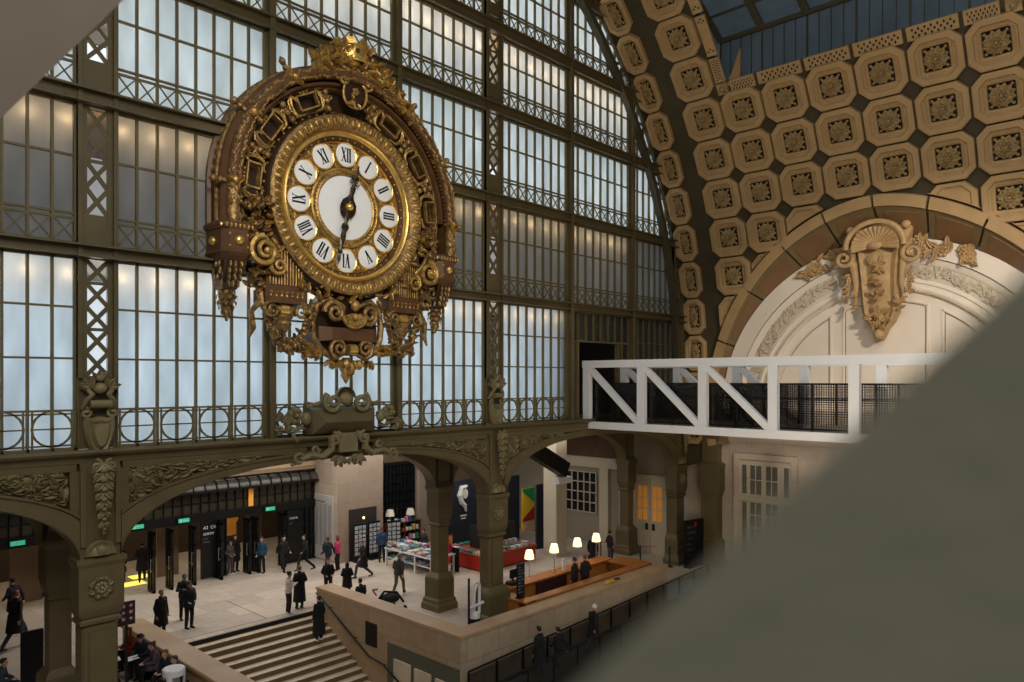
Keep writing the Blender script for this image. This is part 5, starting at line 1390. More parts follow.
# ------------------------------------------------------------------ stone pier
pi_ = thing('stone_pier', 'massive pinkish stone pier under the clock, grey inscription panel on its left face', 'pier', (22.7, 33.4, 0))
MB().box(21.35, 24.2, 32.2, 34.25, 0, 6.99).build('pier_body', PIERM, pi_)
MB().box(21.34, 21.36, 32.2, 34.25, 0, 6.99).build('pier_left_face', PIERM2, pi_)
g = MB().box(21.28, 21.34, 32.5, 34.2, .12, 3.38).build('inscription_panel', GREYP, pi_)
b = MB(); rnd = random.Random(2)
for c in range(4):
    for r in range(42):
        y = 34.1-c*.4; z = 2.9-r*.052; b.box(21.272, 21.28, y-rnd.uniform(.2, .32), y, z, z+.02)
b.box(21.272, 21.28, 33.2, 34.1, 3.0, 3.07)
o = b.build('engraved_lines', GREYT, g); o['kind'] = 'stuff'
nc = MB().box(22.05, 23.74, 32.14, 32.2, 0, 2.65).build('dark_niche', mat('dark_niche_brown', (46, 38, 32), .7, 0, .2), pi_)
MB().lathe([(.0, 0), (.07, 0), (.07, .03), (0, .03)], (22.9, 32.1, 2.15), 'y', 12).build('round_light', LAMPS, nc)
# tall dark metal screen and pink column right of the pier
t = thing('metal_screen', 'tall black gridded metal screen right of the stone pier', 'screen', (25.6, 33, 0))
b = MB()
for i in range(12): x = 24.25+i*.25; b.box(x-.025, x+.025, 33, 33.08, 0, 4.65)
for i in range(10): z = i*.5+.1; b.box(24.2, 27.0, 33.0, 33.06, z-.02, z+.02)
b.box(24.2, 27.0, 32.95, 33.15, 4.6, 4.75); b.build('screen_bars', BLACKP, t); MB().box(24.2, 27.0, 33.1, 33.12, 0, 4.65).build('screen_glass', DARKGL, t)
struct(MB().box(24.2, 34.4, 34.3, 34.6, 0, 7).build('wall_shop', WALLB), 'dim beige wall at the back of the shop', 'wall')
t = thing('stone_column', 'slim pinkish stone column behind the shop tables', 'column', (27.65, 33, 0))
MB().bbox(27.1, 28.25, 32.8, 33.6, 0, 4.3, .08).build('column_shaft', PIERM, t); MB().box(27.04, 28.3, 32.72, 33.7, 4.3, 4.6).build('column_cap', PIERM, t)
t = thing('square_column', 'tall beige square column behind the information desk', 'column', (30.3, 25.3, 0))
MB().bbox(29.95, 30.85, 25.0, 25.9, 0, 6.99, .03).build('column_shaft', CREAMD, t)

# ------------------------------------------------------------------ shop furniture
t = thing('display_table', 'white two-tier display table heaped with boxed books', 'table', (23.6, 28.4, 0))
MB().box(22.85, 24.4, 26.7, 30.3, .84, .9).build('table_top', WHITEL, t); MB().box(22.95, 24.3, 26.8, 30.2, .38, .42).build('lower_shelf', WHITEL, t)
for y in (26.75, 27.95, 29.1, 30.2):
    for x in (22.9, 24.3): MB().box(x-.03, x+.05, y-.03, y+.05, 0, .84).build('leg', WHITEL, t)
BC = [(232, 232, 230), (205, 215, 225), (40, 90, 160), (30, 150, 110), (225, 225, 215), (190, 60, 50), (60, 70, 90), (215, 190, 120), (240, 240, 240), (80, 160, 190), (30, 40, 60), (210, 120, 150)]
def book(w_, d_, h_, ci):
    return w_, d_, h_, ci
bk0 = {}
def put_book(x, y, z, rz, ci, label, group, s=(1, 1, 1)):
    if 'p' not in bk0:
        t = thing('book', label, 'book', (0, 0, 0), 0, group)
        b = MB(); b.box(-.13, .13, -.17, .17, 0, .012); b.box(-.13, .13, -.17, .17, .048, .06); b.box(-.13, -.118, -.17, .17, 0, .06); c = b.build('cover', WHITEL, t)
        MB().box(-.116, .12, -.16, .16, .012, .048).build('page_block', mat('page_paper', (226, 220, 206), .8, 0, 0), t)
        bk0['p'] = t; o = t
    else:
        o = dup(bk0['p'], (0, 0, 0), 0, label, group)
    o.location = (x, y, z); o.rotation_euler = (0, 0, rz); o.scale = s
    for c in o.children:
        if c.name.startswith('cover'): setmat(c, mat('book_cover_%d' % ci, BC[ci % len(BC)], .4, 0, .25, 12, rgb2=BC[(ci*5+3) % len(BC)]))
    return o
CN = ['white', 'pale blue', 'blue', 'green', 'cream', 'red', 'slate', 'straw', 'bright white', 'turquoise', 'navy', 'pink']
rnd = random.Random(14)
for i in range(4):
    for j in range(9):
        x = 23.05+i*.38; y = 26.95+j*.38; n = rnd.choice((1, 2, 2, 3))
        if j == 0 and i > 1: continue
        for q in range(n):
            ci = rnd.randint(0, 11)
            put_book(x+rnd.uniform(-.02, .02), y+rnd.uniform(-.02, .02), .901+q*.061*1.6, rnd.uniform(-.15, .15), ci, CN[ci]+' covered book in the low stacks on top of the white display table', 'boxed books stacked on the white display table', (1.05, .95, 1.55))
for j in range(8):
    for i in range(2):
        ci = rnd.randint(0, 11); put_book(23.15+i*.6, 27.0+j*.42, .421, rnd.uniform(-.1, .1), ci, CN[ci]+' covered book on the lower shelf of the white display table', 'books on the lower shelf of the white table', (1.1, .9, 1.5))
t = thing('poster_stand', 'bright pink and yellow poster standing on the near end of the white table', 'poster', (24.1, 27.0, .91))
MB().box(24.0, 24.45, 27.0, 27.04, .905, 1.75).build('poster_board', mat('magenta_print', (226, 40, 96), .6, 0, 0), t)
MB().prism([(24.22, 1.7), (24.45, 1.7), (24.45, 1.25), (24.35, 1.3)], 'y', 26.985, 26.999).build('yellow_patch', mat('yellow_print', (240, 200, 40), .6, 0, 0), t)
MB().prism([(24.0, 1.5), (24.2, 1.7), (24.1, 1.74), (24.0, 1.74)], 'y', 26.985, 26.999).build('red_patch', RED, t)
tag(MB().box(24.45, 24.55, 26.6, 27.1, 0, 1.15).build('black_panel', BLACKM), 'black upright panel closing the near end of the white table', 'panel')
# card racks
def rack(x, y, rz, label, cols=3):
    t = thing('card_rack', label, 'rack', (x, y, 0), rz)
    me = MB(); me.box(-.35, .35, -.04, .04, 0, 1.95); o = me.build('rack_frame', BLACKM, None); o.parent = t
    rnd2 = random.Random(int(x*7+y))
    for r in range(7):
        for c in range(cols):
            m = MB(); xx = -.25+c*.24; m.box(xx-.09, xx+.09, -.075, -.05, .35+r*.22, .52+r*.22); o = m.build('postcard', mat('card_%d' % rnd2.randint(0, 5), BC[rnd2.choice((0, 1, 4, 8, 9, 2))], .5, 0, .4, 14, rgb2=(90, 96, 104)), None); o.parent = t
    m = MB(); m.box(-.35, .35, -.25, .2, 0, .05); o = m.build('rack_foot', BLACKM, None); o.parent = t
rack(22.45, 31.82, 0, 'black postcard rack standing in the dark niche of the pier')
rack(23.35, 31.82, 0, 'second black postcard rack, right half of the pier niche')
rack(24.15, 31.2, radians(-20), 'postcard rack facing left beside the blue-jacketed shopper')
t = thing('bookcase', 'dark shop shelving full of small objects behind the shopper', 'bookcase', (25.6, 32.2, 0))
b = MB(); b.box(24.6, 26.9, 32.3, 32.75, 0, .1)
for z in (.5, 1.0, 1.5): b.box(24.6, 26.9, 32.3, 32.75, z-.02, z+.02)
for x in (24.6, 25.75, 26.87): b.box(x, x+.04, 32.3, 32.75, 0, 1.5)
b.build('shelf_frame', WOODD, t)
for i in range(26):
    x = 24.75+(i % 9)*.24; z = .52+.5*(i//9)
    ci = rnd.randint(0, 11); hh = rnd.uniform(.12, .3); tag(MB().bbox(x-.07, x+.07, 32.32, 32.5, z+.001, z+hh, .015).build('gift_box', mat('gift_box_%d' % ci, BC[ci], .5, 0, .3, 10)), CN[ci]+' boxed souvenir on the dark shop shelving', 'box', 'boxed souvenirs on the dark shelving')
def table_lamp(x, y, z, h, label, m, group, r=.2):
    t = thing('table_lamp', label, 'lamp', (x, y, z), 0, group)
    MB().lathe([(.0, 0), (.09, 0), (.09, .02), (.02, .035), (.012, h-.14), (.0, h-.14)], (x, y, z), 'z', 14).build('lamp_stem', mat('brushed_metal', (180, 178, 170), .3, .8, 0), t, True)
    MB().lathe([(r, h-.15), (r*.96, h-.02), (r*.72, h+.16), (r*.66, h+.2), (r*.64, h+.2), (r*.9, h-.02), (r*.96, h-.15), (r, h-.15)], (x, y, z), 'z', 20, cap=False).build('lamp_shade', m, t, True)
table_lamp(24.9, 32.5, 1.52, .55, 'dim white table lamp on the shelving left of the pink column', LAMPS2, 'white shaded lamps in the shop', .24)
table_lamp(26.3, 32.5, 1.52, .45, 'white table lamp further right on the shop shelving', LAMPS2, 'white shaded lamps in the shop', .24)

# red-fronted book counter
t = thing('book_counter', 'red-fronted book counter with sloping trays behind the iron columns', 'counter', (26.8, 26.8, 0))
MB().box(25.2, 29.0, 25.6, 28.4, .06, .72).build('red_base', RED, t); MB().box(25.25, 28.95, 25.65, 28.35, 0, .06).build('kick_plinth', BLACKM, t)
MB().box(25.15, 29.05, 25.55, 28.45, .72, .78).build('tray_top', mat('orange_wood_top', (150, 84, 44), .4, 0, .2), t)
for i in range(9):
    for q in range(7):
        if 0 < i < 8 and 1 < q < 6: continue
        ci = rnd.randint(0, 11); put_book(25.4+i*.42, 25.8+q*.4, .781, rnd.uniform(-.2, .2), ci, CN[ci]+' covered book laid flat near the edge of the red-fronted counter', 'books around the red-fronted counter', (1.2, 1.0, 1.8))
b = MB(); b.box(26.2, 28.6, 26.7, 27.6, .78, 1.9)
tag(b.build('display_cabinet', mat('black_cabinet', (24, 26, 30), .3, 0, .1)), 'black display cabinet rising from the middle of the red counter', 'cabinet')
for i in range(7):
    ci = rnd.randint(0, 11); o = put_book(26.35+i*.34, 26.55, .781, 0, ci, CN[ci]+' covered book propped against the black display cabinet', 'books propped on the black cabinet', (1, .6, 4.5))
t = thing('banner_wall', 'large navy shop banner wall with a white brush-drawn head', 'banner', (29, 29.5, 0))
MB().box(26.0, 28.9, 29.5, 29.6, 0, 3.9).build('left_banner', NAVY, t); MB().box(29.9, 32.0, 29.5, 29.6, 0, 3.75).build('right_banner', NAVY, t)
b = MB(); b.tube([(27.75, 29.47, 3.55), (27.35, 29.47, 3.5), (27.2, 29.47, 3.1), (27.35, 29.47, 2.7), (27.6, 29.47, 2.5), (27.7, 29.47, 2.2)], [.08, .16, .18, .16, .12, .06], 6); b.ball((27.65, 29.47, 3.15), (.2, .03, .28), 8, 6); b.box(27.3, 27.75, 29.47, 29.5, 1.95, 2.02); b.box(27.35, 27.7, 29.47, 29.5, 1.8, 1.86)
b.build('white_head_mark', WHITES, t)
MB().prism([(29.95, 1.5), (30.35, 1.5), (30.4, 1.9), (30.3, 2.35), (30.2, 2.5), (30.1, 2.2), (29.95, 2.0)], 'y', 29.45, 29.49).build('pale_portrait_print', mat('pale_pink_print', (222, 180, 165), .6, 0, .1), t)
t = thing('art_poster', 'tall poster in green, yellow and red triangles beside a navy board', 'poster', (31.6, 28.4, 0))
MB().box(31.05, 32.05, 28.4, 28.45, .7, 3.15).build('yellow_ground', mat('yellow_print', (240, 200, 40), .6, 0, 0), t)
MB().prism([(31.05, 3.15), (32.05, 3.15), (32.05, 2.3), (31.05, 3.0)], 'y', 28.36, 28.39).build('green_shape', mat('green_print', (20, 150, 90), .6, 0, 0), t)
MB().prism([(31.05, 1.4), (32.05, 2.1), (32.05, 1.3), (31.05, 1.3)], 'y', 28.36, 28.39).build('red_shape', RED, t)
MB().box(31.2, 31.9, 28.36, 28.39, .75, 1.25).build('pale_shape', mat('pale_pink_print', (222, 180, 165), .6, 0, .1), t)
tag(MB().box(30.7, 31.7, 27.0, 27.12, 0, 3.55).build('navy_board', NAVY), 'tall plain navy board right of the triangle poster', 'board')
t = thing('inclined_beam', 'thick black inclined beam with white end plate hanging over the shop', 'beam', (26, 24, 5))
b = MB(); b.bar((25.6, 23.9, 6.6), (29.3, 23.9, 4.75), .75, .5, (0, 1, 0)); b.build('black_beam', BLACKM, t); MB().box(28.6, 29.7, 23.7, 24.1, 4.1, 4.4).build('white_end_plate', WHITES, t)
b = MB(); b.bar((26.7, 25.4, 6.0), (26.0, 25.4, 4.6), .3, .2, (0, 1, 0)); b.build('white_brace', CREAMD, t)

# ------------------------------------------------------------------ information desk with four lamps
t = thing('information_desk', 'orange wood information desk wrapped inside the parapet', 'desk', (24.5, 19.6, 0))
MB().box(20.75, 29.1, 18.64, 19.05, .93, .99).build('front_ledge', WOOD, t); MB().box(20.75, 29.1, 18.64, 18.7, 0, .93).build('front_panel', WOODD, t)
MB().box(20.55, 21.15, 18.64, 20.4, .94, 1.0).build('left_return', WOOD, t); MB().box(20.6, 21.1, 19.05, 20.35, 0, .94).build('left_return_body', WOOD, t)
MB().box(21.3, 28.4, 20.3, 21.0, .96, 1.03).build('back_worktop', WOOD, t); MB().box(21.35, 28.35, 20.4, 20.95, 0, .96).build('back_body', WOOD, t)
MB().box(27.9, 29.1, 19.06, 20.25, .94, 1.0).build('right_return', WOOD, t); MB().box(27.95, 29.05, 19.06, 20.2, 0, .94).build('right_return_body', WOODD, t)
MB().box(23.1, 25.0, 20.28, 20.4, .2, .9).build('shelf_opening', mat('dark_red_shelf', (58, 22, 24), .7, 0, .3, 12), t)
MB().box(21.2, 27.9, 19.06, 20.3, .001, .012).build('desk_floor_mat', WOODD, t)
for i, (x, d) in enumerate(((23.0, 'first from the left, over the till'), (24.6, 'second from the left, clear of the staff'), (26.2, 'third, directly behind the two staff'), (27.6, 'rightmost of the four'))):
    table_lamp(x, 20.65, 1.035, 1.0, 'lit cream desk lamp, %s' % d, LAMPS, 'lit lamps along the information desk')
    point('desk_lamp_light', (x, 20.65, 2.05), 5, (1, .72, .42), .08)
t = thing('till', 'dark till and monitor at the left end of the desk', 'till', (22.0, 20.5, 1.03))
MB().bbox(21.75, 22.25, 20.45, 20.85, 1.035, 1.17, .03).build('till_body', BLACKM, t); b = MB(); b.box(21.9, 22.3, 20.7, 20.74, 1.25, 1.6); b.box(22.07, 22.13, 20.72, 20.78, 1.1, 1.3); b.build('monitor', BLACKP, t)
t = thing('monitor', 'white-backed slim screen on the desk left of the staff', 'monitor', (24.1, 20.5, 1.03)); b = MB(); b.loft([[(25.0, 20.45, 1.12), (25.3, 20.55, 1.12), (25.3, 20.58, 1.12), (25.0, 20.48, 1.12)], [(25.05, 20.6, 1.5), (25.35, 20.7, 1.5), (25.35, 20.73, 1.5), (25.05, 20.63, 1.5)]]); b.box(25.1, 25.25, 20.5, 20.65, 1.03, 1.14); b.build('screen_panel', WHITEL, t)
t = thing('brochure_pile', 'yellow folded bag and dark wallet left lying on the parapet coping', 'bag', (25.5, 18.25, .9))
b = MB(); b.ball((25.35, 18.25, .94), (.32, .14, .045), 12, 6); b.ball((25.05, 18.2, .93), (.14, .1, .03), 8, 5); b.build('yellow_bag', mat('yellow_cloth', (236, 176, 40), .7, 0, .2, 8), t, True)
MB().bbox(25.75, 26.05, 18.2, 18.38, .901, .95, .015).build('dark_wallet', mat('dark_red_leather', (70, 30, 30), .5, 0, .1), t)
t = thing('sign_totem', 'narrow black totem with pale blue lettering right of the pillar', 'sign', (20.95, 19.25, 0))
MB().box(20.72, 21.12, 19.2, 19.26, 1.001, 2.3).build('totem_board', BLACKM, t)
for r in range(9): text('info accueil'[:5+(r*3) % 7], (20.76, 19.195, 2.15-r*.12), .08, mat('pale_blue_print', (120, 170, 200), .6, 0, 0), 'blue_lettering', t, ext=.001)
MB().box(20.7, 21.1, 19.12, 19.34, 1.001, 1.02).build('totem_foot', BLACKM, t)
t = thing('gel_dispenser', 'white oval dispenser stand in front of the pillar beside the shop', 'stand', (19.15, 19.9, 0))
b = MB(); pts = [(19.15+.19*cos(radians(a)), 19.85, (1.65 if a <= 180 else .72)+.16*sin(radians(a))) for a in range(0, 360, 15)]; b.tube(pts, .055, 8, closed=True); b.build('white_oval_frame', WHITEL, t, True)
MB().lathe([(.0, 0), (.2, 0), (.2, .12), (.16, .2), (.0, .2)], (19.15, 19.9, .5), 'z', 18).build('white_basin', WHITEL, t, True)
MB().lathe([(.0, 0), (.2, 0), (.2, .5), (.0, .5)], (19.15, 19.9, 0), 'z', 18).build('black_base', BLACKM, t)
b = MB(); b.tube([(19.15-.32, 19.8, .95), (19.15+.3, 19.8, 1.02)], .05, 8); b.ball((19.45, 19.8, 1.02), .07, 8, 6); b.build('nozzle_arm', WHITEL, t)
MB().box(18.84, 18.9, 19.9, 19.96, 0, 2.0).build('black_post', BLACKM, t)
t = thing('notice_board', 'large black notice board leaning by the far pillar, red mark at top', 'board', (33.6, 19.3, 0))
MB().loft([[(32.6, 18.95, .05), (34.0, 18.6, .05), (34.0, 18.66, .05), (32.6, 19.01, .05)], [(32.6, 19.0, 2.35), (34.0, 18.65, 2.35), (34.0, 18.71, 2.35), (32.6, 19.06, 2.35)]]).build('board_face', BLACKM, t)
rot = (radians(90), 0, atan2(-.35, 1.4))
for r, s in enumerate(('VISITE', 'GUIDEE', 'horaires', 'billets', 'groupes', 'cafe')): text(s, (32.72, 18.9, 1.95-r*.27), .17 if r < 2 else .12, mat('dim_board_text', (96, 96, 96), .6, 0, 0), 'grey_lettering', t, rot, .001)
MB().ball((33.35, 18.8, 2.1), (.12, .02, .14), 8, 6).build('red_mark', RED, t)
b = MB(); b.box(32.7, 33.9, 18.75, 19.1, 0, .05); b.build('board_foot', BLACKM, t)

# ------------------------------------------------------------------ hall side wall: doors and windows in the dim corner
dr = sempty('door_1', 'pair of painted doors with glowing yellow panes in the dim corner', 'door', (34.25, 21.9, 0))
b = MB(); ya, yb = 21.1, 22.9; b.box(34.15, 34.3, ya-.15, ya, 0, 4.1); b.box(34.15, 34.3, yb, yb+.15, 0, 4.1); b.box(34.15, 34.3, ya-.15, yb+.15, 4.0, 4.2); b.build('door_casing', CREAMD, dr)
for y0, y1 in ((ya, 21.98), (22.02, yb)):
    l = MB(); l.box(34.2, 34.28, y0, y1, 0, 4.0); lf = l.build('door_panel', CREAMD, dr)
    MB().box(34.18, 34.2, y0+.15, y1-.15, 1.75, 3.6).build('yellow_pane', YELLW, lf)
    b = MB()
    for i in range(1, 3): b.box(34.165, 34.18, y0+.13, y1-.13, 1.75+i*.62-.02, 1.75+i*.62+.02)
    b.box(34.165, 34.18, (y0+y1)/2-.02, (y0+y1)/2+.02, 1.75, 3.6); b.build('glazing_bars', CREAMD, lf)
    MB().box(34.15, 34.19, y0+(.1 if y0 > 22 else .6), y0+(.25 if y0 > 22 else .75), 1.25, 1.6).build('push_plate', BLACKM, lf)
wn = sempty('window_63', 'dark many-paned shop window deep in the corner hall', 'window', (34.25, 27, 1))
b = MB(); MB().box(34.24, 34.28, 25.6, 27.8, 1.7, 4.0).build('window_pane', DARKGL, wn)
for i in range(6): b.box(34.18, 34.26, 25.6+i*.44-.03, 25.6+i*.44+.03, 1.7, 4.0)
for i in range(5): b.box(34.18, 34.26, 25.6, 27.8, 1.7+i*.575-.03, 1.7+i*.575+.03)
b.build('window_bars', CREAMD, wn)
b = MB(); b.box(34.1, 34.3, 23.6, 28.2, 4.3, 4.9); b.box(34.1, 34.3, 24.7, 25.3, 0, 4.3); b.box(34.15, 34.3, 23.6, 24.0, 0, 6.5); struct(b.build('trim_25', CREAMD), 'pale painted beam and posts on the hall side wall', 'trim')
MB_ = MB().box(34.1, 34.25, 24.0, 28.0, 4.95, 6.3); struct(MB_.build('wall_upper_panel', mat('brown_wood_panel', (88, 58, 36), .6, 0, .3)), 'brown panelling above the pale beam', 'wall')
for x, y in ((30.2, 21.6), (31.6, 20.9), (32.4, 19.7), (31.0, 22.9)):
    t = thing('barrier_post', {30.2: 'slim barrier post nearest the desk lamps', 31.6: 'slim barrier post in front of the lit doors', 32.4: 'slim barrier post beside the notice board', 31.0: 'slim barrier post furthest back by the dark column'}[x], 'barrier post', (x, y, 0), 0, 'retractable barrier posts in the corner')
    MB().lathe([(.0, 0), (.17, 0), (.17, .03), (.03, .05), (.03, .92), (.04, .93), (.04, 1.0), (.0, 1.0)], (x, y, 0), 'z', 12).build('post_tube', BLACKM, t, True)
    MB().tube([(x, y, .95), (x+.7, y-.5, .93)], .015, 5).build('belt', RED, t)

# ------------------------------------------------------------------ left foreground terrace things
t = thing('sign_stand', 'dark maroon pictogram sign on a post beside the left pillar', 'sign', (7.4, 21.0, 0))
MB().box(7.18, 7.6, 20.97, 21.03, 2.8, 3.42).build('sign_board', mat('dark_maroon_board', (48, 22, 30), .5, 0, 0), t)
b = MB()
for r in range(3):
    for c in range(2): b.ball((7.3+c*.19, 20.96, 3.31-r*.17), (.04, .01, .04), 8, 6) if (r+c) % 2 else b.box(7.26+c*.19, 7.34+c*.19, 20.955, 20.97, 3.27-r*.17, 3.35-r*.17)
b.build('pictograms', mat('pink_print', (200, 150, 160), .6, 0, 0), t); MB().box(7.36, 7.42, 20.98, 21.02, 0, 2.8).build('post', BLACKM, t); MB().lathe([(0, 0), (.25, 0), (.25, .04), (0, .04)], (7.41, 21, 0), 'z', 16).build('base', BLACKM, t)
t = thing('white_stand', 'white round-topped stand with open front beside the left parapet', 'stand', (8.75, 21.3, 0))
b = MB(); b.lathe([(0, 1.2), (.28, 1.2), (.3, 1.17), (.3, 1.02), (.0, 1.02)], (8.75, 21.3, 0), 'z', 28); b.build('round_top', WHITEL, t)
for a0, a1 in ((-2.6, -2.1), (-.9, -.4), (.6, 1.9)): MB().lathe([(.3, 0), (.3, 1.02), (.26, 1.02), (.26, 0), (.3, 0)], (8.75, 21.3, 0), 'z', 8, a0, a1, cap=False).build('upright', WHITEL, t)
MB().lathe([(0, 0), (.3, 0), (.3, .06), (0, .06)], (8.75, 21.3, 0), 'z', 28).build('round_base', WHITEL, t)
tag(MB().bbox(6.15, 6.75, 25.9, 26.0, 0, 1.75, .02).build('black_partition', BLACKM), 'black upright partition left of the shadowed column', 'partition')
t = thing('bench', 'dark bench behind the left parapet under the seated visitors', 'bench', (8.7, 24, 0))
MB().bbox(8.9, 9.42, 21.8, 26.4, .42, .5, .02).build('bench_seat', BLACKM, t)
for y in (22.1, 24.2, 26.1): MB().box(8.95, 9.3, y-.05, y+.05, 0, .36).build('leg', BLACKM, t)
tag(MB().box(7.05, 7.35, 19.2, 19.5, 0, .4).build('floor_box', BLACKM), 'small black box at the foot of the left pillar', 'box')

# ------------------------------------------------------------------ white footbridge
SMOKE2 = glassmat('bridge_smoked_glass', (.6, .58, .56), .04)
br = thing('footbridge', 'white steel truss footbridge leading out of the glass wall', 'bridge', (27.2, 19.9, 7.2))
Y0, Y1 = 20.0, -3.0
PY = [19.85-2.79*i for i in range(9)]
for X, nm in ((25.9, 'near'), (28.7, 'far')):
    MB().box(X-.12, X+.14, Y1, 20.05, 9.83, 10.14).build('top_chord', BRIDGEW, br)
    MB().box(X-.14, X+.14, Y1, 20.1, 7.2, 7.5).build('bottom_chord', BRIDGEW, br)
    for i, y in enumerate(PY):
        MB().box(X-.11, X+.13, y-.17, y+.17, 7.45, 9.85).build('upright', BRIDGEW, br)
    for i in range(3):
        b = MB(); b.bar((X, PY[i]-.1, 9.85), (X, PY[i+1]+.1, 7.5), .25, .2, (1, 0, 0)); b.build('diagonal', BRIDGEW, br)
b = MB(); b.box(25.9, 28.7, Y1, 20.0, 7.25, 7.42); b.build('deck', mat('grey_deck', (130, 126, 118), .7, 0, .1), br)
MB().box(28.35, 28.5, Y1, 20.0, 7.42, 7.6).build('kerb', CREAMD, br)
for y in PY[1:]: MB().box(25.9, 28.7, y-.1, y+.1, 7.22, 7.4).build('cross_beam', BRIDGEW, br)
for X in (26.12, 28.4):
    rl = MB(); y = 19.95; n = 0
    while y > -2.8:
        rl.box(X-.03, X+.03, y-.035, y+.035, 7.42, 9.18); y -= 1.395; n += 1
    rl.box(X-.02, X+.02, -3, 19.95, 9.12, 9.18); rl.box(X-.02, X+.02, -3, 19.95, 8.58, 8.62); rl.box(X-.02, X+.02, -3, 19.95, 7.55, 7.6)
    ro = rl.build('railing_frame', BLACKM, br)
    m = MB(); y = 19.9
    while y > -3: m.box(X-.006, X+.006, y-.0085, y+.0085, 7.6, 9.12); y -= .085
    z = 7.6
    while z < 9.12: m.box(X-.006, X+.006, -3, 19.9, z-.0085, z+.0085); z += .085
    o = m.build('wire_mesh', BLACKM, ro); o['kind'] = 'stuff'
    MB().box(X-.003, X+.003, 10.5 if X < 27 else 12, 19.9, 7.6, 9.12).build('smoked_panel', SMOKE2, ro)

# ------------------------------------------------------------------ blurred steel beams close to the viewer
def campt(px, py, d):
    f = 745.; th = radians(46.75); l = (px-512)/f
    return Vector((0, 0, 9.3))+Vector((sin(th)+l*cos(th), cos(th)-l*sin(th), (380-py)/f))*d
def near_beam(p, q, d, width, thick, m, label, side):
    a = campt(*p, d); c = campt(*q, d); th = radians(46.75); fw = Vector((sin(th), cos(th), 0))
    t = (c-a).normalized(); n = t.cross(fw).normalized()*side
    a -= t*.5*d; c += t*.5*d
    b = MB(); bev = .0008
    ring = lambda o: [o, o+fw*thick+n*width*.12, o+fw*thick+n*width, o+n*width]
    b.loft([ring(a), ring(c)])
    o = thing('steel_beam', label, 'beam', (a+n*width/2)); b.build('beam_face', m, o)
near_beam((1024, 272), (580, 682), .34, .42, .04, BEAMG, 'blurred grey-green diagonal beam very close to the viewer, lower right', 1)
near_beam((0, 119), (123, 0), 3.6, 1.6, .05, BEAMB, 'grey-brown diagonal beam cutting off the upper left corner', 1)

# ------------------------------------------------------------------ people
def remesh(mb, name, vox):
    me = bpy.data.meshes.new(name); me.from_pydata([tuple(v) for v in mb.v], [], mb.f)
    bm = bmesh.new(); bm.from_mesh(me); bmesh.ops.recalc_face_normals(bm, faces=bm.faces); bm.to_mesh(me); bm.free()
    o = bpy.data.objects.new(name, me); COL.objects.link(o)
    md = o.modifiers.new('r', 'REMESH'); md.mode = 'VOXEL'; md.voxel_size = vox; md.use_smooth_shade = True
    sm = o.modifiers.new('s', 'SMOOTH'); sm.iterations = 3; sm.factor = .5
    dg = bpy.context.evaluated_depsgraph_get(); dg.update()
    out = bpy.data.meshes.new_from_object(o.evaluated_get(dg)); out.name = name
    bpy.data.objects.remove(o); bpy.data.meshes.remove(me)
    out.polygons.foreach_set('use_smooth', [True]*len(out.polygons)); return out
def cap(b, p, q, r0, r1=None, seg=12):
    r1 = r0 if r1 is None else r1; p = Vector(p); q = Vector(q)
    b.tube([p, q], [r0, r1], seg); b.ball(p, r0, seg, 8); b.ball(q, r1, seg, 8); return b
def pose(kind):
    J = dict(pel=(0, 0, .95), chest=(0, 0, 1.3), neck=(0, 0, 1.47), head=(0, -.02, 1.62))
    for s, k in ((-1, 'l'), (1, 'r')):
        J['sh'+k] = (s*.168, 0, 1.4); J['el'+k] = (s*.24, .03, 1.13); J['wr'+k] = (s*.24, -.05, .88)
        J['hp'+k] = (s*.095, 0, .92); J['kn'+k] = (s*.105, -.02, .5); J['an'+k] = (s*.11, .02, .09)
    if kind in ('walk', 'stride'):
        a = .32 if kind == 'stride' else .22
        J['knl'] = (-.1, -.26*a/.3, .52); J['anl'] = (-.1, -a*1.1, .1); J['knr'] = (.1, .03, .5); J['anr'] = (.1, a*1.25, .15)
        J['ell'] = (-.24, .12, 1.15); J['wrl'] = (-.25, .17, .92); J['elr'] = (.24, -.04, 1.14); J['wrr'] = (.23, -.24, .97)
        J['chest'] = (0, -.03, 1.3); J['neck'] = (0, -.04, 1.47); J['head'] = (0, -.07, 1.62)
    if kind == 'phone':
        for s, k in ((-1, 'l'), (1, 'r')): J['el'+k] = (s*.25, -.02, 1.14); J['wr'+k] = (s*.08, -.26, 1.2)
        J['head'] = (0, -.05, 1.61)
    if kind == 'look':
        J['ell'] = (-.27, .05, 1.14); J['wrl'] = (-.15, -.14, 1.02); J['elr'] = (.27, .05, 1.14); J['wrr'] = (.15, -.14, 1.03)
    if kind == 'sit':
        J.update(pel=(0, 0, .5), chest=(0, -.05, .85), neck=(0, -.1, 1.02), head=(0, -.15, 1.16))
        for s, k in ((-1, 'l'), (1, 'r')):
            J['sh'+k] = (s*.168, -.08, .95); J['el'+k] = (s*.24, -.12, .7); J['wr'+k] = (s*.1, -.36, .66)
            J['hp'+k] = (s*.1, 0, .5); J['kn'+k] = (s*.13, -.44, .5); J['an'+k] = (s*.12, -.42, .09)
    return {k: Vector(v) for k, v in J.items()}
CACHE = {}
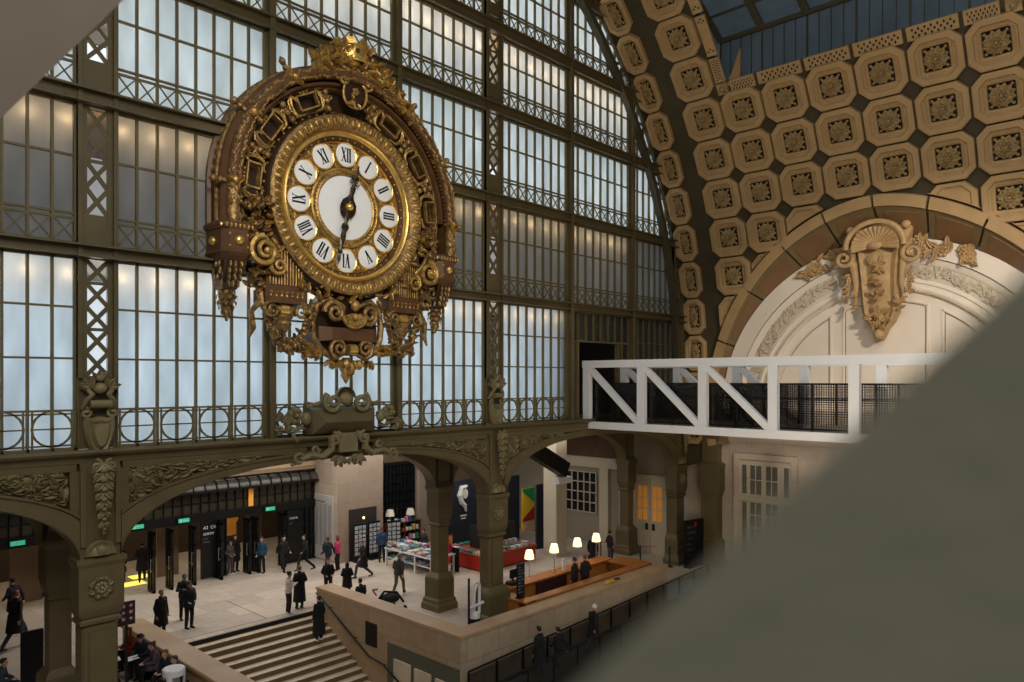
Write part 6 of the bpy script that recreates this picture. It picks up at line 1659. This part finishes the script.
def body_mesh(kind):
    key = ('body', kind)
    if key in CACHE: return CACHE[key]
    J = pose(kind); b = MB()
    cap(b, J['pel'], J['chest'], .1, .1); cap(b, J['chest'], J['neck']-Vector((0, 0, .05)), .09, .05); cap(b, J['neck']-Vector((0, 0, .05)), J['head']-Vector((0, -.01, .06)), .055, .05)
    h = J['head']; b.ball(h+Vector((0, .01, .02)), (.074, .09, .1), 14, 10); b.ball(h+Vector((0, -.025, -.055)), (.052, .058, .055), 12, 8)
    b.ball(h+Vector((0, -.09, -.015)), (.013, .022, .024), 8, 6); b.ball(h+Vector((0, -.08, -.058)), (.022, .012, .009), 8, 5)
    for s in (-1, 1): b.ball(h+Vector((s*.076, .01, -.01)), (.012, .02, .032), 8, 6)
    for s, k in ((-1, 'l'), (1, 'r')):
        cap(b, J['sh'+k], J['el'+k], .052, .042); cap(b, J['el'+k], J['wr'+k], .04, .026)
        cap(b, J['hp'+k], J['kn'+k], .08, .056); cap(b, J['kn'+k], J['an'+k], .054, .036)
        d = (J['wr'+k]-J['el'+k]).normalized(); w_ = J['wr'+k]; side = Vector((s, 0, 0)); side = (side-d*side.dot(d)).normalized(); nrm = d.cross(side)
        pc = w_+d*.05; b.ball(pc, .018, 8, 6); cap(b, w_+side*.008, pc+side*.022+d*.03, .02, .016, 8); cap(b, w_-side*.008, pc-side*.022+d*.03, .02, .016, 8)
        for i, (off, L) in enumerate(((.03, .06), (.011, .075), (-.009, .07), (-.028, .055))):
            p0 = pc+side*off+d*.03; p1 = p0+d*L*.6+nrm*.006*s; p2 = p1+d*L*.35+nrm*.02*s; cap(b, p0, p1, .0092, .0085, 6); cap(b, p1, p2, .0085, .0075, 6)
        t0 = w_+d*.03+side*.024*-1; cap(b, t0, t0-side*.028+d*.035, .011, .009, 6)
    CACHE[key] = remesh(b, 'body', .0105); return CACHE[key]
def trousers_mesh(kind):
    key = ('tr', kind)
    if key in CACHE: return CACHE[key]
    J = pose(kind); b = MB(); cap(b, J['hpl'], J['hpr'], .105, .105); cap(b, J['pel'], J['pel']+(J['chest']-J['pel'])*.2, .125, .12)
    for k in 'lr': cap(b, J['hp'+k], J['kn'+k], .1, .075); cap(b, J['kn'+k], J['an'+k]+Vector((0, 0, .02)), .073, .058)
    CACHE[key] = remesh(b, 'trousers', .016); return CACHE[key]
def shoes_mesh(kind):
    key = ('sh', kind)
    if key in CACHE: return CACHE[key]
    J = pose(kind); b = MB()
    for k in 'lr':
        a = J['an'+k]; lift = a.z-.09; b.ball(a+Vector((0, .02, -.035)), (.042, .06, .05), 10, 6); b.ball(a+Vector((0, -.07, -.055+ (lift*-.4))), (.045, .1, .035), 12, 6); b.ball(a+Vector((0, -.14, -.06-lift*.6)), (.04, .05, .028), 10, 6)
        b.box(a.x-.04, a.x+.04, a.y-.16, a.y+.07, a.z-.09, a.z-.06)
    CACHE[key] = remesh(b, 'shoes', .014); return CACHE[key]
def top_mesh(kind, style):
    key = ('top', kind, style)
    if key in CACHE: return CACHE[key]
    J = pose(kind); b = MB(); fat = {'coat': .02, 'parka': .035, 'jacket': .015, 'sweater': .01, 'robe': .03}[style]
    up = (J['chest']-J['pel']).normalized()
    for dx in (-.07, 0, .07):
        X = Vector((dx, 0, 0)); cap(b, J['pel']+X*.8, J['chest']+X, .1+fat, .115+fat)
    cap(b, J['shl']*1.0-Vector((0, 0, .03)), J['shr']-Vector((0, 0, .03)), .062+fat*.4); cap(b, J['chest']+Vector((0, 0, .06)), J['neck']-Vector((0, 0, .015)), .12, .065)
    for k in 'lr': cap(b, J['sh'+k], J['el'+k], .06+fat*.4, .052+fat*.4); cap(b, J['el'+k], J['wr'+k]-(J['wr'+k]-J['el'+k])*.06, .055+fat*.4, .042+fat*.2)
    if kind != 'sit':
        zb = {'coat': .5, 'robe': .28, 'parka': .8, 'jacket': .86, 'sweater': .88}[style]
        n = 18; rings = []
        for i in range(5):
            t = i/4; z = 1.05+(zb-1.05)*t; rx = .19+fat+.05*t*(style in ('coat', 'robe')); ry = .13+fat+.08*t*(style in ('coat', 'robe'))
            oy = (J['anl'].y+J['anr'].y)*.3*t; rings.append([(rx*cos(2*pi*q/n), oy+ry*sin(2*pi*q/n), z) for q in range(n)])
        b.loft(rings)
    else:
        for k in 'lr': cap(b, J['hp'+k]+Vector((0, 0, .02)), J['hp'+k].lerp(J['kn'+k], .55)+Vector((0, 0, .02)), .12+fat*.5, .105)
    # collar
    cap(b, J['neck']+Vector((-.03, .01, 0)), J['neck']+Vector((.03, .01, 0)), .062, .062, 8)
    CACHE[key] = remesh(b, style, .016); return CACHE[key]
def hair_mesh(kind, style):
    key = ('hair', kind, style)
    if key in CACHE: return CACHE[key]
    h = pose(kind)['head']; b = MB()
    if style == 'hat': 
        b.lathe([(.0, .12), (.07, .115), (.088, .07), (.09, .045), (.14, .035), (.14, .025), (.088, .03), (0, .03)], tuple(h), 'z', 20); b.ball(h+Vector((0, .03, .0)), (.08, .085, .08), 12, 8)
    elif style == 'beanie': b.ball(h+Vector((0, .015, .045)), (.088, .102, .095), 14, 10); b.ball(h+Vector((0, .02, .14)), .035, 8, 6)
    elif style == 'cap': b.ball(h+Vector((0, .015, .04)), (.084, .1, .09), 14, 10); b.ball(h+Vector((0, -.1, .04)), (.065, .07, .015), 10, 5)
    else:
        b.ball(h+Vector((0, .028, .04)), (.084, .092, .094), 14, 10)
        b.ball(h+Vector((0, -.04, .095)), (.06, .04, .03), 10, 6)
        if style == 'long':
            b.ball(h+Vector((0, .06, -.06)), (.085, .06, .14), 12, 8)
            for s in (-1, 1): b.ball(h+Vector((s*.07, .03, -.05)), (.03, .05, .13), 8, 8)
        if style == 'bun': b.ball(h+Vector((0, .09, .1)), .045, 10, 8)
    CACHE[key] = remesh(b, 'hair', .012); return CACHE[key]
SKIN = mat('skin_light', (198, 148, 120), .6, 0, .05); SKIN2 = mat('skin_medium', (150, 104, 78), .6, 0, .05)
def cloth(name, rgb): return mat('cloth_'+name, rgb, .85, 0, .2, 6)
CL = dict(black=cloth('black', (20, 20, 22)), navy=cloth('navy', (26, 34, 50)), blue=cloth('blue', (40, 62, 92)), teal=cloth('teal', (24, 70, 96)), grey=cloth('grey', (74, 74, 70)), white=cloth('white', (214, 208, 196)), olive=cloth('olive', (62, 60, 48)), rust=cloth('rust', (140, 66, 38)), jeans=cloth('jeans', (44, 56, 78)), pink=cloth('pink', (210, 60, 110)), mauve=cloth('mauve', (84, 66, 80)), khaki=cloth('khaki', (92, 86, 66)), slate=cloth('slate', (56, 66, 76)))
HAIR = dict(black=mat('hair_black', (18, 15, 14), .6, 0, .1), brown=mat('hair_brown', (58, 38, 26), .6, 0, .1), auburn=mat('hair_auburn', (120, 62, 34), .6, 0, .1), grey=mat('hair_grey', (130, 124, 116), .6, 0, .1), white=mat('knit_white', (220, 216, 208), .8, 0, .1), none=SKIN)
def simple(name, me, m, parent):
    o = bpy.data.objects.new(name, me); COL.objects.link(o); o.parent = parent
    if len(me.materials) == 0: me.materials.append(m)
    o.material_slots[0].link = 'OBJECT'; o.material_slots[0].material = m; return o
def person(x, y, z, face, kind, style, topc, trc, hair, hairc, label, h=1.72, skin=SKIN, extra=None, group=None):
    """face: heading in degrees, 0 looks toward -y, 90 toward +x"""
    t = thing('person', label, 'person', (x, y, z), radians(face), group); s = h/1.74; t.scale = (s, s, s)
    simple('body', body_mesh(kind), skin, t); simple('trousers', trousers_mesh(kind), CL[trc], t); simple('shoes', shoes_mesh(kind), CL['white'] if extra == 'sneakers' else CL['black'], t)
    simple({'coat': 'coat', 'robe': 'robe', 'parka': 'parka', 'jacket': 'jacket', 'sweater': 'sweater'}[style], top_mesh(kind, style), CL[topc], t)
    if hair != 'bald': simple('hat' if hair in ('hat', 'beanie', 'cap') else 'hair', hair_mesh(kind, hair), HAIR[hairc], t)
    hd = pose(kind)['head']; off = Vector(t.location)
    for sg in (-1, 1):
        if 'eye' not in CACHE: m = MB(); m.ball((0, 0, 0), (.011, .008, .008), 8, 6); e = m.build('eye', BLACKE, None); CACHE['eye'] = e.data; bpy.data.objects.remove(e)
        e = bpy.data.objects.new('eye', CACHE['eye']); COL.objects.link(e); e.parent = t; e.location = hd+Vector((sg*.03, -.078, .005))
    return t
def bag(x, y, z, s, m, label, kind='backpack'):
    t = thing(kind, label, 'bag', (x, y, z)); b = MB(); b.ball((x, y, z+s*.5), (s*.34, s*.22, s*.5), 12, 8); b.build('bag_body', m, t, True)
    b = MB(); b.tube([(x-s*.15, y, z+s*.9), (x-s*.1, y-.02, z+s*1.15), (x+s*.1, y-.02, z+s*1.15), (x+s*.15, y, z+s*.9)], s*.04, 6); b.build('carry_strap', m, t); return t
B = radians
person(7.0, 30.2, 0, 130, 'stride', 'coat', 'black', 'jeans', 'short', 'auburn', 'person in a long black coat striding left in the far left bay', 2.0)
person(6.3, 32.6, 0, 40, 'stand', 'coat', 'black', 'black', 'short', 'black', 'person in dark clothes under the exit sign, nearest the left edge', 1.85)
person(7.6, 33.0, 0, 200, 'walk', 'jacket', 'black', 'black', 'short', 'black', 'person in black walking away beside the pale green door edge', 1.8)
person(5.5, 25.5, 0, 60, 'sit', 'jacket', 'slate', 'jeans', 'short', 'black', 'person sitting in a grey jacket beside the black partition, bottom left', 1.72)
person(10.85, 27.5, 0, 20, 'stand', 'coat', 'black', 'black', 'short', 'grey', 'man in a plain black coat standing alone behind the left parapet', 1.78)
person(12.35, 29.1, 0, -10, 'phone', 'jacket', 'black', 'black', 'cap', 'black', 'man in black jacket and cap standing behind the navy parka wearer', 1.78)
person(12.05, 27.95, 0, 10, 'look', 'parka', 'navy', 'black', 'short', 'black', 'man in a navy parka with hands together near the top of the steps', 1.76)
person(15.48, 26.75, 0, 80, 'phone', 'sweater', 'white', 'black', 'bun', 'black', 'woman in a white sweater with hair bun at the top of the steps', 1.7, extra='sneakers')
person(16.2, 27.15, 0, 170, 'look', 'robe', 'black', 'black', 'short', 'auburn', 'person in a wide black cape standing just above the top step', 1.72)
person(15.75, 25.0, -.7, 190, 'stand', 'robe', 'black', 'black', 'short', 'black', 'person in a long black robe a few steps down by the right wall', 1.72, extra='sneakers')
person(17.85, 27.6, 0, -20, 'look', 'jacket', 'black', 'black', 'short', 'auburn', 'person in black facing the steps behind the parapet end', 1.66)
person(18.4, 27.0, 0, 150, 'look', 'coat', 'black', 'black', 'long', 'black', 'long-haired person in black bending at the parapet end', 1.5)
person(20.0, 30.9, 0, 200, 'walk', 'jacket', 'navy', 'jeans', 'short', 'brown', 'man in navy with a dark backpack walking beside the pier', 1.76)
person(20.7, 31.2, 0, 210, 'stand', 'jacket', 'pink', 'black', 'long', 'auburn', 'woman in a bright pink top beside the pier corner', 1.7)
person(20.75, 29.15, 0, -100, 'stride', 'coat', 'black', 'jeans', 'short', 'auburn', 'person in a black coat striding left across the open paving, auburn hair', 1.74)
person(19.6, 32.3, 0, -100, 'stride', 'jacket', 'black', 'black', 'short', 'black', 'person in black striding left in front of the inscription panel', 1.74)
person(18.75, 32.9, 0, 0, 'walk', 'jacket', 'black', 'black', 'short', 'black', 'person in black walking out of the right doorway', 1.74)
person(17.9, 33.4, 0, -60, 'stand', 'jacket', 'teal', 'black', 'short', 'brown', 'person in a teal blue jacket between the open door leaves', 1.74)
person(17.15, 34.6, 0, 10, 'stand', 'coat', 'black', 'black', 'short', 'black', 'taller person of the couple waiting in the middle doorway', 1.8)
person(16.7, 34.2, 0, 20, 'look', 'sweater', 'grey', 'mauve', 'long', 'brown', 'shorter person with long hair in the middle doorway couple', 1.62, extra='sneakers')
person(12.55, 36.4, 0, 150, 'walk', 'coat', 'black', 'black', 'short', 'black', 'dark walker on the left among the yellow floor lights', 1.8)
person(13.35, 36.0, 0, 160, 'stride', 'coat', 'black', 'black', 'short', 'black', 'dark walker on the right beside the leftmost door leaf', 1.8)
person(23.15, 30.9, 0, 140, 'stand', 'jacket', 'blue', 'black', 'short', 'auburn', 'man in a blue denim jacket browsing the shop with his back turned', 1.8)
person(20.15, 25.7, 0, 120, 'stride', 'jacket', 'olive', 'khaki', 'short', 'grey', 'person in an olive jacket walking between steps and shop table', 1.76)
person(17.75, 25.0, 0, 180, 'sit', 'jacket', 'black', 'black', 'short', 'black', 'seated person whose dark head shows above the right parapet', 1.72)
person(24.85, 29.6, 0, -90, 'look', 'jacket', 'navy', 'black', 'short', 'black', 'shop visitor leaning over the books on the far side of the table', 1.62)
person(24.75, 19.65, 0, 200, 'stand', 'jacket', 'black', 'black', 'short', 'brown', 'desk attendant in black, left one of the pair below the lamps', 1.8)
person(25.4, 19.6, 0, 170, 'look', 'jacket', 'black', 'black', 'short', 'auburn', 'desk attendant in black, right one of the pair below the lamps', 1.8)
person(29.4, 22.2, 0, -30, 'stand', 'coat', 'black', 'black', 'short', 'black', 'dark-clothed person standing behind the rightmost desk lamp', 1.74)
person(31.1, 22.4, 0, 70, 'look', 'jacket', 'black', 'mauve', 'short', 'black', 'person in black leaning at the dark column behind the lamps', 1.6)
person(19.6, 17.15, -1.14, 190, 'stand', 'coat', 'black', 'black', 'short', 'black', 'tall person in a black coat on the ramp, nearest its lower end', 1.84)
person(20.45, 16.95, -1.1, 170, 'walk', 'jacket', 'black', 'black', 'short', 'black', 'shorter dark person on the ramp just right of the tall coat', 1.6)
person(22.75, 17.15, -1.03, 80, 'walk', 'coat', 'black', 'teal', 'beanie', 'white', 'person in a white knitted hat and teal skirt on the ramp', 1.78)
person(27.3, 13.3, 7.42, 185, 'stride', 'jacket', 'black', 'black', 'short', 'brown', 'person in black walking along the white footbridge', 1.74)
person(9.1, 25.3, .1, -80, 'sit', 'coat', 'rust', 'black', 'long', 'auburn', 'seated woman with auburn hair and rust coat beside the pictogram sign', 1.76)
person(9.1, 24.4, .1, -60, 'sit', 'coat', 'navy', 'black', 'hat', 'black', 'seated man in a dark hat reading white papers behind the parapet', 1.78)
person(7.9, 24.7, .0, 80, 'sit', 'jacket', 'black', 'jeans', 'short', 'black', 'seated person bent forward with a pale magazine left of the hat wearer', 1.7)
person(9.1, 23.4, .1, -100, 'sit', 'jacket', 'mauve', 'black', 'bun', 'brown', 'seated woman with a brown bun in front of the hat wearer', 1.72)
person(9.1, 22.5, .1, -70, 'sit', 'jacket', 'navy', 'black', 'short', 'auburn', 'seated red-haired man in navy right of the white stand', 1.72)
person(9.15, 21.9, .1, -90, 'sit', 'jacket', 'black', 'black', 'short', 'brown', 'seated person in black, last one along the parapet', 1.66)
bag(20.05, 31.25, .95, .5, CL['black'], 'dark backpack on the navy-jacketed walker')
bag(18.7, 24.9, 0, .45, CL['black'], 'dark bag lying on the paving behind the parapet', 'shoulder_bag')
t = thing('pushchair', 'folded black pushchair with red trim lying behind the parapet', 'pushchair', (18.6, 23.9, 0))
b = MB(); b.tube([(18.2, 24.6, .35), (18.4, 24.4, .75), (18.8, 24.1, .7), (19.0, 23.9, .3)], .05, 8); b.ball((18.6, 24.2, .5), (.35, .35, .2), 12, 8); b.build('seat_shell', CL['black'], t, True)
b = MB(); b.tube([(18.15, 24.6, .6), (18.2, 24.9, .75), (18.5, 25.0, .7)], .04, 6); b.build('red_handle', RED, t)
for x, y in ((18.3, 24.0), (18.9, 24.4), (18.3, 24.6), (19.0, 23.8)): MB().lathe([(.0, -.02), (.1, -.02), (.1, .02), (0, .02)], (x, y, .1), 'x', 16).build('wheel', BLACKM, t)
for x, y, z, l in ((8.68, 24.15, .72, 'white papers in the hands of the hat wearer'), (8.25, 24.45, .7, 'pale magazine on the lap of the bent figure')):
    tag(MB().loft([[(x-.16, y-.1, z), (x+.16, y-.12, z+.03), (x+.17, y+.1, z+.08), (x-.15, y+.12, z+.05)], [(x-.16, y-.1, z+.01), (x+.16, y-.12, z+.04), (x+.17, y+.1, z+.09), (x-.15, y+.12, z+.06)]]).build('magazine', WHITEL), l, 'magazine')

# ------------------------------------------------------------------ light
world = bpy.data.worlds.new('world'); SC.world = world; world.use_nodes = True
bg = world.node_tree.nodes['Background']; bg.inputs[0].default_value = (.62, .70, .82, 1); bg.inputs[1].default_value = .10
# daylight behind each storey of frosted glass
DAY = [.42, .06, .8, .72, 1.0, 1.1, 1.1]
DC = [(.80, .90, 1.0), (.85, .8, .8), (.93, .98, 1.0), (.96, .98, 1.0), (1, 1, 1), (1, 1, 1), (1, 1, 1)]
for t, (z0, z1) in enumerate(TIERS[:6]):
    area('daylight_storey_%d' % (t+1), (10.8 if t == 0 else 16.5, 23.2, (z0+z1)/2-.1), (radians(-90), 0, 0), 26.8 if t == 0 else 38, z1-z0-.4, DAY[t]*38*(z1-z0)*9.0, DC[t])
# floor slabs of the rooms behind the glass
b = MB()
for z0, z1 in [(12.28, 12.58), (16.0, 16.35), (19.42, 19.8), (22.45, 22.88), (25.5, 25.9)]: b.box(-3, 36, YW+.3, 24.5, z0, z1-.05)
struct(b.build('ceiling_slab', WALLG), 'floor slabs behind the glass wall', 'slab')
# warm lamps standing just behind the frosted panes
rnd = random.Random(21)
for t, e, zz in ((0, 10.0, .4), (1, 12.0, .42), (3, 20.0, .55)):
    for i in range(2, len(POSTS)-2):
        for q in range(5):
            x = POSTS[i]+.62+q*.84
            if t == 0 and x > 24.6: continue
            point('lamp_behind_glass', (x, YW+.24, TIERS[t][1]-zz), e*rnd.uniform(.6, 1.2), (1, .62, .3), .06)
# soft skylight of the nave, behind and above the viewer, with added warm fills
area('nave_skylight', (8, -6, 30), (radians(-22), 0, 0), 26, 30, 5200, (.95, .97, 1.0))
area('nave_front_fill', (-2, 0, 22), (radians(68), 0, radians(-38)), 8, 8, 1800, (1, .92, .8))
area('vault_fill', (18, 4, 2), (radians(180), radians(35), 0), 12, 14, 950, (1, .84, .6))  # unseen added light that warms the vault from below
area('sky_above', (20, 8, 38), (0, 0, 0), 20, 18, 2200, (.9, .97, 1.0))
area('sky_side', (40, 8, 25), (0, radians(90), 0), 8, 16, 700, (.9, .97, 1.0))
area('hall_lights', (17.5, 30, 6.6), (0, 0, 0), 17, 4, 740, (1, .97, .93))
area('vestibule_lights', (14, 37.5, 6.2), (0, 0, 0), 16, 3, 260, (1, .85, .62))

sp = bpy.data.lights.new('clock_fill_spot', 'SPOT'); sp.energy = 6200; sp.spot_size = radians(26); sp.spot_blend = .5; sp.shadow_soft_size = .5; sp.color = (1, .95, .86)  # added spot that brightens the dial
so = bpy.data.objects.new('clock_fill_spot', sp); COL.objects.link(so); so.location = (4, -2, 19); so.rotation_euler = (Vector((CX, 19.5, CZ))-Vector((4, -2, 19))).to_track_quat('-Z', 'Y').to_euler()
sp = bpy.data.lights.new('tympanum_spotlight', 'SPOT'); sp.energy = 9000; sp.spot_size = radians(36); sp.spot_blend = .6; sp.shadow_soft_size = .6; sp.color = (1, .9, .78)
so = bpy.data.objects.new('tympanum_spotlight', sp); COL.objects.link(so); so.location = (18, -4, 17); so.rotation_euler = (Vector((34.5, 10.3, 10.8))-Vector((18, -4, 17))).to_track_quat('-Z', 'Y').to_euler()
area('shop_fill', (28.5, 26.5, 6.4), (0, 0, 0), 5, 5, 170, (1, .95, .88))  # added light that lifts the dim shop displays
